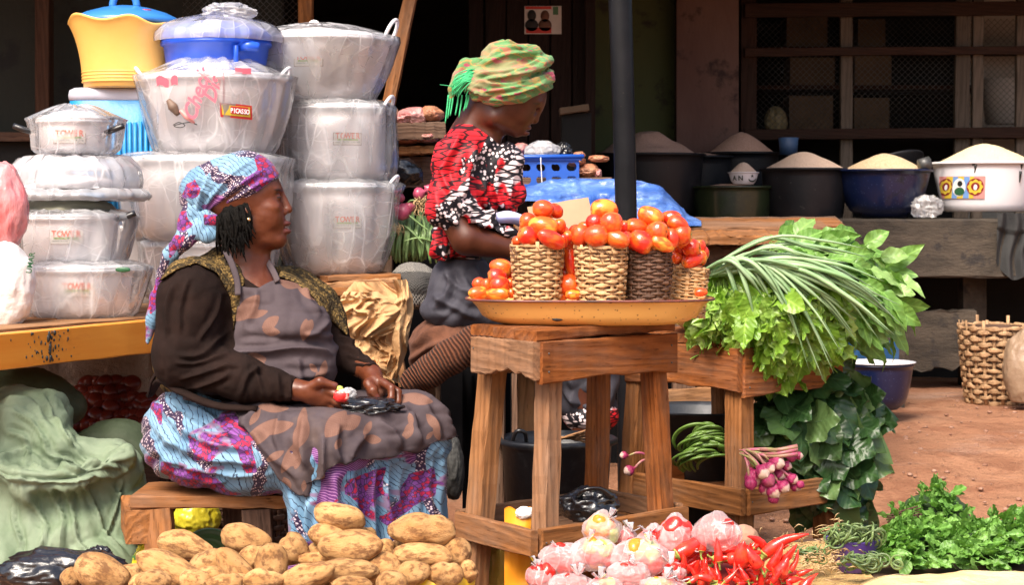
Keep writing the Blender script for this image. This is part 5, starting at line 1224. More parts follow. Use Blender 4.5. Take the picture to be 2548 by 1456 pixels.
# clothed upper body
Tp = Bd(5.2, (370, 590), (960, 1040), -300, 270, .005)
for t_ in TOR: Tp.e(*t_, 34)
Tp.c(560, 665, 10, 645, 690, 10, 52, 44, 20)
Tp.c(475, 742, -103, 462, 880, -120, 88, 84, 30); Tp.c(466, 898, -124, 600, 942, -168, 82, 60, 26); Tp.c(600, 942, -168, 728, 968, -185, 60, 36, 16)
Tp.c(785, 772, 118, 838, 872, 88, 62, 52, 26); Tp.c(838, 876, 84, 918, 925, -15, 52, 32, 16)
neck = PolyR([(582, 560), (660, 560), (655, 632), (700, 668), (690, 694), (645, 712), (612, 690), (590, 650)], 5.2)
cuffR = PolyR([(745, 880), (1000, 1100), (745, 1100), (738, 985), (742, 930)], 5.2); 
def no_neck(p):
    X_, Y_ = proj(p); d = -neck(X_, Y_); d = np.where(p[:, 1] < 5.26, d, -1)
    # cut the sleeve ends off square
    a = w(B, 735, 970, -185); n_ = (w(B, 790, 980, -190) - a); n_ /= np.linalg.norm(n_)
    d1 = (p - a) @ n_; near = np.linalg.norm(p - a, axis=1) < .085; d = np.maximum(d, np.where(near, d1 - .003, -1))
    a = w(B, 920, 926, -18); n_ = (w(B, 936, 960, -55) - a); n_ /= np.linalg.norm(n_)
    d1 = (p - a) @ n_; near = np.linalg.norm(p - a, axis=1) < .07; return np.maximum(d, np.where(near, d1 - .004, -1))
V, q = shell(Tp.v, 0, None, extra=no_neck)
def sleevef(V, N):
    # creases: rings round the forearms, long pulls on the upper arm, a fan at the elbow
    X_, Y_ = proj(V); p = np.stack([X_ * .028 + .9 * vn(V * 9, 1), Y_ * .006, V[:, 1] * 3], 1)
    fore = np.clip((Y_ - 850) / 60, 0, 1); a = .0075 * ridge(p, 2, 2) * fore
    p2 = np.stack([X_ * .012, Y_ * .022 + .7 * vn(V * 7, 4), V[:, 1] * 4], 1); el = np.exp(-((X_ - 520) / 110) ** 2 - ((Y_ - 885) / 60) ** 2)
    return a + .014 * ridge(p2, 4, 2) * el + .006 * ridge(np.stack([X_ * .006, Y_ * .013 + .8 * vn(V * 5, 2), V[:, 1] * 3], 1), 1, 2) + .003 * ridge(V * np.array([14, 14, 5]), 5, 2) + .0012 * vn(V * 60, 3)
V = disp(V, q, lambda V, N: sleevef(V, N) + creases(V, SLV, 5, .0085)); mk('cardigan', V, q, MT['sleeve'], W1, origin=False)
vp = PolyR([(392, 704), (425, 655), (490, 600), (560, 590), (640, 600), (760, 635), (860, 720), (868, 840), (815, 790), (775, 735), (735, 705), (700, 690), (664, 690), (655, 640), (592, 640), (610, 700), (600, 760), (580, 830), (572, 740), (540, 680), (488, 655), (440, 672)], 5.2)
V, q = shell(Tp.v, .006, vp, ymax=5.36, extra=no_neck); V = disp(V, q, lambda V, N: .003 * ridge(V * 16, 3, 2)); mk('vest', V, q, MT['vest'], W1, origin=False)
vp = PolyR([(378, 880), (430, 885), (440, 940), (460, 1010), (400, 1015), (378, 950)], 5.2)
V, q = shell(Tp.v, .010, vp, ymax=5.36, ymin=5.12); mk('vest', V, q, MT['vest'], W1, origin=False)
V, q = shell(Bd.__dict__ and B.v, -.0, PolyR([(0, 0), (1, 0), (0, 1)], 5.2)) if False else (None, None)
bp = PolyR([(592, 706), (640, 716), (690, 690), (745, 700), (800, 745), (828, 800), (838, 870), (850, 950), (900, 985), (740, 1010), (585, 1000), (560, 960), (575, 880), (580, 800)], 5.2)
Ap = Bd(5.2, (540, 660), (930, 1040), -260, 200, .0045)
for t_ in TOR: Ap.e(*t_, 34)
Ap.e(700, 830, -60, 120, 90, 62, 20); Ap.e(720, 915, -70, 118, 90, 72, 20)
V, q = shell(Ap.v, .011, bp, ymax=5.30)
def bibf(V, N):
    X_, Y_ = proj(V); f = .010 * np.exp(-((Y_ - (872 - .05 * (X_ - 700)) ) / 12.0) ** 2) * -1
    p = np.stack([X_ * .008 + .5 * vn(V * 6, 1), Y_ * .022, V[:, 1] * 3], 1)
    return f + .0095 * ridge(p, 3, 2) + .004 * ridge(V * np.array([20, 8, 6]), 6, 2)
V = disp(V, q, lambda V, N: bibf(V, N) + creases(V, BIB, 7, .008)); ob = mk('apron_bib', V, q, MT['apron'], W1, origin=False)
leaves = [(588, 800, 48, 88, 22), (652, 818, 35, 52, 14), (652, 822, -8, 46, 12), (755, 850, 82, 58, 13), (758, 830, 60, 40, 12), (770, 835, 110, 34, 10), (690, 690, -25, 60, 16), (735, 700, -40, 75, 15), (590, 905, 8, 75, 22), (620, 912, -15, 60, 16), (770, 905, -50, 30, 8), (800, 945, 78, 50, 10), (780, 960, 60, 45, 9), (610, 790, 15, 60, 10)]
f_, g_ = leaffield(V, leaves); colattr(ob, np.stack([f_, g_, g_ * 0], 1))
mk('neck_strap', *tube([w(B, 560, 622, -75), w(B, 578, 660, -98), w(B, 590, 700, -110), w(B, 592, 735, -122)], .0085, 8, 5, flat=.35, up=(0, -1, .2)), MT['apron'], W1)
mk('neck_strap', *tube([w(B, 648, 632, 60), w(B, 668, 655, -20), w(B, 684, 684, -62), w(B, 690, 700, -90)], .0085, 8, 5, flat=.35, up=(0, -1, .2)), MT['apron'], W1)
mk('waist_tie', *tube([w(B, 372, 985, -20), w(B, 400, 948, -80), w(B, 450, 975, -165), w(B, 540, 1010, -190), w(B, 640, 1018, -200)], [.011, .014, .016, .016, .014], 10, 6, flat=.5), MT['sleeve'], W1)
mk('waist_tie', *tube([w(B, 392, 925, -60), w(B, 378, 950, -60), w(B, 368, 990, -40)], [.012, .011, .004], 8, 6, flat=.4), MT['sleeve'], W1)
# skirt
Sk = Bd(5.2, (335, 930), (1165, 1500), -360, 260, .0055)
Sk.e(498, 1085, 15, 148, 165, 138, 20); Sk.c(520, 1115, -80, 800, 1125, -225, 108, 92, 40); Sk.c(600, 1085, 100, 1035, 1080, -20, 108, 94, 40)
Sk.e(860, 1085, -110, 190, 120, 78, 40); Sk.c(805, 1130, -225, 800, 1500, -205, 94, 96, 30); Sk.c(1032, 1090, -20, 1028, 1500, -10, 92, 96, 30); Sk.c(910, 1150, -110, 905, 1500, -100, 95, 100, 50)
Sk.e(640, 1180, -60, 120, 120, 60, 40)
V, q = Sk.v.polys()
def skirtf(V, N):
    X_, Y_ = proj(V); low = np.clip((Y_ - 1150) / 120, 0, 1) * np.clip((X_ - 640) / 60, 0, 1)
    p = np.stack([X_ * .022 + V[:, 1] * 6, Y_ * .0028 + .3 * vn(V * 4, 2), V[:, 1] * 2], 1)
    a = .026 * low * ridge(p, 2, 2) * np.clip(1.2 - abs(N[:, 2]), 0, 1)
    # gathers pulled from the waist towards the knees on the hip side
    t = (X_ - 360) * .010 + (Y_ - 980) * .018; p2 = np.stack([t + .8 * vn(V * 5, 3), (X_ - Y_) * .0035, V[:, 1] * 2.5], 1)
    return a + (1 - low) * (.0135 * ridge(p2, 4, 3) + .006 * vn(V * 8, 6)) + .002 * ridge(V * 24, 1, 2)
V = disp(V, q, lambda V, N: skirtf(V, N) + creases(V, SKT, 8, .012, 12)); ob = mk('skirt', V, q, MT['ankara'], W1, origin=False)
paint(ob, V, [[(545, 1050), (600, 1060), (625, 1120), (640, 1180), (610, 1180), (590, 1110)], [(400, 1145), (440, 1165), (530, 1200), (600, 1232), (560, 1240), (440, 1215)], [(470, 1090), (520, 1110), (530, 1140), (490, 1150)], [(880, 1190), (960, 1170), (950, 1230), (900, 1260), (870, 1230)], [(1010, 1180), (1080, 1160), (1085, 1230), (1030, 1260), (960, 1310), (950, 1290), (1000, 1240)], [(650, 1230), (700, 1230), (720, 1330), (700, 1360), (670, 1290)], [(378, 985), (410, 1010), (400, 1050), (380, 1020)]], [], [[(800, 1180), (860, 1170), (850, 1230), (800, 1290), (790, 1240)]])
ap = PolyR([(440, 985), (520, 1000), (600, 985), (740, 990), (860, 960), (960, 945), (1010, 950), (1075, 975), (1120, 1020), (1150, 1092), (1080, 1112), (1000, 1138), (925, 1150), (872, 1156), (862, 1166), (845, 1162), (808, 1182), (790, 1210), (765, 1252), (740, 1240), (690, 1200), (645, 1135), (608, 1070), (570, 1020), (500, 1012)], 5.2)
Sk2 = Bd(5.2, (430, 920), (1175, 1280), -360, 230, .005)
Sk2.e(498, 1085, 15, 148, 165, 138, 20); Sk2.c(520, 1115, -80, 800, 1125, -225, 108, 92, 40); Sk2.c(600, 1085, 100, 1035, 1080, -20, 108, 94, 40)
Sk2.e(860, 1085, -110, 190, 120, 78, 40); Sk2.c(805, 1130, -225, 790, 1300, -215, 94, 84, 30); Sk2.c(1032, 1090, -20, 1030, 1300, -10, 94, 92, 30); Sk2.c(910, 1150, -110, 905, 1300, -110, 95, 96, 50)
Sk2.e(660, 1180, -80, 110, 110, 60, 40)
V, q = shell(Sk2.v, .016, ap)
def lapf(V, N):
    X_, Y_ = proj(V); hem = np.clip((Y_ - 1040) / 110, 0, 1)
    p = np.stack([X_ * .014 - (Y_ - 1100) * .006 + .5 * vn(V * 4, 5), Y_ * .003, V[:, 1] * 2], 1)
    f = .020 * hem * ridge(p, 5, 2)
    # the deep fold falling from the near knee
    d = (X_ - (800 - (Y_ - 1090) * -.05)); f = f - .016 * np.exp(-((X_ - 803) / 7.0) ** 2) * np.clip((Y_ - 1075) / 40, 0, 1) + .018 * np.exp(-((X_ - 780) / 16.0) ** 2) * np.clip((Y_ - 1060) / 60, 0, 1)
    p2 = np.stack([X_ * .010, Y_ * .02 + .6 * vn(V * 5, 6), V[:, 1] * 3], 1)
    return f + .010 * ridge(p2, 6, 2) * (1 - hem) + .003 * ridge(V * 18, 2, 2)
V = disp(V, q, lambda V, N: lapf(V, N) + creases(V, LAP, 9, .011)); ob = mk('apron_skirt', V, q, MT['apron'], W1, origin=False)
leaves = [(600, 1120, 40, 120, 20), (640, 1075, 12, 95, 17), (700, 1180, 62, 95, 15), (745, 1090, 80, 80, 13), (640, 1012, -4, 80, 13), (735, 1120, 70, 85, 20), (810, 1090, 52, 85, 24), (845, 1065, 25, 60, 20), (905, 1085, 62, 42, 9), (905, 1090, -10, 46, 12), (835, 1120, 65, 32, 9), (1010, 1095, 72, 48, 12), (1000, 1085, 20, 30, 11), (1025, 1060, 100, 34, 8), (1060, 1095, 50, 26, 6), (800, 1195, 28, 52, 11), (800, 1190, -5, 40, 10), (735, 1170, 80, 48, 11), (720, 1225, 110, 40, 12), (755, 1225, 85, 30, 7), (1000, 985, -12, 80, 15), (1060, 1030, -50, 55, 12), (1080, 1060, -70, 40, 9), (985, 1002, 20, 55, 9), (900, 1000, 10, 40, 8), (480, 1000, 5, 100, 10), (660, 1150, 30, 55, 10), (620, 1060, 55, 50, 9)]
f_, g_ = leaffield(V, leaves); colattr(ob, np.stack([f_, g_, g_ * 0], 1))
# headwrap with its knot and hanging tail
Hw = Bd(5.2, (350, 360), (720, 900), -140, 160, .0036)
Hw.e(604, 458, 0, 96, 90, 85, 14); Hw.e(540, 472, 0, 88, 84, 72, 30); Hw.e(500, 500, 0, 55, 60, 52, 24)
Hw.e(478, 470, -10, 30, 45, 26, 10)
V, q = shell(Hw.v, 0, PolyR([(440, 350), (640, 340), (720, 380), (701, 432), (694, 441), (640, 482), (600, 505), (565, 524), (520, 552), (480, 560), (430, 520)], 5.2))
def wrapf(V, N):
    X_, Y_ = proj(V); r_ = np.hypot(X_ - 500, (Y_ - 560)); th = np.arctan2(Y_ - 560, X_ - 500)
    p = np.stack([th * 5.2 + .35 * vn(V * 10, 2), r_ * .006, V[:, 1] * 2], 1); k = np.clip(1.25 - r_ / 210, .15, 1)
    return .0075 * k * ridge(p, 2, 2) + .0022 * ridge(V * 25, 4, 2)
V = disp(V, q, lambda V, N: wrapf(V, N) + creases(V, HWR, 5, .006, 3)); ob = mk('headwrap', V, q, MT['ankara_wrap'], W1, origin=False)
paint(ob, V, [[(645, 372), (700, 425), (692, 447), (640, 480), (625, 462), (600, 458), (615, 440), (640, 428), (642, 395)], [(455, 455), (485, 448), (505, 470), (480, 490), (455, 485)]], [[(545, 488), (600, 455), (628, 462), (642, 482), (568, 524), (548, 512)]], [[(508, 515), (545, 486), (574, 494), (566, 523), (520, 548)]])
Hk = Bd(5.2, (340, 480), (590, 900), -170, 160, .0034)
Hk.e(497, 562, -62, 20, 22, 20, 6); Hk.e(525, 545, -66, 34, 16, 20, 5, rot=(0, 25, 0)); Hk.e(520, 585, -68, 28, 16, 22, 5, rot=(0, -10, 0)); Hk.e(462, 548, -56, 22, 20, 46, 8, rot=(0, 18, 0)); Hk.e(484, 530, -50, 16, 20, 34, 6, rot=(0, 12, 0))
Hk.ch([(492, 572, -60), (455, 600, -55), (425, 632, -30), (404, 690, 0)], [24, 26, 22, 18], 8)
Hk.ch([(478, 590, -62), (452, 618, -58), (436, 640, -50)], [12, 12, 6], 5)
Hk.ch([(408, 680, 0), (392, 740, 15), (378, 800, 20), (368, 852, 20)], [18, 20, 18, 8], 8)
V, q = Hk.v.polys(); V = disp(V, q, lambda V, N: .005 * ridge(V * np.array([34, 12, 16]), 3, 2)); ob = mk('headwrap_knot', V, q, MT['ankara_wrap'], W1, origin=False)
paint(ob, V, [[(440, 530), (470, 525), (480, 560), (455, 580), (440, 565)], [(505, 532), (550, 535), (548, 560), (510, 560)], [(425, 600), (455, 590), (450, 620), (420, 635)], [(380, 700), (410, 690), (400, 760), (375, 780)]], [[(470, 590), (490, 585), (470, 640), (450, 640)], [(400, 640), (420, 640), (405, 700), (385, 700)]], [[(480, 600), (500, 600), (490, 640), (470, 640)]])
# locks
MT['hair'] = mat('black_hair', (.002, .0017, .0016), (.006, .005, .004), sc=60, spec=.12, rough=.75, bs=160, bst=1.0, bd=.004)
r = rng(2); hs = []
for i in range(120):
    u = r.random(); px_ = 545 + 72 * u + r.uniform(-6, 6); dy = -88 + 26 * r.random() - 6 * math.sin(u * 3); py_ = 540 - 34 * u
    if i % 3 == 0: dy += 40
    L_ = r.uniform(55, 118) * (.75 + .4 * math.sin(u * math.pi)); x2 = px_ + r.uniform(-16, 16) + 8
    hs.append(tube([w(B, px_ - 6, py_, dy), w(B, px_ + r.uniform(-6, 6), py_ + L_ * .35, dy - 6), w(B, (px_ + x2) / 2 + r.uniform(-10, 10), py_ + L_ * .7, dy - 2 + r.uniform(-6, 6)), w(B, x2, py_ + L_, dy + r.uniform(-8, 8))], [.0038, .0042, .0036, .0012], 6, 4))
hc = crump(tuple(w(B, 582, 540, -10)), (50 * sq, 70 * sq, 52 * sq), 3, .08, 6, 4)
hs.append((hc[0], [tuple(a) for a in hc[1]]))
mk('hair', *join(*hs), MT['hair'], W1)
# pepper and black film in her hands
pk = lump(tuple(w(B, 849, 985, -212)), (.021, .013, .017), 3, .15, 2, 4); o = mk('cut_pepper', pk[0], pk[1], mat('red_white_pepper', (.72, .70, .62), (.65, .03, .03), sc=26, lo=.46, hi=.52, rough=.3, bs=20, bst=.2)); T(o, 'half peeled red and white pepper held in her right hand', 'pepper')
mk('pepper_top', *lump(tuple(w(B, 846, 968, -212)), (.008, .007, .008), 4, .2, 2, 3), mat('pepper_green', (.5, .6, .12), None), o)
bagthing('black_bag', 'torn black plastic bag lying in the seated woman\'s lap', tuple(w(B, 905, 1012, -150)), (.085, .06, .020), 14, MT['black_film'], .35, 2.4, flat=.7)
bagthing('plastic_scrap', 'silvery scrap of clear plastic under her left hand', tuple(w(B, 868, 978, -120)), (.016, .014, .012), 5, MT['film_white'], .3, 2.0)

# ======== standing woman behind the table
W2 = thing('person', 'woman in green turban and red, black and white blouse, head bowed behind the tomato baskets', 'person', tuple(P(1200, 1400, 5.75)))
G = Bd(5.75, (1040, 90), (1560, 1420), -170, 300, .0033)
G.e(1262, 205, 0, 88, 70, 80, 14); G.e(1296, 240, 0, 64, 58, 62, 20); G.e(1290, 278, -14, 42, 36, 40, 14); G.e(1290, 278, 14, 42, 36, 40, 14); G.e(1250, 270, 0, 60, 58, 52, 20)
G.c(1232, 292, -38, 1283, 320, -10, 24, 17, 16); G.c(1232, 292, 38, 1283, 320, 10, 24, 17, 16); G.e(1284, 322, 0, 18, 20, 17, 10); G.e(1298, 315, 0, 17, 27, 20, 10)
G.e(1340, 256, 0, 12, 42, 9, 8, rot=(0, -30, 0))
G.c(1344, 267, 0, 1331, 293, 0, 7, 10, 6); G.e(1329, 298, 0, 12, 12, 10.5, 4); G.e(1317, 301, -13, 10.5, 8, 8.5, 3.5); G.e(1317, 301, 13, 10.5, 8, 8.5, 3.5); G.e(1316, 307, -9, 4.5, 4, 3, 2, op='sub')
for s_ in (-1, 1): G.e(1334, 277, 25 * s_, 11, 9, 9, 8, op='sub'); G.e(1321, 275, 26 * s_, 13, 12, 10, 3)
G.e(1312, 318, 0, 11, 20, 7, 3.5); G.e(1307, 331, 0, 11.5, 19, 7.5, 3.5); G.e(1314, 325, 0, 9, 20, 1.8, 2.5, op='sub')
G.c(1215, 255, 10, 1168, 340, 20, 46, 52, 24); G.c(1245, 300, 5, 1205, 350, 5, 26, 34, 18)
TO2 = [(1172, 335, 18, 52, 62, 44), (1175, 370, 20, 88, 88, 62), (1168, 440, 30, 92, 96, 120), (1215, 450, 15, 82, 82, 92), (1165, 570, 45, 82, 88, 90)]
for t_ in TO2: G.e(t_[0], t_[1], t_[2], t_[3] - 19, t_[4] - 19, t_[5] - 15, 24)
G.c(1135, 395, -62, 1128, 525, -85, 40, 36, 16); G.c(1130, 540, -88, 1160, 590, -95, 40, 40, 14); G.c(1165, 595, -95, 1285, 622, -70, 42, 24, 14)
G.c(1285, 622, -70, 1300, 625, -68, 22, 20, 8); G.e(1322, 628, -66, 28, 12, 19, 8)
for i, (a, b, c_, d) in enumerate(((1340, 618, 1366, 624), (1342, 627, 1370, 636), (1340, 636, 1364, 646), (1334, 643, 1354, 654))): G.ch([(a, b, -70 + i * 3), (c_, d, -78 + i * 3), (c_ + 6, d + 12, -66)], [8, 7.5, 6], 3)
G.ch([(1312, 616, -76), (1332, 606, -90), (1350, 612, -94)], [9, 8.5, 7], 5)
G.c(1155, 740, 20, 1440, 810, 150, 54, 46, 24); G.c(1155, 740, 110, 1440, 810, 240, 54, 46, 24); G.e(1150, 700, 50, 62, 70, 72, 24)
G.c(1450, 820, 160, 1465, 1300, 170, 44, 26, 16); G.c(1450, 820, 240, 1465, 1300, 240, 44, 26, 16); G.e(1495, 1330, 165, 55, 24, 20, 12); G.e(1495, 1330, 240, 55, 24, 20, 12)
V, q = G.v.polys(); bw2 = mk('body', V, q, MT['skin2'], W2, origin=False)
C = np.zeros((len(V), 3))
C[:, 0] = .55 * spotfield(V, [(w(G, 1313, 318, 0), (.012, .024, .0065)), (w(G, 1309, 331, 0), (.012, .024, .007))])
C[:, 1] = np.maximum(.75 * spotfield(V, [(w(G, 1333, 258, -30), (.014, .028, .0035)), (w(G, 1326, 280, -32), (.016, .014, .0022))]), .8 * spotfield(V, [(w(G, 1315, 325, 0), (.010, .026, .002))]))
colattr(bw2, C)
def blousem():
    s = NB('feather_dot_print'); cr = s.co((1, .6, 1), rnd=False, rot=(0, 20, 0))
    f1 = s.noise(s.co((1.6, .8, 1), rnd=False, rot=(0, -30, 0), warp=(.12, 5)), 7.5, 2, .5)
    # dots of three sizes on black
    def dots(scale, r_, rnd):
        v = s.vor(cr, scale, rnd=rnd); return s.math('SUBTRACT', 1.0, s.step(v.outputs[0], r_, r_ + .06))
    d1 = dots(44, .36, .5); d2 = dots(82, .36, .6)
    c = s.mix(s.math('MAXIMUM', s.math('MULTIPLY', d1, s.step(s.noise(cr, 7, 1), .50, .52)), s.math('MULTIPLY', d2, s.math('SUBTRACT', 1.0, s.step(s.noise(cr, 7, 1), .48, .50)))), (.010, .008, .012), (.72, .60, .62))
    # feathers: long cells in red and pink-white
    fe = s.vor(s.co((1.0, .6, 4.2), rnd=False, rot=(0, 52, 0), warp=(.03, 9)), 18, rnd=.7); e = s.vor(s.co((1.0, .6, 4.2), rnd=False, rot=(0, 52, 0), warp=(.03, 9)), 18, 'DISTANCE_TO_EDGE', .7)
    sp = s.n('SeparateColor'); s.l(fe.outputs['Color'], sp.inputs[0])
    red = s.mix(s.step(e.outputs[0], .06, .12), (.03, .004, .006), (.62, .015, .025)); wh = s.mix(s.step(e.outputs[0], .10, .16), (.010, .008, .012), (.76, .62, .64))
    f2 = s.noise(s.co((1.3, .8, 1), rnd=False, rot=(0, 40, 0), warp=(.12, 5)), 5.2, 2, .5)
    fea = s.mix(s.step(f2, .52, .535), red, wh)
    c = s.mix(s.step(f1, .455, .463), c, fea)
    s.base(c); s.prin(rough=.6, spec=.3); s.bump(s.noise(s.co((1, 1, 1), rnd=False), 120, 4), .15, .002); return s.m
MT['blouse'] = blousem()
Bl = Bd(5.75, (1045, 270), (1345, 680), -170, 230, .0046)
for t_ in TO2: Bl.e(*t_, 26)
Bl.e(1258, 425, 5, 48, 62, 74, 24); Bl.e(1266, 480, 0, 48, 60, 62, 24)
Bl.c(1135, 395, -62, 1122, 520, -88, 70, 62, 24); Bl.c(1118, 520, -90, 1200, 560, -90, 52, 36, 24); Bl.c(1200, 560, -90, 1292, 590, -72, 36, 14, 14); Bl.e(1110, 600, -10, 42, 60, 60, 20)
fo = PolyR([(1138, 556), (1165, 540), (1225, 575), (1272, 600), (1320, 612), (1330, 700), (1160, 700), (1130, 640)], 5.75)
nk = PolyR([(1140, 200), (1300, 200), (1300, 345), (1262, 345), (1240, 352), (1205, 330), (1180, 308), (1150, 292)], 5.75)
def noarm(p):
    X_, Y_ = proj(p); d = np.where(p[:, 1] < 5.66, -fo(X_, Y_), -1); return np.maximum(d, np.where(p[:, 1] < 5.9, -nk(X_, Y_), -1))
V, q = shell(Bl.v, 0, PolyR([(1040, 260), (1400, 260), (1400, 700), (1180, 655), (1080, 655), (1040, 640)], 5.75), extra=noarm)
def blf(V, N):
    X_, Y_ = proj(V); p = np.stack([X_ * .013 + (Y_ - 400) * .008 + .6 * vn(V * 6, 2), (Y_) * .006, V[:, 1] * 3], 1)
    return .015 * ridge(p, 3, 2) + .004 * ridge(V * 15, 5, 2)
V = disp(V, q, lambda V, N: blf(V, N) + creases(V, BLO, 8, .012)); mk('blouse', V, q, MT['blouse'], W2, origin=False)
MT['wrapper'] = mat('charcoal_wrapper', (.040, .038, .050), (.058, .056, .070), sc=9, rough=.75, bs=220, bst=.2, bd=.002, spec=.25)
Sw = Bd(5.75, (1030, 620), (1580, 1120), -120, 330, .0055)
Sw.e(1152, 700, 45, 86, 95, 85, 20); Sw.c(1150, 750, 20, 1440, 810, 150, 92, 76, 26); Sw.c(1150, 750, 110, 1440, 810, 240, 90, 76, 26); Sw.c(1452, 825, 190, 1466, 1010, 195, 86, 76, 26); Sw.e(1120, 775, 30, 80, 90, 50, 24)
V, q = shell(Sw.v, 0, PolyR([(1030, 640), (1600, 640), (1600, 1046), (1380, 1056), (1380, 900), (1030, 860)], 5.75))
def swf(V, N):
    X_, Y_ = proj(V); p = np.stack([(X_ - 1050) * .012 + (Y_ - 640) * .009 + .5 * vn(V * 5, 2), (Y_ - X_) * .003, V[:, 1] * 3], 1); return .018 * ridge(p, 2, 2) + .005 * ridge(V * 14, 4, 2)
V = disp(V, q, lambda V, N: swf(V, N) + creases(V, SKW, 8, .012)); mk('wrapper_skirt', V, q, MT['wrapper'], W2, origin=False)
mk('waist_cloth', *tube([w(G, 1228, 545, -70), w(G, 1265, 540, -72), w(G, 1300, 552, -50), w(G, 1312, 572, -20)], [.022, .026, .024, .018], 12, 5, flat=.7), mat('striped_blue_cloth', (.30, .33, .62), (.55, .55, .75), sc=3, lo=.45, hi=.55, stretch=(1, 1, 14), rough=.7), W2)
Un = Bd(5.75, (1390, 1000), (1560, 1110), 90, 290, .005); Un.e(1470, 1035, 190, 72, 80, 48, 10); V, q = Un.v.polys(); mk('underskirt', disp(V, q, lambda V, N: .006 * ridge(V * np.array([30, 30, 4]), 2, 2)), q, MT['blouse'], W2, origin=False)
# turban
def turbanm():
    s = NB('green_pink_turban'); co = s.co((1, 1, 1), rnd=False, rot=(0, 18, 0)); cw = s.co((1, .6, 2.2), rnd=False, rot=(0, 14, 0), warp=(.05, 12))
    g = s.mix(s.step(s.noise(co, 12, 4), .3, .7), (.085, .22, .075), (.15, .31, .12))
    n1 = s.noise(cw, 26, 3, .55); c = s.mix(s.step(n1, .56, .60), g, (.34, .15, .09)); n2 = s.noise(cw, 27, 2, .5)
    c = s.mix(s.step(n2, .62, .65), c, (.38, .08, .12)); rg = s.wave(cw, 9, 7, 3, 2.4, 'DIAGONAL'); c = s.mix(s.math('MULTIPLY', s.step(rg, .86, .93), .8), c, (.38, .25, .08))
    c = s.mix(s.math('MULTIPLY', s.step(s.noise(cw, 6, 2), .54, .6), .55), c, (.36, .25, .15))
    s.base(c); s.prin(rough=.9, spec=.15, sheen=.15); s.bump(s.math('ADD', s.noise(s.co((1, 1, 3), rnd=False), 200, 4), s.wave(co, 160, 1, 1, 1, 'Z')), .4, .003); return s.m
MT['turban'] = turbanm()
Tb = Bd(5.75, (1090, 85), (1400, 320), -130, 140, .0034)
Tb.e(1265, 185, 0, 96, 84, 62, 10, rot=(0, 6, 0)); Tb.e(1262, 140, 0, 66, 64, 40, 12, rot=(0, 8, 0))
for pts, rs in (([(1185, 232, -40), (1235, 246, -72), (1300, 240, -74), (1352, 222, -40), (1366, 215, 20), (1330, 222, 70), (1240, 240, 75), (1185, 235, 40)], [20, 20, 17, 13, 12, 14, 18, 20]),
                ([(1162, 205, -30), (1205, 218, -74), (1275, 226, -92), (1335, 212, -70), (1366, 192, -20), (1364, 185, 40), (1290, 205, 86), (1190, 215, 66)], [24, 25, 22, 19, 18, 18, 22, 24]),
                ([(1185, 185, -58), (1230, 190, -86), (1290, 182, -88), (1342, 160, -58), (1360, 150, 0), (1330, 160, 60), (1240, 185, 80)], [18, 22, 22, 20, 18, 20, 20]),
                ([(1195, 165, -50), (1235, 140, -62), (1285, 125, -56), (1330, 128, -30), (1345, 140, 10)], [14, 20, 22, 20, 16]),
                ([(1206, 132, -10), (1228, 118, -36), (1265, 110, -30), (1300, 118, -10), (1310, 130, 20)], [12, 15, 15, 14, 12]),
                ([(1208, 130, 0), (1222, 112, -8), (1250, 106, 0)], [7, 9, 12])):
    Tb.ch(pts, rs, 4)
V, q = Tb.v.polys()
def tbf(V, N):
    X_, Y_ = proj(V); p = np.stack([X_ * .005, (Y_ + .28 * (X_ - 1262) ) * .055 + .5 * vn(V * 9, 2), V[:, 1] * 2], 1); return .0065 * ridge(p, 3, 2) + .0012 * ridge(V * 40, 4, 2)
V = disp(V, q, lambda V, N: tbf(V, N) + creases(V, TBN, 4, .006, 3)); mk('turban', V, q, MT['turban'], W2, origin=False)
Tk = Bd(5.75, (1090, 85), (1260, 320), -110, 60, .0032)
Tk.e(1180, 158, -30, 28, 22, 16, 6, rot=(0, -20, 0)); Tk.ch([(1190, 158, -30), (1158, 160, -36), (1140, 190, -38), (1128, 222, -36), (1121, 248, -34)], [14, 17, 15, 14, 5], 5); Tk.ch([(1196, 170, -50), (1170, 178, -52), (1150, 205, -50)], [12, 12, 8], 4)
V, q = Tk.v.polys(); V = disp(V, q, lambda V, N: .003 * ridge(V * np.array([40, 12, 16]), 3, 2)); mk('turban_tail', V, q, MT['turban'], W2, origin=False)
MT['fringe'] = mat('green_fringe', (.03, .38, .14), (.05, .50, .20), sc=40, rough=.7, bst=.2); r = rng(8); fs = []
for i in range(46):
    a, b = 1190 + r.uniform(-14, 6), 182 + r.uniform(-10, 12); L_ = r.uniform(25, 55)
    fs.append(tube([w(G, a, b, -62), w(G, a - L_ * .5, b + r.uniform(-4, 14), -70), w(G, a - L_, b + 12 + r.uniform(0, 22), -64), w(G, a - L_ - 8, b + 36 + r.uniform(0, 18), -58)], [.0016, .0018, .0016, .0008], 5, 4))
for px_, L_ in ((1112, 60), (1118, 48), (1124, 42), (1137, 40), (1146, 46), (1158, 30), (1163, 24)):
    fs.append(tube([w(G, px_ + 4, 236, -36), w(G, px_ + 1, 246 + L_ * .3, -40), w(G, px_ - 4, 246 + L_, -42)], [.0028, .0026, .002], 6, 4))
fs.append(tube([w(G, 1130, 215, -50), w(G, 1110, 212, -52), w(G, 1094, 210, -52)], [.001, .001, .0005], 4, 4))
mk('fringe', *join(*fs), MT['fringe'], W2)
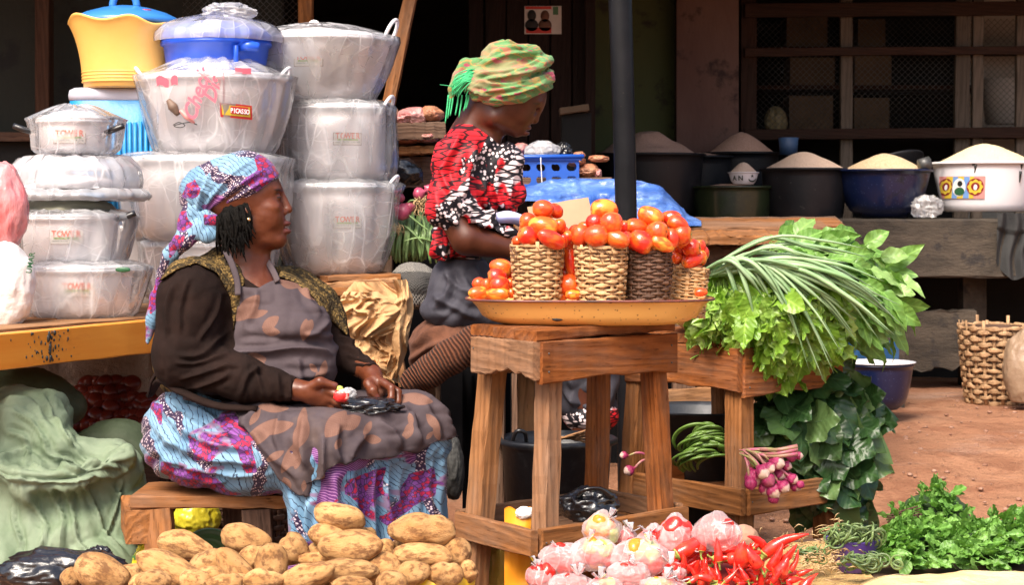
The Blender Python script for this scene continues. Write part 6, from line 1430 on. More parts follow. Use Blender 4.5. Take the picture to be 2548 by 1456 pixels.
# her seat, wrapped in a brown knitted cloth
MT['brib'] = None
def rib():
    s = NB('brown_ribbed_knit'); co = s.co((1, 1, 1), rnd=False, rot=(0, 35, 0), warp=(.03, 8)); wv = s.wave(co, 30, .6, 1, 1, 'X')
    c = s.mix(wv, (.035, .012, .007), (.17, .062, .032)); s.base(c); s.prin(rough=.9, spec=.1, sheen=.05); s.bump(s.math('ADD', wv, s.math('MULTIPLY', s.noise(co, 160, 4), .6)), .9, .008); return s.m
MT['brib'] = rib(); MT['bknit'] = mat('brown_felt', (.07, .025, .013), (.13, .048, .024), sc=24, rough=.95, bs=180, bst=.6, bd=.003)
Bs = Bd(5.75, (1000, 760), (1260, 1000), -110, 220, .0055)
Bs.e(1120, 850, 60, 108, 130, 66, 20); Bs.c(1060, 880, 0, 1170, 850, -20, 48, 40, 20); Bs.e(1050, 890, 30, 40, 70, 50, 10)
V, q = Bs.v.polys(); V = disp(V, q, lambda V, N: .010 * ridge(V * 7, 3, 2) + creases(V, [[(1020, 860), (1060, 830), (1110, 815)], [(1015, 900), (1060, 870), (1130, 845)], [(1030, 930), (1070, 890), (1120, 865)], [(1060, 800), (1100, 800), (1150, 810)]], 7, .012)); st = mk('knitted_cover', V, q, MT['bknit'], None, origin=False); T(st, 'thick brown knitted cloth covering the seat under the woman in the turban', 'cloth')
_loc[st.name] = Matrix.Identity(4)
Bs = Bd(5.75, (1000, 790), (1260, 1010), -140, 120, .005)
Bs.ch([(1030, 950, -20), (1070, 925, -60), (1120, 890, -72), (1180, 850, -70), (1215, 840, -60)], [34, 40, 44, 40, 30], 12)
V, q = Bs.v.polys(); V = disp(V, q, lambda V, N: .004 * ridge(V * 9, 3, 2)); mk('ribbed_hem', V, q, MT['brib'], st, origin=False)
s2 = thing('stool', 'plain wooden stool hidden under the brown knitted cloth', 'stool', (X(1140, 6.0), 6.0, 0))
board('seat', (X(1040, 5.9), 5.9, Z(890, 5.9)), (X(1240, 5.9), 5.9, Z(890, 5.9)), .32, .03, MT['wood_grey'], s2)
for a, d in ((1060, 5.8), (1230, 5.78), (1075, 6.03), (1235, 6.03), (1309, 6.05)): board('leg', (X(a, d), d, 0), (X(a, d), d, Z(895 if a < 1300 else 905, d)), .055, .045, MT['wood_grey'] if a < 1300 else MT['wood_light'], s2 if a < 1300 else s2, up=(0, -1, 0), seed=a)
board('rail', (X(1230, 6.03), 6.05, Z(915, 6.0)), (X(1345, 6.03), 6.05, Z(915, 6.0)), .04, .04, MT['wood_grey'], s2)
# wooden bench under the seated woman
b1 = thing('wooden_bench', 'low rough wooden bench the woman in the apron sits on', 'bench', (X(480, 5.25), 5.25, 0))
zs = Z(1251, 5.08)
board('seat_board', (X(345, 5.2), 5.21, zs + .0), (X(800, 5.2), 5.21, zs), .265, .032, MT['wood_brown'], b1, seed=3, rough=.003, nx=14)
# end cleat
board('cleat', (X(352, 5.1), 5.07, zs - .062), (X(338, 5.36), 5.34, zs - .062), .07, .085, MT['wood_brown'], b1, seed=4)
for a, b_, d in ((390, 415, 5.10), (392, 400, 5.30), (590, 600, 5.28), (640, 650, 5.1)): board('leg', (X(b_ + 10, d), d, 0), (X(a, d), d, zs - .018), .05, .075, MT['wood_brown'] if a < 500 else MT['wood_dark'], b1, up=(1, 0, 0), seed=a)
board('stretcher', (X(420, 5.2), 5.2, .22), (X(630, 5.2), 5.2, .22), .03, .05, MT['wood_dark'], b1)

shade_curtain('shade_sheet', 'added black sheet standing for shade below the plank counter', 1000, 2085, 7.75, 7.75, .05, 1.0, MT['shade_cloth'], 5, 90)  # added sheet stands in for the darkness under the counter
shade_curtain('shade_sheet', 'added dark sheet standing for shade round the seat of the turbaned woman', 1150, 1270, 6.1, 6.15, .0, Z(930, 6.1), MT['shade_cloth'], 7, 30)
# ---------------------------------------------------------------- centre table
def crate_table(name, label, N, Rt, L, Fr, zt, ah, legs, cN, cR, cL, cF, cz, ch_, mats, seed, planks=3):
    t = thing(name, label, 'table', ((N[0] + Fr[0]) / 2, (N[1] + Fr[1]) / 2, 0)); r = rng(seed)
    v3 = lambda p, z: Vector((p[0], p[1], z))
    ux = (v3(Rt, 0) - v3(N, 0)).normalized(); uy = (v3(L, 0) - v3(N, 0)); dep = uy.length; uy.normalize()
    for i in range(planks):
        wd = dep / planks; c = v3(N, 0) + uy * (wd * (i + .5))
        e0 = .012 if i == 0 else r.uniform(-.01, .02)
        board('plank', c - ux * e0 + Vector((0, 0, zt - .012 - (.004 if i == 0 else 0))), c + ux * ((v3(Rt, 0) - v3(N, 0)).length + r.uniform(-.01, .02)) + Vector((0, 0, zt - .010)), wd - .004, .026, mats[0], t, seed=seed + i, nx=14, rough=.004, warp=.003 if i == 0 else 0)
    soft = lambda q: float(np.interp(q, [0, .2, .45, .6, .8, 1], [0, .004, .013, .006, .010, .001]))
    rag = (lambda q: float(np.interp(q, [0, .12, .3, .42, .52, .6, .72, .8, .92, 1], [0, .002, .003, .014, .012, .024, .010, .016, .004, .0]))) if seed < 50 else soft
    hh = ah; z0 = zt - .028
    board('apron_board', v3(N, z0 - hh / 2), v3(Rt, z0 - hh / 2), .022, hh, mats[1], t, seed=seed + 5, nx=26, rough=.0015, edge=soft)
    board('apron_board', v3(L, z0 - hh * .45), v3(N, z0 - hh * .45) - uy * .0 - ux * .012, .022, hh * .9, mats[2], t, seed=seed + 6, nx=26, rough=.002, edge=rag)
    board('apron_board', v3(L, z0 - hh / 2) + ux * .02, v3(Fr, z0 - hh / 2), .02, hh * .9, mats[2], t, seed=seed + 7)
    board('apron_board', v3(Rt, z0 - hh / 2) + uy * .02, v3(Fr, z0 - hh / 2) - uy * .01, .02, hh * .9, mats[2], t, seed=seed + 8)
    for (a, b, wd, mm) in legs: board('leg', b, a, wd, wd, mm, t, up=ux, seed=int(a[0] * 999) + seed, nx=18, rough=.0035)
    c1, c2, c3, c4 = (v3(q, cz - ch_ / 2) for q in (cN, cR, cF, cL))
    board('frame_board', c1 + ux * .012, c2, .022, ch_, mats[3], t, seed=seed + 11); board('frame_board', c4, c1 - ux * .008, .022, ch_, mats[3], t, seed=seed + 12)
    board('frame_board', c4 + Vector((0, 0, .012)), c3 + Vector((0, 0, .012)), .02, ch_ * .8, mats[2], t, seed=seed + 13); board('frame_board', c3 + Vector((0, 0, .012)), c2 + Vector((0, 0, .012)) + uy * .02, .02, ch_ * .8, mats[2], t, seed=seed + 14)
    n = 5
    for i in range(n):
        q = (i + .5) / n; board('shelf_slat', c1.lerp(c4, q) + Vector((0, 0, -ch_ * .35)) + ux * .02, c2.lerp(c3, q) + Vector((0, 0, -ch_ * .35)) - ux * .02, (c4 - c1).length / n - .008, .014, mats[2], t, seed=seed + 30 + i)
    # nails along the boards
    nl = []
    for (p, q) in ((v3(N, z0 - .03), v3(Rt, z0 - .03)), (v3(N, z0 - hh + .03), v3(Rt, z0 - hh + .03)), (c1, c2), (v3(L, z0 - .03), v3(N, z0 - .03))):
        for s_ in (.04, .95):
            c = p.lerp(q, s_); nn = (q - p).normalized().cross(Vector((0, 0, 1))); nn = nn if nn.y < 0 else -nn
            V, f = ICO[2]; nl.append((V * .0024 + np.array(c + nn * .0125), [tuple(k) for k in f]))
    STUFF(mk('nail_heads', *join(*nl), MT['wire'], t))
    return t
WB, WR, WL_, WG = MT['wood_brown'], MT['wood_red'], MT['wood_light'], MT['wood_grey']
MT['wood_tan'] = wood('wood_tan', (.24, .10, .038), (.38, .18, .075), (.09, .045, .022)); WT = MT['wood_tan']
MT['wood_old'] = wood('wood_weathered', (.19, .09, .045), (.30, .155, .08), (.08, .042, .024)); WO = MT['wood_old']
T1 = crate_table('produce_table', 'rough plank table with splayed legs under the big yellow tomato tray',
    (.068, 4.86), (.425, 5.19), (-.095, 5.08), (.262, 5.41), .853, .105,
    [((-.045, 5.14, .80), (-.115, 5.10, 0), .056, WT), ((.095, 4.95, .80), (.070, 4.885, 0), .050, WO), ((.365, 5.19, .80), (.412, 5.235, 0), .052, WR), ((.236, 5.36, .80), (.224, 5.43, 0), .048, WR)],
    (.0596, 4.83), (.4545, 5.21), (-.139, 5.12), (.255, 5.50), .368, .066, (WR, WR, WO, WB), 3)
T2 = crate_table('produce_table', 'second plank table with a lower crate frame under the heap of fresh greens',
    (.668, 5.75), (1.0, 6.05), (.356, 6.13), (.69, 6.44), .775, .145,
    [((.665, 5.80, .75), (.662, 5.79, 0), .062, WB), ((.40, 6.13, .75), (.345, 6.10, 0), .055, WB), ((.95, 6.06, .75), (.96, 6.08, 0), .055, WB), ((.68, 6.40, .75), (.68, 6.42, 0), .055, WB)],
    (.672, 5.73), (1.02, 6.06), (.34, 6.14), (.69, 6.47), .341, .078, (WR, WR, WR, WB), 60)
o = board('board', P(1650, 1000, 6.75), P(2032, 966, 7.0), .03, .075, MT['wood_light'], None, seed=5, rough=.004, nx=16); T(o, 'pale plank lying on edge behind the legs of the greens table', 'board')
o = board('footing_board', P(1650, 1040, 6.78), P(2032, 1010, 7.03), .10, .06, MT['wood_grey'], None, seed=6); T(o, 'grey plank under the pale plank behind the greens table', 'board')
# ---------------------------------------------------------------- enamel tray
MT['en_yellow'] = enamel('yellow_enamel', (.78, .42, .12), (.10, .035, .02), (.30, .14, .05), .68, .70, .28)
MT['en_rim'] = mat('worn_rim', (.20, .05, .035), (.06, .03, .025), sc=20, rough=.4)
def tray(label, cx, D, zb, rx, h, sy, m, name='enamel_tray'):
    t = thing(name, label, 'tray', (cx, D, zb))
    pr = [(rx * .66, 0), (rx * .74, .003), (rx * .80, .010), (rx * .865, h * .35), (rx * .91, h * .72), (rx * .955, h * .93), (rx * .985, h), (rx * .985, h + .002), (rx * .90, h * .80), (rx * .85, h * .4), (rx * .74, .012), (rx * .3, .006)]
    def sq_(a): return (abs(math.cos(a)) ** 3.2 + abs(math.sin(a)) ** 3.2) ** (-1 / 3.2)
    def fn_(V):
        V = V.copy(); th = np.arctan2(V[:, 1] / sy, V[:, 0]); k_ = (np.abs(np.cos(th)) ** 3.2 + np.abs(np.sin(th)) ** 3.2) ** (-1 / 3.2); V[:, 0] *= k_; V[:, 1] *= k_; return V
    mk('body', *lathe(pr, 96, (cx, D, zb), sy=sy, fn=fn_), m, t)
    rr = .0032; mk('rim', *tube([(cx + rx * .99 * sq_(a) * math.cos(a), D + rx * .99 * sy * sq_(a) * math.sin(a), zb + h + .0005) for a in np.linspace(0, 2 * math.pi, 61)], rr, 8, 1, smoothp=False), MT['en_rim'], t)
    return t
TD, TX = 5.14, X(1467, 5.14); TZ = .8545
tr1 = tray('wide chipped yellow enamel tray holding the tomato baskets', TX, TD, TZ, .322, .064, .60, MT['en_yellow'])
for px_, py_, w_ in ((1388, 795, .013), (1255, 800, .008), (1515, 749, .018), (1750, 752, .010)):
    V, f = ICO[2]; x_ = X(px_, 5.0); 
for px_, py_ in ((1388, 795), (1517, 750)):
    q = (Z(py_, 5.0) - TZ) / .064; rr = .325 * np.interp(q, [0, .15, .35, .72, .93], [.74, .80, .865, .91, .955]); dx = X(px_, 4.94) - TX; yy_ = TD - .60 * (max(rr ** 3.2 - abs(dx) ** 3.2, 1e-5)) ** (1 / 3.2)
    mk('chip', *lump((TX + dx, yy_ - .0002, Z(py_, yy_)), (.012, .002, .0045), px_, .35, 2.5, 3), mp['black'], tr1)
tr2 = tray('second yellow enamel tray almost hidden under the greens', X(1880, 5.98), 5.98, .777, .27, .07, .8, MT['en_yellow'])
# ---------------------------------------------------------------- woven baskets
def strawm(name, c1, c2, c3):
    s = NB(name); co = s.co((1, 1, 1)); cg = s.co((20, 20, 160))
    c = s.mix(s.step(s.noise(co, 26, 4, .6), .35, .65), c1, c2); c = s.mix(s.math('MULTIPLY', s.step(s.noise(co, 45, 3, .7), .55, .68), .8), c, c3)
    h = s.n('HueSaturation'); s.l(c, h.inputs['Color']); s.l(s.math('MULTIPLY_ADD', s.oi.outputs['Random'], .4, .8), h.inputs['Value'])
    s.base(h.outputs[0]); s.prin(rough=.6, spec=.35); s.bump(s.noise(cg, 6, 4), .5, .002); return s.m
MT['straw'] = strawm('basket_straw', (.44, .25, .11), (.60, .39, .20), (.22, .10, .045)); MT['straw_dark'] = strawm('dark_basket_straw', (.075, .038, .022), (.16, .085, .055), (.04, .02, .015)); MT['straw_old'] = strawm('old_basket_straw', (.30, .17, .085), (.45, .28, .15), (.16, .08, .04))
def basket(name, label, cx, D, zb, rb, rt, h, m, rows, stakes, seed, tilt=(0, 0), sqr=.0, lean=0, ragged=.006):
    t = thing(name, label, 'basket', (cx, D, zb)); r = rng(seed)
    Mx = Matrix.Translation((cx, D, zb)) @ Euler((tilt[0], tilt[1], 0)).to_matrix().to_4x4()
    def rad(z): return rb + (rt - rb) * (z / h) ** .8
    def rs(th): return 1 if not sqr else (abs(math.cos(th)) ** (2 + sqr * 4) + abs(math.sin(th)) ** (2 + sqr * 4)) ** (-1 / (2 + sqr * 4))
    sw = 2 * math.pi * rb / stakes
    for i in range(stakes):
        th = 2 * math.pi * (i + .5) / stakes; pts = []
        for q in (0.01, .35, .7, 1.0):
            z = h * q + (r.uniform(-ragged, ragged * 1.6) if q == 1 else 0); rr = rad(min(z, h)) * rs(th) - .001; pts.append((rr * math.cos(th), rr * math.sin(th), z))
        V, f = tube(pts, sw * .22, 6, 3, flat=.22, up=(math.cos(th), math.sin(th), .01)); inst('stake', mesh('stake', V, f, m), Mx, t)
    rh = h / rows
    for j in range(rows):
        z0 = (j + .5) * rh; n = stakes * 5; V = []; ph = j % 2
        a_ = [r.uniform(-.0018, .0018) for _ in range(stakes + 1)]; w_ = [r.uniform(.62, 1.12) for _ in range(stakes + 1)]
        for i in range(n):
            th = 2 * math.pi * i / n; k = i / 5.0; kk = int(k) % stakes
            osc = math.cos(math.pi * (k + .5) + math.pi * ph) if stakes % 2 == 0 else math.cos(math.pi * (k + .5) + math.pi * ph)
            off = .0030 * (abs(osc) ** .55) * (1 if osc > 0 else -1) * (rt / .068)
            hw = rh * (.50 + .08 * max(osc, 0)) * w_[kk] * (.80 + .2 * abs(osc)); rr = rad(z0) * rs(th) + off; zc = z0 + a_[kk] * (rh / .009)
            c, s_ = math.cos(th), math.sin(th)
            for dr, dz in ((.0008, -1.0), (.0017, -.4), (.0017, .45), (.0008, 1.0), (-.0014, .3), (-.0014, -.4)):
                V.append(((rr + dr) * c, (rr + dr) * s_, zc + dz * hw))
        Fc = []
        for i in range(n):
            b = (i + 1) % n
            for k in range(6): Fc.append((i * 6 + k, b * 6 + k, b * 6 + (k + 1) % 6, i * 6 + (k + 1) % 6))
        inst('weave_strip', mesh('weave_strip', V, Fc, m), Mx, t)
    inst('base', mesh('base', *lathe([(rb * .97, .002), (rb * .97, .008)], 32), m), Mx, t)
    V, f = lathe([(rb * .90, .006), (rt * .93, h * .97)], 36, cap0=False, cap1=False); inst('lining', mesh('lining', V, f, MT['straw_dark'] if m != MT['straw_dark'] else m), Mx, t)
    # loose binding fibres near the rim
    fb = []
    for i in range(9):
        th = r.uniform(math.pi * 1.05, math.pi * 1.95); q = []
        for k in range(4): a = th + k * r.uniform(.06, .16); z = h * (.97 - .05 * k * r.uniform(.2, 1.4)); rr = rad(z) + .006; q.append((rr * math.cos(a), rr * math.sin(a), z))
        fb.append(tube(q, .0007, 4, 4))
    V, f = join(*fb); STUFF(inst('binding_fibre', mesh('binding_fibre', V, f, MT['straw_dark']), Mx, t))
    return t
bz = TZ + .012
def zat(py, D): return Z(py, D)
k5 = 5.04 / F
basket('basket', 'first pale woven basket of tomatoes, nearest the standing woman', X(1337, 5.04), 5.05, bz, 51 * k5, 66 * k5, Z(607, 5.04) - bz, MT['straw'], 21, 14, 1)
basket('basket', 'pale woven basket of tomatoes standing just left of the black pole', X(1496, 5.03), 5.04, bz, 52 * k5, 66 * k5, Z(612, 5.03) - bz, MT['straw'], 20, 14, 2)
basket('basket', 'dark brown woven basket of tomatoes', X(1612, 5.07), 5.09, bz, 54 * k5, 60 * k5, Z(622, 5.07) - bz, MT['straw_dark'], 22, 14, 3)
basket('basket', 'short woven basket of tomatoes at the tray end beside the greens', X(1711, 5.16), 5.18, bz, 44 * k5, 44 * k5, Z(664, 5.16) - bz, MT['straw'], 17, 12, 4, tilt=(0, R(5)))
# ---------------------------------------------------------------- tomatoes
def tomm(name):
    s = NB(name); co = s.co((1, 1, 1)); cn = s.co((1, 1, 1), rnd=False); rn = s.oi.outputs['Random']
    c = s.mix(s.math('MULTIPLY', s.step(rn, .15, .95), .85), (.62, .022, .010), (.74, .10, .012))
    c = s.mix(s.math('MULTIPLY', s.step(s.noise(co, 1.2, 3), .45, .68), .6), c, (.78, .18, .015))
    sp = s.n('SeparateXYZ'); s.l(cn, sp.inputs[0])
    c = s.mix(s.math('MULTIPLY', s.step(sp.outputs[0], .62, 1.0), .55), c, (.80, .36, .04))
    yz = s.math('ADD', s.math('MULTIPLY', sp.outputs[1], sp.outputs[1]), s.math('MULTIPLY', sp.outputs[2], sp.outputs[2]))
    sc_ = s.math('MULTIPLY', s.math('SUBTRACT', 1.0, s.step(yz, .008, .03)), s.step(sp.outputs[0], .3, .5)); c = s.mix(sc_, c, (.10, .06, .02)); c = s.mix(s.math('MULTIPLY', s.math('MULTIPLY', s.step(rn, .7, .8), s.step(s.noise(co, .9, 2), .5, .6)), .7), c, (.72, .40, .05))
    c = s.mix(s.math('MULTIPLY', s.step(s.noise(co, 3.1, 4, .7), .70, .74), .6), c, (.14, .06, .02))
    s.base(c); s.prin(rough=.22, spec=.5, coat=.25, sss=.05); s.b.inputs['Subsurface Radius'].default_value = (.01, .003, .001); s.bump(s.noise(co, 2.2, 3), .12, .02); return s.m
MT['tomato'] = tomm('tomato_skin')
toms = []
for v_ in range(6):
    V, f = ICO[4]; V = V.copy(); th = np.arctan2(V[:, 2], V[:, 1]); x = V[:, 0]
    lob = 1 + (.035 if v_ % 2 else .012) * np.cos((3 + v_ % 3) * th) * np.clip(x, 0, 1) ** .6; sh_ = 1 + .10 * (v_ - 2) / 3 * x
    dent = 1 - .14 * np.exp(-((1 - x) / .10)); V[:, 1] *= lob * sh_; V[:, 2] *= lob * sh_; V[:, 0] *= dent; V *= (1 + .03 * vn(V * 1.6, v_))[:, None]
    toms.append(mesh('tomato', V, f, MT['tomato']))
r = rng(4)
def tomato(cx, cy, rx, ry, rot, D, crop=True):
    px, py = (1149.4 + cx * .256, 481.5 + cy * .256) if crop else (cx, cy); s_ = .256 if crop else 1; k = D / F
    a, b = rx * s_ * k, ry * s_ * k
    if a < b: a, b, rot = b, a, rot + 90
    M = Matrix.Translation(P(px, py, D)) @ Matrix.Rotation(R(-rot), 4, 'Y') @ Matrix.Rotation(r.uniform(-.5, .5), 4, 'Z') @ Matrix.Rotation(r.uniform(0, 6.28), 4, 'X')
    if r.random() < .5: M = M @ Matrix.Rotation(math.pi, 4, 'Z')
    M = M @ Matrix.Diagonal((a * 1.23, b * 1.2, b * 1.2, 1)); return inst('tomato', toms[r.randrange(6)], M)
SETS = [('heap on the first basket', [(785, 150, 90, 75, 0, 0), (905, 170, 58, 72, 60, 3), (645, 275, 75, 75, 0, 2), (795, 315, 125, 80, -8, -3), (950, 320, 52, 66, 0, 1), (650, 420, 98, 82, -30, -4), (870, 445, 130, 72, -25, -5), (540, 465, 48, 46, 0, 0), (985, 465, 40, 60, 0, -1), (760, 420, 60, 70, 0, 0)], 5.05),
 ('heap on the basket beside the pole', [(1110, 375, 62, 62, 0, 3), (1190, 325, 62, 45, 0, 6), (1030, 430, 52, 60, 0, 2), (1380, 155, 116, 88, 0, 0), (1290, 280, 72, 72, 0, -1), (1450, 295, 95, 102, 0, -4), (1580, 330, 50, 62, 0, 3), (1155, 410, 82, 92, 0, -2), (1305, 410, 106, 92, 0, -5), (1500, 440, 118, 72, -20, -5), (1600, 440, 60, 60, 0, 0), (1380, 430, 50, 60, 0, -1)], 5.04),
 ('heap on the dark basket', [(1840, 225, 118, 80, -25, 0), (2035, 245, 90, 68, -10, 2), (2095, 290, 92, 62, -20, 0), (1700, 330, 102, 72, -12, -1), (1895, 370, 92, 86, 0, -4), (1745, 470, 112, 92, -35, -5), (1945, 490, 108, 60, -25, -5), (2040, 440, 60, 86, 0, -2), (2140, 395, 86, 86, 0, 0), (1830, 470, 60, 60, 0, -1)], 5.09),
 ('heap on the short basket', [(2120, 540, 60, 86, 20, 0), (2230, 530, 80, 75, 0, -3), (2310, 520, 52, 66, 0, 1), (2090, 630, 52, 50, 0, -1), (2240, 655, 100, 56, 15, -3), (2330, 630, 45, 66, 0, 0), (2170, 640, 60, 60, 0, 0)], 5.18),
 ('gap between the pale baskets', [(1062, 665, 60, 142, 8, 2), (1040, 890, 106, 92, -20, 0), (1085, 985, 75, 42, 0, -3), (995, 775, 62, 62, 0, 4), (960, 1000, 62, 40, 0, 0), (1130, 900, 50, 70, 0, 5), (990, 700, 50, 50, 0, 6)], 5.06),
 ('open end of the tray', [(165, 970, 90, 58, 0, -3), (350, 975, 106, 55, 0, -4), (170, 880, 60, 55, 0, 2), (240, 900, 50, 62, 0, -1), (370, 890, 82, 76, 0, -3), (475, 890, 42, 62, 0, 0), (340, 810, 82, 72, 0, 0), (380, 720, 96, 72, -15, 2), (450, 780, 52, 90, 0, 3), (480, 970, 38, 42, 0, -3), (260, 980, 60, 50, 0, 1)], 5.09),
 ('tray edge by the greens', [(2320, 962, 56, 36, 0, 0)], 5.02)]
for place, lst, D in SETS:
    its = []
    for cx, cy, rx, ry, rot, dd in lst:
        o = tomato(cx, cy, rx, ry, rot, D + dd * .012); its.append((o, o.location.x, o.location.z))
    rowlabel(its, 'ripe tomato', place, 'tomato', 'tomatoes on the yellow tray', .022)
    for q in range(len(lst) // 2):      # the tomatoes behind those in front
        cx, cy, rx, ry, rot, dd = lst[q * 2]
        if 'heap' in place: o = tomato(cx + r.uniform(-20, 20), cy + 60, 75, 70, 0, D + .06 + r.uniform(-.01, .02)); T(o, f'ripe tomato buried inside the {place}', 'tomato', 'tomatoes inside the ' + place)
# ---------------------------------------------------------------- leaves
def leaf(L, W_, kind, curl, fold, seed, twist=0, nx=12):
    r = rng(seed); V = []; cols = (-1, -.55, 0, .55, 1)
    for i in range(nx + 1):
        t = i / nx
        if kind == 'broad': wd = math.sin(math.pi * min(1, t ** .8)) ** .75
        elif kind == 'heart': wd = (math.sin(math.pi * t ** .55)) ** .8
        elif kind == 'jag':
            wd = math.sin(math.pi * t ** .7) ** .7; wd *= (1.0 if i % 3 == 0 else (.66 if i % 3 == 1 else .84)) * (.85 + .3 * r.random())
        elif kind == 'strap': wd = min(1, t * 6) * (1 - t) ** .35
        else: wd = math.sin(math.pi * t) ** .9
        x = L * t; zc = curl * L * t * t + .04 * L * math.sin(t * 5 + seed)
        for c in cols:
            y = c * W_ / 2 * wd; z = zc + fold * abs(y) + (.07 * W_ * math.sin(t * 17 + c * 3 + seed) * abs(c) * (2.0 if kind == 'heart' else 1.3) if kind != 'strap' else 0)
            xs = x + (L * .07 * abs(c) * (1 if kind == 'jag' and i % 3 == 0 else 0)) - .12 * W_ * abs(c) * (kind == 'heart') * (1 - t) * 2
            a = twist * t; V.append((xs, y * math.cos(a) - z * math.sin(a) * .3, z + y * math.sin(a)))
    m = len(cols); Fc = [(i * m + k, (i + 1) * m + k, (i + 1) * m + k + 1, i * m + k + 1) for i in range(nx) for k in range(m - 1)]
    V, f = join((V, Fc), tube([(-L * .35, 0, -.01 * L), (0, 0, 0), (L * .6, 0, curl * L * .36 + .04 * L * math.sin(.6 * 5 + seed) - .001)], [.0013, .0012, .0005], 4, 2))
    return V, f
def leafset(name, n, Ls, ratio, kind, m, seed, curl=(-.5, .1), fold=(.1, .5)):
    r = rng(seed); out = []
    for i in range(n):
        L = r.uniform(*Ls); out.append(mesh(name, *leaf(L, L * r.uniform(*ratio), kind, r.uniform(*curl), r.uniform(*fold), seed + i, r.uniform(-.6, .6)), m))
    return out
def orient(p, d, nrm, roll=0):
    x = Vector(d).normalized(); z = Vector(nrm); z = (z - x * z.dot(x)); z = z.normalized() if z.length > 1e-4 else x.orthogonal().normalized(); y = z.cross(x)
    M = Matrix((x, y, z)).transposed().to_4x4(); M.translation = p; return M @ Matrix.Rotation(roll, 4, 'X')
MT['celery'] = leafm('celery_leaf', (.13, .28, .025), (.26, .44, .05), (.46, .58, .20), trans=.30, vs=70, rough=.36)
MT['spin'] = leafm('broad_green_leaf', (.10, .23, .04), (.19, .36, .07), (.32, .48, .17), trans=.30, vs=55, rough=.42)
MT['darkleaf'] = leafm('dark_leaf', (.016, .045, .014), (.04, .10, .026), (.20, .32, .11), trans=.18, vs=50, rough=.34, vein=.4)
MT['herb'] = leafm('herb_leaf', (.08, .20, .030), (.14, .31, .05), (.22, .40, .09), trans=.28, vs=90, rough=.45)
MT['onion_leaf'] = mat('spring_onion_leaf', (.17, .30, .13), (.34, .47, .27), sc=7, rough=.4, bs=60, bst=.2, vary=.5, stretch=(.4, 1, 1), sss=0)
def heap_thing(name, label, cat, base, leaves_, n, pos, group=None, core=None, corem=None, roll=.5, rs=1, jit=.35):
    """pos(r) -> (point, direction, normal)"""
    t = thing(name, label, cat, base, group); r = rng(rs)
    for i in range(n):
        p, d, nn = pos(r, i); d = Vector(d) + Vector([r.gauss(0, jit) for _ in range(3)]) * Vector(d).length
        inst('leaf', leaves_[r.randrange(len(leaves_))], orient(p, d, nn, r.gauss(0, roll)), t)
    if core is not None: mk('shadow_core', core[0], core[1], corem, t)
    return t
def dome(c, rad, r, front=-.35, up=-.55):
    while True:
        v = Vector([r.gauss(0, 1) for _ in range(3)]).normalized()
        if v.y < .25 and v.z > up and r.random() < .9: break
    return Vector(c) + Vector((v.x * rad[0], v.y * rad[1], v.z * rad[2])), v
cel = leafset('leaf', 10, (.065, .105), (.65, .95), 'jag', MT['celery'], 100, curl=(-.7, .1), fold=(-.2, .7))
bro = leafset('leaf', 8, (.075, .125), (.50, .68), 'broad', MT['spin'], 200, curl=(-.9, .1), fold=(-.1, .6))
drk = leafset('leaf', 10, (.10, .165), (.7, .95), 'broad', MT['darkleaf'], 300, curl=(-.9, .2), fold=(-.3, .5))
hrb = leafset('leaf', 8, (.030, .055), (.45, .65), 'broad', MT['herb'], 400, curl=(-.5, .3), fold=(.0, .5))
MT['darkcore'] = mat('leaf_shadow_core', (.015, .04, .008), (.03, .07, .015), sc=30, rough=.8, bs=60, bst=.8, bd=.01)  # filler lump colour; shade between the leaves is put into it
# jagged celery-like leaves, lower left of the heap
kx = 5.85 / F
def pos_cel(r, i):
    u, v = r.random(), r.random()
    # outline of the hanging mass in photo units, bulging towards the camera
    px = 1750 + 345 * u; lo = np.interp(px, [1750, 1800, 1850, 1930, 2000, 2060, 2100], [815, 850, 905, 935, 900, 880, 850]); hi = np.interp(px, [1750, 1800, 1860, 1950, 2100], [715, 690, 675, 668, 690])
    py = hi + (lo - hi) * v ** .85; D = 5.92 - .16 * math.sin(math.pi * min(1, v * .8 + .2)) * math.sin(math.pi * (.15 + .7 * u)) - r.uniform(0, .05)
    p = P(px - 12, py - 14, D); return p, Vector((.35 * (u - .4), -.25, -.35 - .6 * v)), Vector((r.gauss(0, .4), -1, .65 - .5 * v))
V, f = lump(tuple(P(1925, 775, 5.98)), (150 * kx, .09, 90 * kx), 4, .2, 2, 4)
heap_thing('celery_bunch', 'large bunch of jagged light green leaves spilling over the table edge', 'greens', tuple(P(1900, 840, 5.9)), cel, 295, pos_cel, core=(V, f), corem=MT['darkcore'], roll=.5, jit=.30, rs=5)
def pos_bro(r, i):
    u, v = r.random(), r.random(); px = 1960 + 290 * u; lo = np.interp(px, [1960, 2050, 2130, 2200, 2260], [720, 830, 860, 845, 790]); hi = np.interp(px, [1960, 2050, 2150, 2200, 2260], [600, 595, 600, 640, 700])
    py = hi + (lo - hi) * v; D = 6.0 - .14 * math.sin(math.pi * v) + r.uniform(-.03, .05) 
    return P(px - 30, py - 8, D), Vector((.75, -.15, .15 - .95 * v)), Vector((r.gauss(0, .3), -1, .75))
V, f = lump(tuple(P(2110, 725, 6.1)), (120 * kx, .08, 105 * kx), 6, .2, 2, 4)
gb = heap_thing('leafy_greens', 'bundle of broad pale green leaves at the far end of the greens table', 'greens', tuple(P(2100, 840, 6.05)), bro, 165, pos_bro, core=(V, f), corem=MT['darkcore'], roll=.45, jit=.28, rs=7)
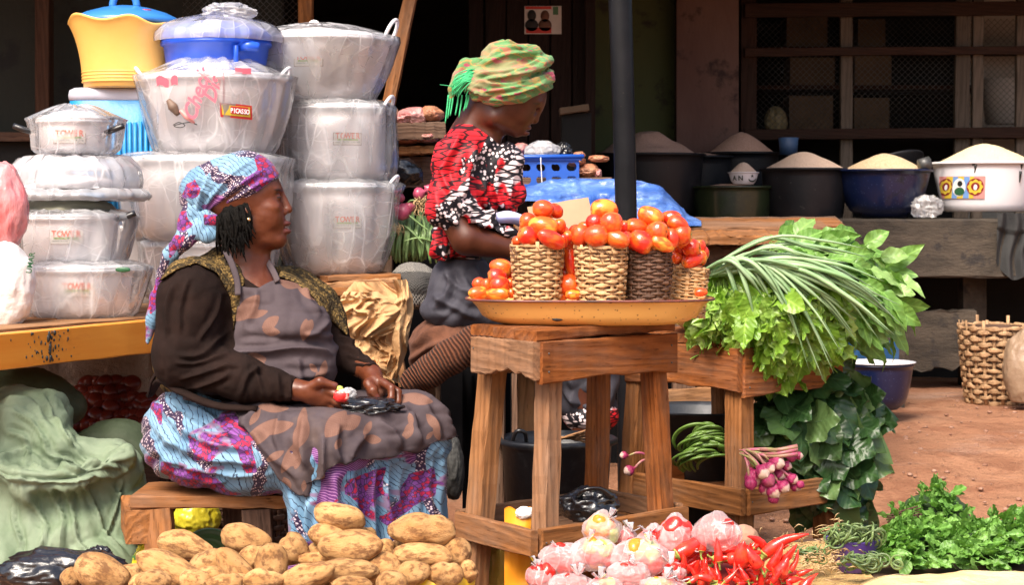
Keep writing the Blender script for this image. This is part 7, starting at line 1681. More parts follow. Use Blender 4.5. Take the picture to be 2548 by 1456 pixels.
for (px, py, ang, D) in ((1945, 632, 14, 5.95), (1975, 606, -8, 6.0), (2060, 612, 30, 6.0), (2150, 612, 32, 5.9), (2095, 640, 10, 5.9), (2180, 690, -10, 5.9), (2190, 640, 5, 5.95)):
    inst('leaf', bro[int(px) % 8], orient(P(px, py, D), (math.cos(R(ang)), -.1, math.sin(R(ang))), (.1, -1, .5), .2), gb)
# spring onion leaves fanned over the top
so_ = thing('spring_onions', 'fan of long spring onion leaves lying over the heap of greens', 'spring onions', tuple(P(1780, 690, 5.8)))
r = rng(12)
ENDS = [(2250, 815), (2225, 790), (2190, 735), (2110, 655), (2130, 800), (2095, 880), (2075, 930), (2045, 850), (1990, 760), (1960, 745), (2150, 700), (2030, 690), (2200, 700), (2060, 750), (2215, 830), (2010, 820), (1935, 720), (2160, 640), (2100, 760), (2170, 780), (1880, 800), (2070, 900), (2240, 760), (2140, 860)]
for i, (ex, ey) in enumerate(ENDS * 1 + [(a - 25, b + 18) for a, b in ENDS[::2]] + [(a - 10, b - 22) for a, b in ENDS[1::2]] + [(a - 60, b - 4) for a, b in ENDS[::3]]):
    sx_, sy_ = 1750 + r.uniform(0, 50), 676 + r.uniform(-8, 14); D0_ = 5.78 + r.uniform(-.03, .04)
    mx_, my_ = sx_ + (ex - sx_) * .42, min(sy_, ey) - 40 + r.uniform(-12, 14) + .12 * abs(ey - sy_); nx_, ny_ = sx_ + (ex - sx_) * .75, my_ + (ey - my_) * .42 + r.uniform(-8, 8)
    rr = r.uniform(.0065, .0125)
    o = mk('leaf', *tube([P(sx_, sy_, D0_), P(mx_, my_, D0_ - .06), P(nx_, ny_, D0_ - .08), P(ex, ey, D0_ - .05)], [rr * .7, rr, rr * .9, .0008], 8, 5, flat=.62), MT['onion_leaf'], so_)
# ---------------------------------------------------------------- things on the lower frames
MT['magenta'] = mat('red_onion_skin', (.42, .02, .13), (.60, .07, .24), sc=14, rough=.28, bs=14, bst=.15, stretch=(1, 1, .3), spots=((.72, .42, .40), 14, .60, .75), coat=.2, vary=.3)
def _on():
    s = NB('red_onion_skin'); co = s.co((1, 1, .35)); sp = s.n('SeparateXYZ'); s.l(s.tc.outputs['Object'], sp.inputs[0])
    c = s.mix(s.step(s.noise(co, 3, 5, .6), .35, .65), (.22, .008, .06), (.42, .03, .13)); k = s.math('ADD', s.math('MULTIPLY', sp.outputs[2], -1.0), s.math('MULTIPLY', s.noise(co, 2.5, 3), .9))
    c = s.mix(s.math('MULTIPLY', s.step(k, .75, 1.15), s.step(s.oi.outputs['Random'], .2, .7)), c, (.70, .50, .42)); c = s.mix(s.step(s.noise(s.co((6, 6, .6)), 2, 3), .60, .72), c, (.50, .16, .20))
    s.base(c); s.prin(rough=.33, spec=.4, coat=.1); s.bump(s.noise(s.co((5, 5, .5)), 3, 3), .3, .05); return s.m
MT['magenta'] = _on()
MT['onion_stem'] = mat('onion_stem', (.45, .03, .18), (.25, .30, .08), sc=12, rough=.4, bst=.1)
V, f = lathe([(.0015, -1.15), (.12, -1.02), (.45, -.85), (.85, -.45), (1.0, 0), (.86, .45), (.48, .85), (.24, 1.15), (.17, 1.5)], 20); bulb = mesh('bulb', V, f, MT['magenta'])
def onionbunch(name, label, bulbs, D, root, m=MT['magenta'], stemm='onion_stem', g=None):
    t = thing(name, label, 'onions', tuple(P(*root, D)), g); r = rng(int(bulbs[0][0]))
    for (px, py, rad) in bulbs:
        d_ = D - r.uniform(.0, .05); p = P(px, py, d_); ax = (P(*root, D + .02) - p).normalized(); q = ax.to_track_quat('Z', 'Y').to_matrix().to_4x4(); k = 1.2 * rad * d_ / F
        inst('bulb', bulb, Matrix.Translation(p) @ q @ Matrix.Diagonal((k, k, k * .95, 1)), t)
        e = P(root[0] + r.uniform(-14, 14), root[1] + r.uniform(-8, 8), D + .02); mid = p.lerp(e, .5) + Vector((0, -.01, .012)); mk('stem', *tube([p + ax * k * 1.2, mid, e], [k * .22, .004, .003], 6, 4), MT[stemm], t)
    return t
onionbunch('red_onion_bunch', 'bunch of bright magenta spring onions hanging over the lower frame of the greens table', [(1875, 1190, 20), (1898, 1175, 17), (1912, 1195, 16), (1935, 1152, 16), (1958, 1160, 11), (1940, 1180, 15), (1960, 1190, 14), (1973, 1193, 12), (1950, 1212, 14), (1925, 1222, 17), (1980, 1210, 13), (1992, 1207, 9), (1905, 1215, 16), (1925, 1240, 13), (1868, 1205, 14), (1970, 1140, 10), (1988, 1135, 9), (1915, 1165, 13)], 5.62, (1850, 1125))
onionbunch('spring_onion', 'two slim magenta onions poking out behind the table leg', [(1552, 1134, 9), (1565, 1172, 12)], 5.95, (1640, 1135))
for i, (y0, y1) in enumerate(((1118, 1112), (1128, 1118), (1134, 1130))):
    o = mk('onion_stalk', *tube([P(1862, y0, 5.66), P(1930, y0 + 2, 5.58), P(1984, y1, 5.58)], [.0035, .005, .0075], 8, 4), MT['onion_stem']); T(o, ['uppermost', 'middle', 'lowest'][i] + ' pink onion stalk lying over the magenta bunch', 'onion stalk', 'pink onion stalks')
cb = thing('coiled_leaves', 'bundle of dark green leaves knotted into loops inside the lower frame', 'greens', tuple(P(1740, 1180, 5.95)))
MT['loopleaf'] = mat('looped_leaf', (.07, .14, .02), (.14, .24, .05), sc=10, rough=.4, bs=30, bst=.4, vary=.5, stretch=(.4, 1, 1)); r = rng(5)
for i in range(34):
    cx_, cy_ = 1742 + r.uniform(-22, 30), 1108 + r.uniform(-30, 44); a0 = r.uniform(-.9, .3); w_, h_ = r.uniform(24, 56), r.uniform(10, 30); pts = []
    for a in np.linspace(0, math.pi * 1.25, 8): pts.append(P(cx_ + w_ * math.cos(a + a0), cy_ - h_ * math.sin(a + a0) + (a - 1.5) * 9, 5.95 - .05 * math.sin(a) + r.uniform(-.008, .008)))
    mk('leaf', *tube(pts, [.003, .008, .009, .008, .003], 8, 3, flat=.5), MT['loopleaf'], cb)
bb2 = thing('grey_tub', 'large grey-black plastic tub behind the looped leaves', 'tub', (X(1740, 6.5), 6.5, .0))
mk('body', *lathe([(.17, 0), (.20, Z(1022, 6.5)), (.212, Z(1020, 6.5)), (.212, Z(1014, 6.5)), (.19, Z(1024, 6.5)), (.15, .03)], 64, (X(1740, 6.5), 6.5, 0)), mat('dusty_tub', (.025, .028, .034), (.10, .10, .11), sc=9, rough=.5, lo=.5, hi=.75), bb2)
tb = thing('black_tub', 'large black plastic tub standing behind the tomato table', 'tub', (X(1385, 5.72), 5.72, .0)); k = 5.72 / F; zt = Z(1103, 5.6)
mk('body', *lathe([(.125, 0), (.158, zt - .02), (.176, zt - .012), (.176, zt), (.168, zt + .004), (.15, zt - .02), (.12, .03)], 72, (X(1385, 5.72), 5.72, 0)), mat('scuffed_black_tub', (.010, .012, .017), (.045, .048, .052), sc=26, rough=.42, bs=50, bst=.5, bd=.002, lo=.52, hi=.75), tb)
mk('handle', *tube([(X(1275, 5.6), 5.62, zt), (X(1285, 5.6), 5.60, zt + .032), (X(1305, 5.6), 5.60, zt + .03), (X(1310, 5.6), 5.62, zt)], .006, 8, 4), MT['black_plastic'], tb)
for i in range(5):
    o = board('stick', P(1370 + i * 6, 1100 - i * 3, 5.70 + i * .01), P(1458, 1072 + i * 7, 5.66 + i * .01), .010, .006, MT['wood_light'], None, seed=i); T(o, 'split bamboo stick laid across the black tub', 'stick', 'bamboo sticks on the black tub')
bagthing('black_bag', 'shiny black plastic bag sitting in the frame of the tomato table', Q(1466, 1262, 5.12), (.072, .06, .048), 21, MT['black_film'], .22, 2.2, flat=.7)
hp = [P(1440, 1240, 5.08), P(1452, 1222, 5.05), P(1490, 1218, 5.06), P(1520, 1240, 5.08)]
o = mk('bag_handle', *tube(hp, [.010, .007, .008, .012], 8, 5, flat=.5), MT['black_film']); T(o, 'looped handle of the black bag in the table frame', 'bag handle')
MT['obag'] = mat('orange_bag', (.85, .30, .015), (.90, .38, .03), rough=.35, bs=14, bst=.5, bd=.01, stretch=(1, 1, .5))
def obag(u, v):
    x = X(1255, 4.98) + u * .072; y = 4.985 - .012 * np.sin(u * math.pi) + .006 * np.sin(v * 14 + u * 4); z = Z(1275, 4.95) - v * .42 + .006 * np.sin(u * 9); return np.stack([x, y, z], 1)
V, f = grid(14, 40, obag); V2 = V.copy(); V2[:, 1] += .03 + .02 * np.sin(V[:, 2] * 9); f2 = f[:, ::-1] + len(V); o = mk('orange_bag', np.concatenate([V, V2]), np.concatenate([f, f2]), MT['obag']); T(o, 'bright orange paper bag hanging inside the tomato table frame', 'bag')
o = mk('tissue', *crump(tuple(P(1306, 1278, 4.98)), (.022, .015, .014), 4, .25, 2.0, 4), MT['whitebag']); T(o, 'crumpled white tissue on top of the orange bag', 'tissue')
bagthing('yellow_bag', 'dull yellow plastic bag on the ground under the tomato table', Q(1240, 1420, 5.2), (.03, .04, .09), 8, mat('dull_yellow_film', (.38, .26, .03), (.46, .34, .08), rough=.35, bs=20, bst=.8, bd=.01), .15, 2)
o = mk('grey_jar', *lathe([(.045, 0), (.06, .02), (.062, .07), (.05, .085), (.035, .088)], 32, (X(1745, 5.9), 5.9, .10)), mat('dark_jar', (.05, .045, .045), (.09, .08, .08), rough=.25, bst=.05)); T(o, 'dark rounded pot on the ground under the greens table', 'pot')
board('foot_block', (X(1745, 5.9) - .06, 5.9, .05), (X(1745, 5.9) + .06, 5.9, .05), .12, .10, WG, o)
# dark leafy bunch hanging at the right of the table
def pos_drk(r, i):
    u, v = r.random(), r.random(); px = 1880 + 262 * u; hi = np.interp(px, [1885, 1950, 2010, 2090, 2185], [1035, 985, 965, 990, 1080]); lo = np.interp(px, [1885, 1950, 1990, 2050, 2120, 2185], [1085, 1110, 1180, 1270, 1285, 1190])
    py = hi + (lo - hi) * v; D = 6.15 - .17 * math.sin(math.pi * min(1, .15 + v * .8)) * math.sin(math.pi * (.1 + .8 * u)) + r.uniform(-.03, .05)
    return P(px - 25, py - 25, D), Vector((.45 * (u - .1), -.2, .1 - .9 * v)), Vector((r.gauss(0, .3), -1, .7))
V, f = lump(tuple(P(2050, 1110, 6.25)), (130 * kx, .1, 140 * kx), 9, .2, 2, 4)
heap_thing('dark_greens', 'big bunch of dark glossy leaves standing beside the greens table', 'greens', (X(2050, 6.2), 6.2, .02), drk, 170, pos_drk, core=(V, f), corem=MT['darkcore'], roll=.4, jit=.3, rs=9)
# ---------------------------------------------------------------- middle distance: meat stall, leeks, crate, tarpaulin
ms = thing('meat_stand', 'stack of dark weathered planks carrying cuts of meat between pots and turbaned woman', 'stand', (X(1010, 7.7), 7.75, 0)); D = 7.7
for i, (a, b, y0, y1, m_) in enumerate(((945, 1092, 308, 352, WG), (940, 1085, 366, 386, WB), (940, 1090, 388, 470, WG))):
    board('plank', P(a, (y0 + y1) / 2 + 3, D + .03 * i), P(b, (y0 + y1) / 2 - 3, D + .05 + .03 * i), .32 if i < 2 else .03, (y1 - y0) * D / F * .94, m_, ms, seed=70 + i, nx=16, rough=.005)
board('plank', P(940, 352, D + .15), P(1088, 356, D + .15), .25, .02, MT['wood_dark'], ms, seed=75)
for a in (955, 1085): board('post', (X(a, 7.9), 7.92, 0), (X(a, 7.9), 7.92, Z(470, 7.9)), .07, .07, WG, ms, up=(0, -1, 0), seed=a)
MT['meat'] = mat('raw_meat', (.42, .10, .10), (.62, .36, .34), sc=9, rough=.35, bs=30, bst=.5, bd=.006, stretch=(1, 1, 3), spots=((.30, .14, .08), 5, .56, .66)); MT['meat2'] = mat('brown_meat', (.34, .10, .05), (.46, .24, .14), sc=7, rough=.45, bs=30, bst=.6, bd=.006)
for (px, py, a, b, m_, sd_, lab) in ((1030, 290, 38, 22, 'meat', 2, 'pink marbled cut of meat on the upper plank'), (1002, 298, 16, 12, 'meat', 5, 'small dark red scrap of meat at the plank end'), (1072, 285, 30, 20, 'meat2', 3, 'brown skinned joint of meat behind the woman\'s collar'), (1012, 348, 40, 11, 'meat2', 4, 'flat brown strip of meat between the planks'), (1062, 340, 30, 14, 'meat', 6, 'pink fatty offcut between the planks')):
    k = 7.6 / F; o = mk('meat_cut', *crump(tuple(P(px, py, 7.66)), (a * k, .08, b * k), sd_, .16, 1.8), MT[m_]); T(o, lab, 'meat', 'meat cuts on the stand')
bagthing('black_bag', 'black rubber sack drooping from the meat stand', tuple(P(1000, 432, 7.45)), (.075, .06, .055), 7, MT['black_film'], .2, 1.6)
# leeks and red onions
lk = thing('leek_bunch', 'bunch of grey-green leek leaves hanging beside the bottom pot', 'leeks', tuple(P(1025, 655, 7.1))); r = rng(31)
MT['leek'] = mat('leek_leaf', (.13, .24, .07), (.24, .36, .14), sc=6, rough=.45, bs=50, bst=.3, vary=.5, stretch=(1, 1, .4))
for i in range(62):
    x0_ = 988 + r.uniform(0, 85); x1_ = 972 + (x0_ - 985) * 1.2 + r.uniform(-12, 12); y0_ = 548 + r.uniform(-16, 22) + .2 * abs(x0_ - 1030); y1_ = r.uniform(625, 656); rr = r.uniform(.005, .0085); d0 = 7.15 - .02 * (i % 4)
    mk('leaf', *tube([P(x0_ + r.uniform(-6, 22), y0_ - 8, d0 + .04), P((x0_ + x1_) / 2 + r.uniform(-4, 4), (y0_ + y1_) / 2 - 12, d0 - .03), P(x1_, y1_, d0 - .02)], [rr * .8, rr, rr * .5], 6, 4, flat=.4), MT['leek'], lk)
for p in ([(1000, 520), (1030, 545), (1068, 575)], [(1040, 520), (1055, 548), (1060, 590)], [(1075, 600), (1040, 592), (1005, 600)], [(1010, 515), (1022, 500), (1040, 498)], [(1005, 560), (1030, 580), (1055, 610)]):
    mk('leaf', *tube([P(a, b, 7.05 - .01 * j) for j, (a, b) in enumerate(p)], [.006, .011, .005], 6, 5, flat=.35), MT['leek'], lk)
mk('shadow_core', *lump(tuple(P(1025, 600, 7.25)), (.07, .05, .08), 3, .1, 2), MT['darkcore'], lk)
MT['redonion'] = mat('dull_red_onion', (.28, .02, .07), (.46, .10, .16), sc=14, rough=.3, bst=.15, stretch=(1, 1, .3))
for (px, py, rd, lab) in ((1003, 527, 23, 'large red onion lying on the leeks'), (1043, 482, 17, 'pale pink onion on top by the roots'), (995, 492, 13, 'small red onion behind the big one'), (1020, 515, 15, 'red onion between the leeks and roots'), (1066, 470, 12, 'red onion half hidden by the blouse')):
    k = 7.05 / F; o = mk('red_onion', *xf(lathe([(.02, -1), (.5, -.86), (.95, -.3), (1, .1), (.8, .6), (.3, .95), (.1, 1.3)], 20), Matrix.Translation(P(px, py, 7.05)) @ Euler((.4, 1.2 + px, 0)).to_matrix().to_4x4() @ Matrix.Diagonal((rd * k, rd * k, rd * k * .9, 1))), MT['redonion']); T(o, lab, 'onion', 'red onions by the leeks')
MT['root'] = mat('dry_roots', (.42, .27, .13), (.60, .42, .22), sc=20, rough=.8, bst=.2); rt = []
for i in range(60):
    a, b = 1052 + r.uniform(-22, 24), 505 + r.uniform(-20, 18) if i < 42 else 560 + r.uniform(-10, 10); a = a if i < 42 else 985 + r.uniform(-10, 12)
    rt.append(tube([P(a, b, 7.03), P(a + r.uniform(-10, 10), b + r.uniform(0, 14), 7.01), P(a + r.uniform(-16, 16), b + r.uniform(8, 30), 7.03)], [.0013, .0012, .0006], 4, 3))
o = mk('dry_roots', *join(*rt), MT['root']); T(o, 'tangle of dry onion roots above the leeks', 'roots'); STUFF(o)
def netm():
    s = NB('grey_net_sack'); co = s.co((1, 1, 1), rnd=False); v = s.wave(co, 60, 1, 1, 1, 'DIAGONAL'); v2 = s.wave(s.co((-1, 1, 1), rnd=False), 60, 1, 1, 1, 'DIAGONAL')
    c = s.mix(s.step(s.math('MAXIMUM', v, v2), .7, .9), (.03, .028, .026), s.mix(s.step(s.wave(co, 3.2, 4, 2, 1, 'Z'), .6, .7), (.07, .065, .06), (.30, .28, .25))); s.base(c); s.prin(rough=.8); s.bump(s.math('MAXIMUM', v, v2), .6, .004); return s.m
MT['net'] = netm()
bagthing('net_sack', 'grey striped mesh sack slumped under the leeks', tuple(P(1030, 715, 6.95)), (.095, .10, .085), 5, MT['net'], .06, 2, .9, .1, 'sack')
bagthing('net_sack', 'dark mesh sack hanging behind the seated woman\'s knee', tuple(P(1130, 1170, 5.6)), (.028, .06, .085), 6, mat('dark_net', (.012, .012, .012), (.05, .05, .048), sc=90, rough=.8), .1, 2, .95, .1, 'sack')
# yellowish plastic bag hanging at the bench end
MT['amber'] = mat('amber_film', (.62, .36, .15), (.74, .50, .27), sc=8, rough=.3, bs=16, bst=1.0, bd=.015, coat=.2)
yb = thing('amber_bag', 'crumpled amber plastic bag hanging at the end of the orange bench', 'plastic bag', tuple(P(930, 940, 6.2))); k = 6.2 / F
def hangbag(name, rows, D, m, parent, seed, amp=.03, nu=60, nv=80, fx=5, rot=0):
    ys = [q[0] for q in rows]; L_ = [q[1] for q in rows]; R_ = [q[2] for q in rows]
    def fn(u, v):
        py = ys[0] + (ys[-1] - ys[0]) * v; l = np.interp(py, ys, L_); rr = np.interp(py, ys, R_)
        p = np.stack([u * fx * .5 + .5 * np.sin(v * 4 + seed), v * fx * .7 + rot * u, u * 0 + seed], 1); w_ = np.stack([vn(p * 1.3, 1), vn(p * 1.3, 2), p[:, 2] * 0], 1)
        n_ = ridge(p + .5 * w_, seed, 4); px = l + (rr - l) * u + 5 * vn(p * 2, 3); D_ = D - amp * n_ - .05 * np.sin(u * math.pi); return np.stack([(px - CX) * D / F, D_, H - (py - HY) * D / F], 1)
    V, f = grid(nu, nv, fn); return mk(name, V, f, m, parent)
MT['amberf'] = mat('amber_bag_film', (.46, .26, .12), (.60, .38, .20), sc=5, rough=.9, bs=40, bst=.4, bd=.004, spec=.06)
hangbag('sheet', [(700, 885, 960), (740, 850, 1005), (800, 852, 1010), (850, 868, 985), (890, 885, 975), (950, 915, 1000)], 6.2, MT['amberf'], yb, 3, .035)
hangbag('sheet', [(695, 975, 1010), (740, 985, 1030), (800, 960, 1026), (870, 955, 1010), (940, 950, 990)], 6.15, MT['amberf'], yb, 6, .03, 40)
hangbag('sheet', [(725, 860, 940), (770, 838, 1000), (815, 850, 990), (835, 880, 960)], 6.12, MT['amberf'], yb, 9, .04, 50, 60, rot=2)
hangbag('sheet', [(845, 885, 955), (880, 880, 985), (930, 905, 975), (955, 930, 985)], 6.13, MT['amberf'], yb, 5, .035, 50, 60, rot=-2)
o = board('board', P(985, 860, 6.5), P(1005, 960, 6.5), .06, .03, MT['wood_tan'], None, up=(1, 0, 0), seed=3); T(o, 'upright tan board behind the amber plastic bag', 'board')
# plank counter behind the tomatoes
pc = thing('plank_counter', 'weathered plank counter behind the tomatoes carrying the blue tarpaulin', 'counter', (X(1700, 7.4), 7.4, 0))
for (a, b, ya, yb_, D, wd, tk, m_, sd_) in ((1690, 1983, 592, 590, 7.05, .16, .032, WB, 80), (1280, 2050, 572, 566, 7.22, .17, .03, WO, 81), (1280, 2092, 563, 560, 7.42, .2, .03, WB, 82), (1280, 2085, 560, 556, 7.62, .18, .03, WG, 83)):
    M_ = frame(P(a, ya, D), P(b, yb_, D)) @ Matrix.Rotation(R(7), 4, 'X'); L = (P(a, ya, D) - P(b, yb_, D)).length
    inst('plank', mesh('plank', *slab(L, wd, tk, sd_, nx=24, rough=.006), m_, False), M_, pc)
board('beam', P(1750, 640, 7.15), P(2085, 622, 7.25), .10, .088, WG, pc, seed=84, nx=24, rough=.012, ch=.014)
board('rail', P(1300, 640, 7.45), P(2090, 640, 7.45), .06, .10, WG, pc, seed=86)
for a, d in ((1300, 7.3), (1700, 7.3), (2070, 7.3), (1320, 7.6), (2075, 7.6)): board('leg', (X(a, d), d, 0), (X(a, d), d, Z(600, d)), .08, .08, WG, pc, up=(0, -1, 0), seed=a)
MT['tarp'] = film('blue_tarpaulin', (.16, .34, .78), lo=.62, hi=.95, rough=.3, sc=6, st=(.6, 1, 1.6), bst=.8)
def tarpm():
    s = NB('blue_film_sheet'); co = s.co((.7, 1, 2.2), rnd=False, warp=(.3, 4)); n_ = s.noise(co, 6, 6, .6, .5)
    c = s.mix(s.step(n_, .35, .7), (.035, .11, .42), (.15, .28, .64)); s.base(c); s.prin(rough=.28, spec=.6, coat=.3); s.bump(s.noise(co, 9, 6, .65), 1.0, .02); return s.m
MT['tarp'] = tarpm()
xs_ = [1275, 1320, 1380, 1450, 1530, 1600, 1650, 1685, 1710, 1745]; top_ = [470, 462, 450, 446, 448, 452, 470, 505, 535, 552]
def tarp(u, v):
    px = 1275 + 470 * u; tz = np.interp(px, xs_, top_); bot = np.interp(px, [1275, 1330, 1400, 1500, 1745], [500, 500, 520, 560, 562]); D = 7.55 - .42 * v
    py = tz + (bot - tz) * np.clip((v - .35) / .65, 0, 1) ** 1.1 + 3 * (v < .35)
    q = np.stack([px * .012, py * .03, v * 3], 1); n_ = ridge(q, 3, 3) + .4 * vn(q * 3, 2)
    py = py - 7 * n_ * (1 - abs(2 * v - 1) ** 4); D = D - .03 * n_
    return np.stack([(px - CX) * D / F, D, H - (py - HY) * D / F], 1)
V, f = grid(110, 50, tarp); o = mk('tarpaulin', V, f, MT['tarp']); T(o, 'crumpled light blue plastic sheet spread over the plank counter', 'tarpaulin')
V, f = crump(tuple(P(1500, 530, 7.55)), (.28, .10, .085), 3, .05, 2); o = mk('covered_sack', V, f, mat('sack_cloth', (.2, .15, .1), (.25, .2, .13))); T(o, 'bulky sack under the blue plastic sheet', 'sack')
o = mk('cardboard_sheet', *xf(slab(.22, .16, .006, 4, nx=6, rough=.003), Matrix.Translation(P(1400, 552, 6.95)) @ Euler((R(62), R(-9), R(8))).to_matrix().to_4x4()), mat('cardboard', (.34, .21, .125), (.40, .26, .16), rough=.85, bst=.1), None, False); T(o, 'folded brown cardboard leaning in front of the blue sheet', 'cardboard')
# blue crate with heart-shaped holes
bc = thing('plastic_crate', 'blue plastic crate with rows of apple-shaped holes on the counter', 'crate', tuple(P(1362, 468, 7.7)))
MT['crateblue'] = plastic('crate_blue', (.015, .085, .42), .38)
def heart(a): # apple outline
    return (1 - .22 * math.exp(-((a - math.pi / 2) / .35) ** 2) - .10 * math.exp(-((a + math.pi / 2) / .3) ** 2)) * (1 + .06 * abs(math.cos(a)))
D = 7.62; k = D / F
def crate_wall(x0, x1, z0, z1, y, cols, rows, side=False):
    V, Fc = [], []; n = 16; cw, ch = (x1 - x0) / cols, (z1 - z0) / rows
    for c in range(cols):
        for q in range(rows):
            cx_, cz_ = x0 + cw * (c + .5), z0 + ch * (q + .5); b = len(V)
            for j in range(n):
                a = 2 * math.pi * j / n; rr = heart((a + math.pi) % (2 * math.pi) - math.pi) * min(cw, ch) * .36; sx_ = max(abs(math.cos(a)), abs(math.sin(a)))
                V += [(cx_ + cw / 2 * math.cos(a) / sx_, cz_ + ch / 2 * math.sin(a) / sx_, 0), (cx_ + rr * math.cos(a), cz_ + rr * math.sin(a), 0), (cx_ + rr * math.cos(a), cz_ + rr * math.sin(a), .004), (cx_ + cw / 2 * math.cos(a) / sx_, cz_ + ch / 2 * math.sin(a) / sx_, .004)]
            for j in range(n):
                p_, q_ = b + 4 * j, b + 4 * ((j + 1) % n)
                for e in range(3): Fc.append((p_ + e, q_ + e, q_ + e + 1, p_ + e + 1))
    V = np.array(V); return (V[:, [0, 2, 1]] + np.array([0, y, 0])) if not side else np.stack([y + V[:, 2], V[:, 0], V[:, 1]], 1), Fc
cx0, cx1, cz0, cz1 = X(1215, D), X(1441, D), Z(464, D), Z(398, D)
mk('front_wall', *crate_wall(cx0, cx1, cz0, cz1, D, 6, 2), MT['crateblue'], bc, False); mk('back_wall_panel', *crate_wall(cx0, cx1, cz0, cz1, D + .26, 6, 2), MT['crateblue'], bc, False)
mk('side_wall_panel', *crate_wall(D, D + .26, cz0, cz1, cx1 - .004, 4, 2, True), MT['crateblue'], bc, False); mk('side_wall_panel', *crate_wall(D, D + .26, cz0, cz1, cx0, 4, 2, True), MT['crateblue'], bc, False)
mk('rim', *tube([(cx0 - .012, D - .012, Z(391, D)), (cx1 + .014, D - .012, Z(389, D)), (cx1 + .014, D + .27, Z(389, D)), (cx0 - .012, D + .27, Z(391, D)), (cx0 - .012, D - .012, Z(391, D))], .0085, 8, 1, smoothp=False), MT['crateblue'], bc)
mk('rim_band', *boxvf((cx0 - .008, D - .010, Z(399, D)), (cx1 + .008, D - .004, Z(386, D)), .001), MT['crateblue'], bc, False)
mk('floor_panel', *boxvf((cx0, D + .002, cz0 - .006), (cx1, D + .26, cz0), .001), MT['crateblue'], bc, False)
mk('string', *tube([(X(1345, D), D - .025, Z(392, D)), (X(1347, D), D - .02, Z(430, D)), (X(1349, D), D - .022, Z(466, D))], .0022, 5, 3), MT['whitebag'], bc)
bagthing('plastic_bag', 'greyish clear bag standing in the blue crate', tuple(P(1352, 378, 7.72)), (.06, .05, .04), 8, MT['film_white'], .2, 2); bagthing('black_bag', 'small black bag standing in the blue crate', tuple(P(1400, 378, 7.75)), (.035, .04, .035), 9, MT['black_film'], .25, 2)
for (px, py, a, b, m_, lab) in ((1297, 372, 20, 16, 'meat', 'dark red piece of meat at the left of the blue crate'), (1435, 402, 24, 12, 'meat2', 'brown joint of meat behind the crate rim'), (1462, 425, 26, 16, 'meat2', 'lower brown piece of meat right of the blue crate'), (1490, 395, 24, 8, 'meat2', 'long brown bone end beside the pole'), (1440, 385, 14, 8, 'meat2', 'small curled brown offcut above the crate corner'), (1487, 432, 10, 12, 'meat', 'pinkish bone end beside the pole')):
    k = 7.9 / F; o = mk('meat_cut', *crump(tuple(P(px, py, 7.9)), (a * k, .06, b * k), px, .18, 1.8), MT[m_]); T(o, lab, 'meat')
o = block('meat_board', (X(1270, 7.9), 7.83, Z(480, 7.9)), (X(1520, 7.9), 8.1, Z(442, 7.9)), WG); T(o, 'rough block under the meat right of the blue crate', 'block')
board('post', (X(1400, 8), 8.0, 0), (X(1400, 8), 8.0, Z(481, 8)), .1, .1, WG, o, up=(0, -1, 0))
cr = thing('dark_crate', 'dark crate with a pale carton on it behind the crate', 'crate', (X(1432, 9), 9.0, 1.1)); mk('body', *boxvf((X(1398, 9), 8.95, .4), (X(1470, 9), 9.2, Z(282, 9)), .004), MT['shade'], cr, False); mk('carton', *xf(slab(.13, .2, .03, 3), Matrix.Translation(P(1428, 274, 9.0)) @ Matrix.Rotation(R(-8), 4, 'Y')), MT['carton'], cr, False)
# ---------------------------------------------------------------- right: basins, basket under the ledge
tub('enamel_basin', 'dark blue speckled basin with a worn white rim on the ground by the ledge', 'basin', 2183, 8.5, 908, 1018, 88, 55, MT['en_blue'], None, belly=.4, lip=.006)
bs_ = bpy.data.objects[-1] if False else None
mk_rim = mk('rim_enamel', *lathe([(91 * 8.5 / F, .001), (95 * 8.5 / F, .003), (95 * 8.5 / F, .006), (86 * 8.5 / F, .004), (70 * 8.5 / F, -.04)], 64, (X(2183, 8.5), 8.5, Z(908, 8.5) + .008), cap0=False, cap1=False), MT['en_white'], bpy.data.objects['enamel_basin'])
V, f = grid(30, 24, lambda u, v: np.stack([X(2080, 9.0) + u * .28, 9.0 - .03 * np.sin(u * 14 + v), Z(845, 9.0) - v * .17 - .01 * np.sin(u * 8)], 1)); o = mk('blue_cloth', V, f, mat('blue_cloth', (.012, .05, .14), (.02, .09, .22), rough=.6, bs=20, bst=.5)); T(o, 'dark blue cloth hanging behind the speckled basin', 'cloth')
block('low_block', (X(2060, 8.95), 9.05, 0), (X(2262, 8.95), 9.2, Z(840, 9.0)), MT['conc'], 'structure')
k = 9.2 / F
basket('large_basket', 'tall old wicker basket on the ground under the right end of the ledge', X(2478, 9.2), 9.2, Z(1004, 9.2), 72 * k, 92 * k, Z(806, 9.2) - Z(1004, 9.2), MT['straw_old'], 15, 22, 9, ragged=.025)
bagthing('brown_bag', 'translucent brown plastic sack beside the wicker basket', tuple(P(2556, 925, 8.9)), (.10, .08, .17), 6, mat('brown_film', (.22, .14, .09), (.34, .24, .16), rough=.35, bs=14, bst=.9, bd=.01), .12, 1.8)
tb = thing('old_basket', 'dark wicker basket in the shade under the seated woman\'s bench', 'basket', (X(605, 5.75), 5.75, 0))
bpy.data.objects.remove(tb); basket('old_basket', 'dark wicker basket in the shade under the seated woman\'s bench', X(612, 5.75), 5.75, .02, .10, .13, Z(1245, 5.75) - .02, MT['straw_dark'], 18, 16, 11)
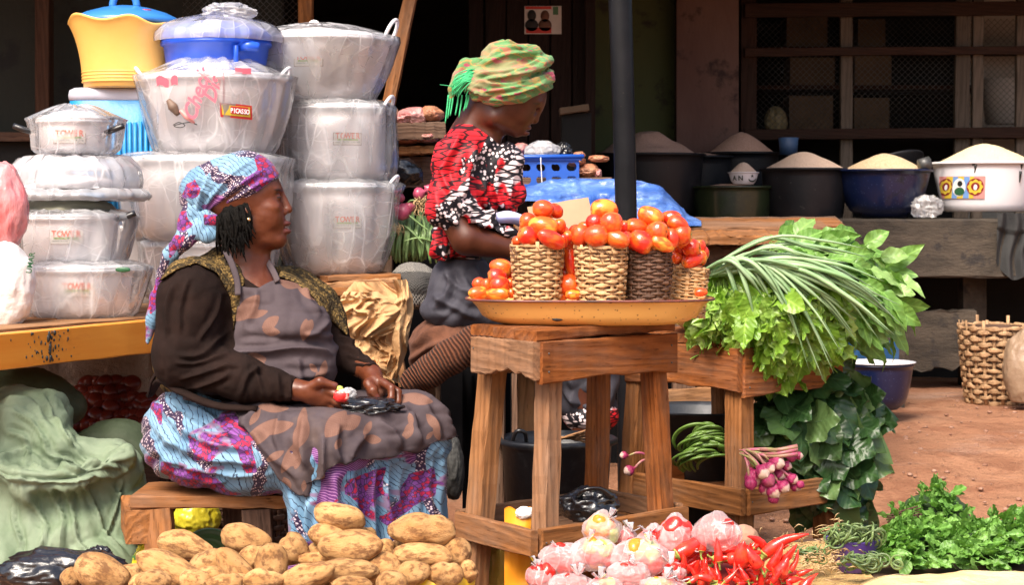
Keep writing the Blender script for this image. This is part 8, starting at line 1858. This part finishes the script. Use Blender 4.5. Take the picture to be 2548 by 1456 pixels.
# ---------------------------------------------------------------- foreground: low stalls, potatoes, bagged peppers, chillies, herbs
def lowtable(name, label, x0, x1, y0, y1, z, n, m, seed):
    t = thing(name, label, 'table', ((x0 + x1) / 2, (y0 + y1) / 2, 0))
    for i in range(n): a = y0 + (y1 - y0) * i / n; board('plank', (x0, a + (y1 - y0) / n / 2, z - .012), (x1, a + (y1 - y0) / n / 2, z - .012), (y1 - y0) / n - .006, .024, m, t, seed=seed + i)
    for a in (x0 + .05, x1 - .05):
        for b in (y0 + .06, y1 - .06): board('leg', (a, b, 0), (a, b, z - .024), .05, .05, m, t, up=(0, -1, 0))
    return t
lowtable('low_table', 'low plank table under the potato heap', X(215, 4.5), X(975, 4.5), 4.12, 4.66, .235, 4, WG, 90)
lowtable('low_table', 'low plank table under the bagged peppers and chillies', X(1345, 4.5), X(2120, 4.4), 4.08, 4.66, .20, 4, WG, 95)
lowtable('low_table', 'low plank table under the herbs and coiled beans', X(1905, 5.25), X(2800, 5.25), 4.80, 5.62, .215, 6, WG, 100)
def potm():
    s = NB('potato_skin'); co = s.co((1, 1, 1)); r_ = s.oi.outputs['Random']
    c = s.mix(s.step(s.noise(co, .9, 4, .6), .35, .65), (.47, .235, .08), (.66, .385, .16)); c = s.mix(s.math('MULTIPLY', s.step(s.noise(co, 2.2, 6, .65), .48, .60), .85), c, (.20, .085, .032))
    c = s.mix(s.math('MULTIPLY', s.step(s.noise(co, 9, 4, .7), .64, .70), .6), c, (.12, .055, .025)); v = s.vor(co, 3.2); c = s.mix(s.math('MULTIPLY', s.math('SUBTRACT', 1.0, s.step(v.outputs[0], .05, .11)), .8), c, (.14, .06, .03))
    h = s.n('HueSaturation'); s.l(c, h.inputs['Color']); s.l(s.math('MULTIPLY_ADD', r_, .3, .85), h.inputs['Value'])
    s.base(h.outputs[0]); s.prin(rough=.62, spec=.3); s.bump(s.math('ADD', s.noise(co, 12, 6, .7), s.math('MULTIPLY', s.step(v.outputs[0], .0, .14), .7)), .5, .06); return s.m
MT['potato'] = potm(); pots_ = []
for v_ in range(8):
    V, f = ICO[5]; V = V.copy(); x = V[:, 0]
    V[:, 1] *= 1 + .16 * np.sin(x * 2.3 + v_); V[:, 2] *= 1 + .14 * np.cos(x * 2.0 + v_ * 1.7); V[:, 2] += .14 * (x ** 2) * (1 if v_ % 2 else -1); V = V * (1 + .07 * vn(V * 1.3, v_) + .03 * vn(V * 3.5, v_ + 2) + .008 * vn(V * 12, v_ + 3))[:, None]
    if v_ % 3 == 0: V[:, 1:] *= (1 - .16 * np.exp(-((x - .25) / .22) ** 2))[:, None]
    pots_.append(mesh('potato', V, f, MT['potato']))
r = rng(17)
def potato(px, py, rx, ry, rot, D):
    k = D / F; a, b = rx * k * 1.16, ry * k * 1.14
    if a < b: a, b, rot = b, a, rot + 90
    M = Matrix.Translation(P(px, py, D)) @ Matrix.Rotation(R(-rot), 4, 'Y') @ Matrix.Rotation(r.uniform(-.25, .25), 4, 'Z') @ Matrix.Rotation(r.uniform(0, 6.28), 4, 'X') @ Matrix.Diagonal((a, b, b, 1))
    return inst('potato', pots_[r.randrange(8)], M)
c2 = lambda x, y: (466 + x * .4988, 730 + y * .4988); c1_ = lambda x, y: (x * .4988, 730 + y * .4988)
A1 = [(*c2(760, 1118), 56, 33, -12, 4.50), (*c2(300, 1225), 57, 33, -12, 4.55), (*c2(312, 1285), 38, 20, 0, 4.55), (*c2(418, 1345), 40, 42, 0, 4.36), (*c2(518, 1285), 36, 38, -50, 4.44), (*c2(240, 1375), 56, 30, -42, 4.34), (*c2(730, 1235), 58, 30, -28, 4.48), (*c2(885, 1208), 26, 18, 0, 4.54), (*c2(815, 1268), 72, 36, 4, 4.38), (*c2(980, 1280), 24, 22, 0, 4.46), (*c2(630, 1330), 34, 20, 0, 4.42), (*c2(790, 1385), 76, 25, 0, 4.32), (*c2(970, 1375), 36, 42, -60, 4.38), (*c2(600, 1412), 66, 27, 15, 4.28), (*c2(380, 1432), 46, 24, 0, 4.28), (*c2(820, 1450), 44, 18, 0, 4.24),
      (*c1_(930, 1262), 66, 30, -12, 4.50), (*c1_(850, 1388), 82, 36, -22, 4.34), (*c1_(1045, 1365), 46, 42, 20, 4.40), (*c1_(510, 1405), 64, 40, -20, 4.34), (*c1_(620, 1425), 44, 32, 20, 4.40), (*c1_(350, 1425), 24, 22, 0, 4.36), (*c1_(975, 1432), 34, 26, 0, 4.26), (*c1_(760, 1440), 40, 24, 0, 4.26), (*c1_(1110, 1345), 26, 26, 0, 4.48), (*c1_(1120, 1450), 40, 24, 0, 4.24), (*c2(660, 1300), 30, 30, 0, 4.5), (*c2(930, 1320), 30, 28, 0, 4.46), (*c2(1020, 1440), 34, 26, 0, 4.28), (*c2(330, 1320), 34, 30, 0, 4.46), (*c2(180, 1330), 30, 26, 0, 4.44), (*c2(120, 1420), 36, 26, 0, 4.30)]
its = []
for a in A1: o = potato(*a); its.append((o, o.location.x, o.location.z))
rowlabel(its, 'muddy potato', 'the big heap', 'potato', 'potatoes in the big heap', .022)
A2 = [(*c2(1170, 1182), 74, 38, -3, 4.44), (*c2(1168, 1305), 66, 30, 0, 4.40), (*c2(1345, 1300), 31, 31, 0, 4.44), (*c2(1050, 1292), 22, 26, 0, 4.48), (*c2(1112, 1402), 44, 26, 20, 4.34), (*c2(1280, 1402), 44, 27, 0, 4.36), (*c2(1400, 1390), 22, 26, 0, 4.40), (*c2(1230, 1330), 40, 34, 0, 4.50), (*c2(1030, 1370), 26, 28, 0, 4.44), (*c2(1330, 1370), 30, 28, 0, 4.50), (*c2(1190, 1440), 50, 22, 0, 4.44), (*c2(1160, 1240), 40, 26, 0, 4.50)]
its = []
for a in A2: o = potato(*a); its.append((o, o.location.x, o.location.z))
rowlabel(its, 'muddy potato', 'the yellow bowl', 'potato', 'potatoes in the yellow bowl', .022)
for i in range(26): o = potato(260 + (i % 13) * 57 + r.uniform(-12, 12), 1462 + 34 * (i // 13), 42, 30, r.uniform(-40, 40), 4.34 + r.uniform(-.04, .16)); T(o, 'potato in the buried bottom layer of the big heap', 'potato', 'bottom layer of the potato heap')
yw = thing('yellow_bowl', 'bright yellow plastic bowl holding the smaller pile of potatoes', 'bowl', (X(1082, 4.44), 4.44, .18)); k = 4.44 / F; zt = Z(1446, 4.34)
mk('body', *lathe([(.05, .14), (.07, .145), (.092, zt - .006), (103 * k * .9 + .004, zt), (103 * k * .9 + .006, zt + .005), (103 * k * .9 - .004, zt + .004), (.06, .16)], 64, (X(1082, 4.44), 4.44, 0)), plastic('bowl_yellow', (.85, .55, .03), .3), yw)
lowtable('low_stand', 'small plank stand under the yellow bowl', X(1000, 4.44), X(1165, 4.44), 4.34, 4.56, .14, 2, WG, 120)
# bagged peppers
def pepm(name, c1, c2): 
    return mat(name, c1, c2, sc=2.2, rough=.2, bs=4, bst=.1, bd=.01, coat=.3, lo=.5, hi=.7)
MT['pred'] = pepm('red_pepper_skin', (.66, .018, .012), (.78, .06, .02)); MT['porange'] = pepm('orange_pepper_skin', (.80, .22, .02), (.70, .42, .04)); MT['pgreen'] = pepm('pale_green_pepper_skin', (.42, .50, .10), (.26, .38, .06)); MT['stalk'] = mat('pepper_stalk', (.22, .30, .05), (.34, .40, .10), rough=.45, bst=.1)
MT['pbag'] = film('pepper_bag_film', (.98, .90, .91), lo=.30, hi=.95, rough=.14, sc=10, st=(1, 1, .6), bst=1.0, glint=False)
bagm_ = []
V, f = ICO[4]; th = np.arctan2(V[:, 1], V[:, 0]); V3 = V.copy(); rr = 1 + .10 * np.cos(th * 4) * (1 - V[:, 2] ** 2); V3[:, 0] *= rr; V3[:, 1] *= rr; V3[:, 2] -= .25 * np.exp(-(V[:, 0] ** 2 + V[:, 1] ** 2) / .06) * np.sign(V[:, 2]); bell = {k_: mesh('bell_pepper', V3, f, MT[k_]) for k_ in ('pred', 'porange', 'pgreen')}
c5 = lambda x, y: (1281.4 + x * .2896, 1203.7 + y * .2896)
BAGS = [(750, 400, 150, 120, 'y', 4.50, 'yellow-orange peppers at the top left of the bag pile'), (690, 610, 200, 128, 'm', 4.40, 'red and green peppers in the second row of the pile'), (960, 470, 85, 62, 'r', 4.52, 'small bag wedged at the top between two larger bags'), (1385, 455, 150, 148, 'r', 4.44, 'round bag with a tied corner resting on the chillies'), (1735, 430, 190, 135, 'r', 4.42, 'largest round bag with a twisted knot on the chillies'), (430, 650, 215, 125, 'r', 4.42, 'bag with a pointed corner at the left of the pile'), (1080, 650, 215, 160, 'm', 4.38, 'broad bag in the middle with a green stalk showing'), (1190, 520, 135, 125, 'r', 4.46, 'leaning bag behind the broad middle bag'), (970, 790, 170, 110, 'r', 4.32, 'bag at the lower middle edge of the pile'), (230, 810, 125, 110, 'r', 4.36, 'purple-red bag at the lower left corner'), (480, 860, 170, 75, 'r', 4.30, 'low flat bag at the bottom left'), (770, 880, 140, 70, 'm', 4.28, 'bag cut by the bottom edge below the second row'), (1240, 870, 150, 60, 'y', 4.28, 'yellowish bag at the bottom right of the pile'), (1370, 770, 95, 80, 'r', 4.36, 'slim bag between pile and chillies'), (1360, 880, 110, 50, 'r', 4.30, 'small bag at the bottom by the chillies')]
r = rng(23)
for i, (cx_, cy_, rx, ry, kd, D, lab) in enumerate(BAGS):
    px, py = c5(cx_, cy_); k = D / F; a, b = rx * .2896 * k, ry * .2896 * k; c = P(px, py, D)
    for j in range(7):
        an = j * 2.4; q = (.55 if j else 0) * a; m_ = {'r': 'pred', 'y': ['porange', 'porange', 'pgreen'][j % 3], 'm': ['pred', 'pred', 'porange', 'pgreen'][j % 4]}[kd]
        s_ = .60 * min(a, b) * r.uniform(.85, 1.15)
        o = inst('bell_pepper', bell[m_], Matrix.Translation(c + Vector((q * math.cos(an), -.25 * b * (j % 3 == 0), .5 * b * math.sin(an)))) @ Euler([r.uniform(0, 3) for _ in range(3)]).to_matrix().to_4x4() @ Matrix.Diagonal((s_ * 1.1, s_, s_, 1)))
        T(o, 'pepper sealed inside the ' + ' '.join(lab.split()[:9]), 'pepper', 'peppers in the ' + lab)
    mk_core = lump(tuple(c), (a * .82, b * .7, b * .80), i, .1, 2, 4); o = mk('pepper_pulp', mk_core[0], mk_core[1], MT['porange' if kd == 'y' else 'pred']); T(o, 'densely packed peppers at the heart of the ' + ' '.join(lab.split()[:8]), 'peppers')
    V, f = crump((0, 0, 0), (a * 1.08, (a + b) * .5, b * 1.06), i + 2, .11, 1.9, 5, low=.09)
    z = V[:, 2] / b; tw = np.clip((z - .55) / .5, 0, 1)
    if i in (0, 2, 3, 4, 7): V[:, 0] *= 1 - .4 * tw; V[:, 1] *= 1 - .5 * tw; V[:, 2] += .010 * tw
    bagp = thing('pepper_bag', 'clear plastic bag of peppers: ' + lab, 'plastic bag', tuple(c), 'clear plastic bags of peppers')
    mk('film', V + np.array(c), f, MT['pbag'], bagp)
    kn = c + Vector(((-.3 if i % 2 else .35) * a, -.5 * b, .85 * b)) if i not in (3, 4) else c + Vector((0, -.6 * b, .72 * b) if i == 4 else (.4 * a, -.9 * b, -.55 * b))
    fl = []
    for j in range(3):
        an = r.uniform(-.6, 2.6); e = kn + Vector((math.cos(an), -.3, math.sin(an))) * r.uniform(.018, .034); fl.append(tube([kn, kn.lerp(e, .5) + Vector((0, -.003, 0)), e], [.0035, .007, .009], 8, 4, flat=.25))
    mk('knot', *join(*fl), MT['film_white'], bagp)
# loose chillies
chm = []
for v_ in range(7):
    r_ = rng(v_ + 50); L = 1.0; bend = r_.uniform(-.25, .25); fat = r_.uniform(.15, .23) * (1.5 if v_ == 3 else 1)
    V, f = tube([(0, 0, 0), (.06, 0, .005), (.3, 0, bend * .25), (.6, 0, bend * .8), (.88, 0, bend * 1.7), (1.0, 0, bend * 2.2)], [fat * .35, fat * .92, fat, fat * .72, fat * .3, .01], 14, 5)
    V = V + (.018 * vn(V * np.array([5, 8, 8]), v_))[:, None] * np.array([0, 1, 1]); me = mesh('chilli', V, f, MT['pred'])
    V2, f2 = join(tube([(-.30, .03, .10), (-.2, .01, .03), (-.08, 0, 0), (.02, 0, 0)], [.045, .035, .04, fat * .62], 8, 4), tube([(.0, 0, 0), (.035, 0, 0), (.06, 0, 0)], [fat * .6, fat * .86, fat * .80], 12, 2))
    chm.append((me, mesh('stem', V2, f2, MT['stalk'])))
def chilli(px, py, L, ang, D, v_, lab=None):
    k = D / F; s_ = L * k; o = inst('chilli', chm[v_][0], Matrix.Translation(P(px, py, D)) @ Matrix.Rotation(R(-ang), 4, 'Y') @ Matrix.Rotation(r.uniform(-.35, .35), 4, 'Z') @ Matrix.Rotation(r.uniform(0, 6.28), 4, 'X') @ Matrix.Diagonal((s_, s_, s_, 1)))
    st_ = bpy.data.objects.new('stem', chm[v_][1]); COL.objects.link(st_); st_.parent = o; return o
# hand placed ones: x, y of the stalk end in the enlarged view, length, direction (0 = to the right, 90 = down)
CH = [(1380, 620, 340, 28, 0), (1600, 590, 190, 78, 1), (1940, 700, 200, 92, 3), (2050, 560, 110, 30, 2), (1985, 580, 150, -20, 4), (1760, 560, 200, 8, 5), (1700, 640, 150, -12, 6), (1755, 680, 190, 95, 0), (1450, 730, 130, 80, 1), (2140, 620, 330, 52, 2), (2100, 720, 210, 130, 5), (2180, 740, 220, 50, 1), (2240, 640, 110, 60, 4), (1830, 660, 150, 15, 3), (1640, 780, 120, 100, 0), (2080, 780, 150, 100, 6), (2300, 680, 190, 55, 0), (2360, 760, 160, 40, 2), (1870, 800, 110, 60, 4), (1690, 830, 150, 150, 5), (2260, 800, 170, 60, 3), (1560, 810, 120, 110, 2), (2430, 790, 120, 35, 1), (2150, 560, 180, 118, 6), (1800, 850, 130, 30, 1), (2000, 840, 140, 120, 0), (2330, 850, 130, 30, 5), (1500, 850, 140, 20, 4), (1990, 620, 160, 160, 1), (2210, 860, 140, 60, 0)]
its = []
for i, (cx_, cy_, L, an, v_) in enumerate(CH):
    px, py = c5(cx_, cy_); D = 4.46 - (py - 1350) / 110 * .12 - r.uniform(0, .04); o = chilli(px, py, L * .2896 * 1.15, an, D, v_); its.append((o, o.location.x, o.location.z))
rowlabel(its, 'glossy red chilli', 'the chilli heap', 'chilli', 'chillies in the red heap', .025)
for i in range(60):
    px = 1665 + r.uniform(0, 330); py = np.interp(px, [1665, 1760, 1900, 2000], [1400, 1378, 1385, 1440]) + r.uniform(0, 80); D = 4.50 - (py - 1350) / 110 * .12; o = chilli(px, py, r.uniform(40, 75), r.uniform(0, 180), D, r.randrange(7)); T(o, 'red chilli in the lower layers of the heap', 'chilli', 'chillies in the lower layers')
V, f = lump(tuple(P(1810, 1475, 4.52)), (.15, .10, .065), 3, .1, 2); o = mk('cloth_pad', V, f, mat('pad', (.25, .02, .015), None, rough=.8)); T(o, 'dark red cloth wadded under the chilli heap', 'cloth')
bagthing('brown_sack', 'corner of a brown cloth sack behind the largest pepper bag', tuple(P(1850, 1345, 4.62)), (.035, .03, .035), 5, mat('brown_sackcloth', (.30, .16, .10), (.38, .22, .15), rough=.85), .08, 1.5, .9, .08, 'sack')
# ---------------------------------------------------------------- yellow sack sheet, straw, beans and herbs
MT['ysack'] = mat('pale_yellow_sack', (.62, .44, .20), (.76, .60, .34), sc=7, rough=.75, bs=26, bst=.8, bd=.02, spots=((.36, .20, .08), 12, .60, .72))
def sheet(u, v):
    x = .80 + u * 1.0; D = 4.16 + v * .72; z = .245 + .012 * ridge(np.stack([x * 7, D * 7, x * 0], 1), 3, 3) + .010 * vn(np.stack([x * 4, D * 4, x * 0], 1), 4) - .06 * np.clip((.12 - u) / .12, 0, 1) ** 2; D = D + .025 * vn(np.stack([x * 5, x * 0, x * 0], 1), 2) * v; return np.stack([x, D, z], 1)
V, f = grid(90, 60, sheet); o = mk('sack_sheet', V, f, MT['ysack']); T(o, 'pale yellow woven sack spread flat in the near corner of the herb stall', 'sack')
lowtable('low_table', 'low plank table under the pale yellow sack sheet', .84, 1.7, 4.16, 4.78, .225, 4, WG, 130)
def mat_(u, v):
    x = .58 + u * .34 - v * .04; D = 4.72 + v * .8; z = .226 + .008 * vn(np.stack([x * 9, D * 9, x * 0], 1), 4) + .004 * vn(np.stack([x * 40, D * 40, x * 0], 1), 2); return np.stack([x, D, z], 1)
V, f = grid(50, 60, mat_); o = mk('straw_mat', V, f, mat('straw_mat', (.42, .25, .09), (.56, .38, .15), sc=40, rough=.85, bs=60, bst=1.0, bd=.01, spots=((.22, .12, .05), 14, .55, .68))); T(o, 'frayed yellow straw mat between the chillies and the beans', 'mat')
fb = []; r = rng(61)
for i in range(320):
    px, py = r.gauss(2010, 55), r.gauss(1375, 32) if i < 190 else r.gauss(1350, 30); px = px if i < 190 else r.gauss(2078, 14)
    D = 5.15 - (py - 1330) / 90 * .35; an = r.uniform(0, 3.14); L = r.uniform(12, 34)
    fb.append(tube([P(px, py, D), P(px + L * .5 * math.cos(an), py + L * .3 * math.sin(an) - r.uniform(0, 8), D - .015), P(px + L * math.cos(an), py + L * .6 * math.sin(an), D)], [.0013, .0014, .0007], 3, 3))
o = mk('straw', *join(*fb), MT['root']); T(o, 'loose straw and dry roots scattered over the straw mat', 'straw'); STUFF(o)
pb = thing('purple_bowl', 'small purple plastic bowl heaped with coiled green beans', 'bowl', (X(2122, 5.05), 5.05, .226)); k = 5.05 / F; zt = Z(1352, 5.0)
mk('body', *lathe([(.030, 0), (.04, .004), (66 * k, zt - .226), (69 * k, zt - .222), (64 * k, zt - .224), (.03, .012)], 48, (X(2122, 5.05), 5.05, .226)), plastic('purple_plastic', (.10, .055, .34), .35), pb)
MT['bean'] = mat('bean_skin', (.07, .12, .035), (.14, .20, .07), sc=3, rough=.4, bs=8, bst=.2, vary=.7); bm = []
for v_ in range(5):
    r_ = rng(v_); t_ = np.linspace(0, r_.uniform(1.1, 1.9) * 2 * math.pi, 22); R0 = r_.uniform(.0065, .0095)
    V, f = tube([((R0 + .0016 * a) * math.cos(a) * (1 - .25 * (v_ == 2)), (R0 + .0016 * a) * math.sin(a), .0012 * a * (v_ % 2)) for a in t_], [.0013, .0029, .0031, .0029, .001], 7, 1, smoothp=False); bm.append(mesh('coiled_bean', V, f, MT['bean']))
r = rng(3)
for i in range(125):
    if i < 80: px, py, D, g_ = 2122 + r.gauss(0, 30), 1345 - abs(r.gauss(0, 18)) + r.uniform(0, 14), 5.03 + r.uniform(-.05, .03), 'heaped in the purple bowl'
    elif i < 110: px, py, D, g_ = 2150 + r.gauss(0, 32), 1402 + r.gauss(0, 7), 4.86 + r.uniform(-.03, .03), 'spilled in front of the purple bowl'
    else: px, py, D, g_ = 2025 + r.gauss(0, 16), 1382 + r.gauss(0, 5), 4.98, 'lying on the straw mat'
    py = max(py, 1292); o = inst('coiled_bean', bm[i % 5], Matrix.Translation(P(px, py, D)) @ Euler((r.uniform(.3, 1.5), r.uniform(-.5, .5), r.uniform(0, 6))).to_matrix().to_4x4()); T(o, 'coiled green bean ' + g_, 'bean', 'coiled beans ' + g_)
def herbheap(label, n, outline_hi, outline_lo, x0, x1, D, seed, dirx=0, base=(0, 0)):
    def pos(r, i):
        u, v = r.random(), r.random(); px = x0 + (x1 - x0) * u; hi = np.interp(px, *outline_hi); lo = np.interp(px, *outline_lo); py = hi + (lo - hi) * v
        return P(px, py, D - .14 * v + r.uniform(-.05, .03)), Vector((dirx + r.gauss(0, .6), -.3 - .4 * r.random(), .5 - .7 * v)), Vector((r.gauss(0, .5), -.8, 1.0))
    cx_ = (x0 + x1) / 2; k = D / F; hm_ = np.interp(cx_, *outline_hi); lm = np.interp(cx_, *outline_lo)
    V, f = lump(tuple(P(cx_, (hm_ + lm) / 2 + 12, D + .05)), ((x1 - x0) * .38 * k, .09, (lm - hm_) * .42 * k), seed, .15, 2, 4)
    return heap_thing('herb_heap', label, 'herbs', tuple(P(cx_, lm, D)), hrb, n, pos, 'heaps of green herbs', (V, f), MT['darkcore'], .6, seed, .2)
herbheap('tall peaked heap of small-leaved herbs at the back of the stall', 230, ([2215, 2260, 2310, 2335, 2360, 2400, 2440], [1285, 1262, 1215, 1195, 1215, 1262, 1310]), ([2215, 2440], [1330, 1370]), 2225, 2435, 5.45, 21, -.2)
herbheap('low heap of bright herbs just behind the purple bowl', 240, ([2185, 2230, 2300, 2370], [1345, 1300, 1300, 1330]), ([2185, 2270, 2370], [1385, 1400, 1402]), 2190, 2385, 5.2, 22)
herbheap('heap of bright herbs at the near right corner of the herb stall', 270, ([2370, 2440, 2500, 2620], [1335, 1300, 1275, 1265]), ([2370, 2440, 2620], [1395, 1405, 1400]), 2375, 2620, 5.15, 23)
tw = []; r = rng(5)
for i in range(22): a, b = 2205 + r.uniform(0, 30), 1290 + r.uniform(-12, 12); tw.append(tube([P(a, b, 5.3), P(a + 60, b - 14 + r.uniform(-6, 6), 5.28)], .0018, 4, 2))
o = mk('twig_bundle', *join(*tw), MT['wood_dark']); T(o, 'tied dark stems at the left end of the tall herb heap', 'stems')
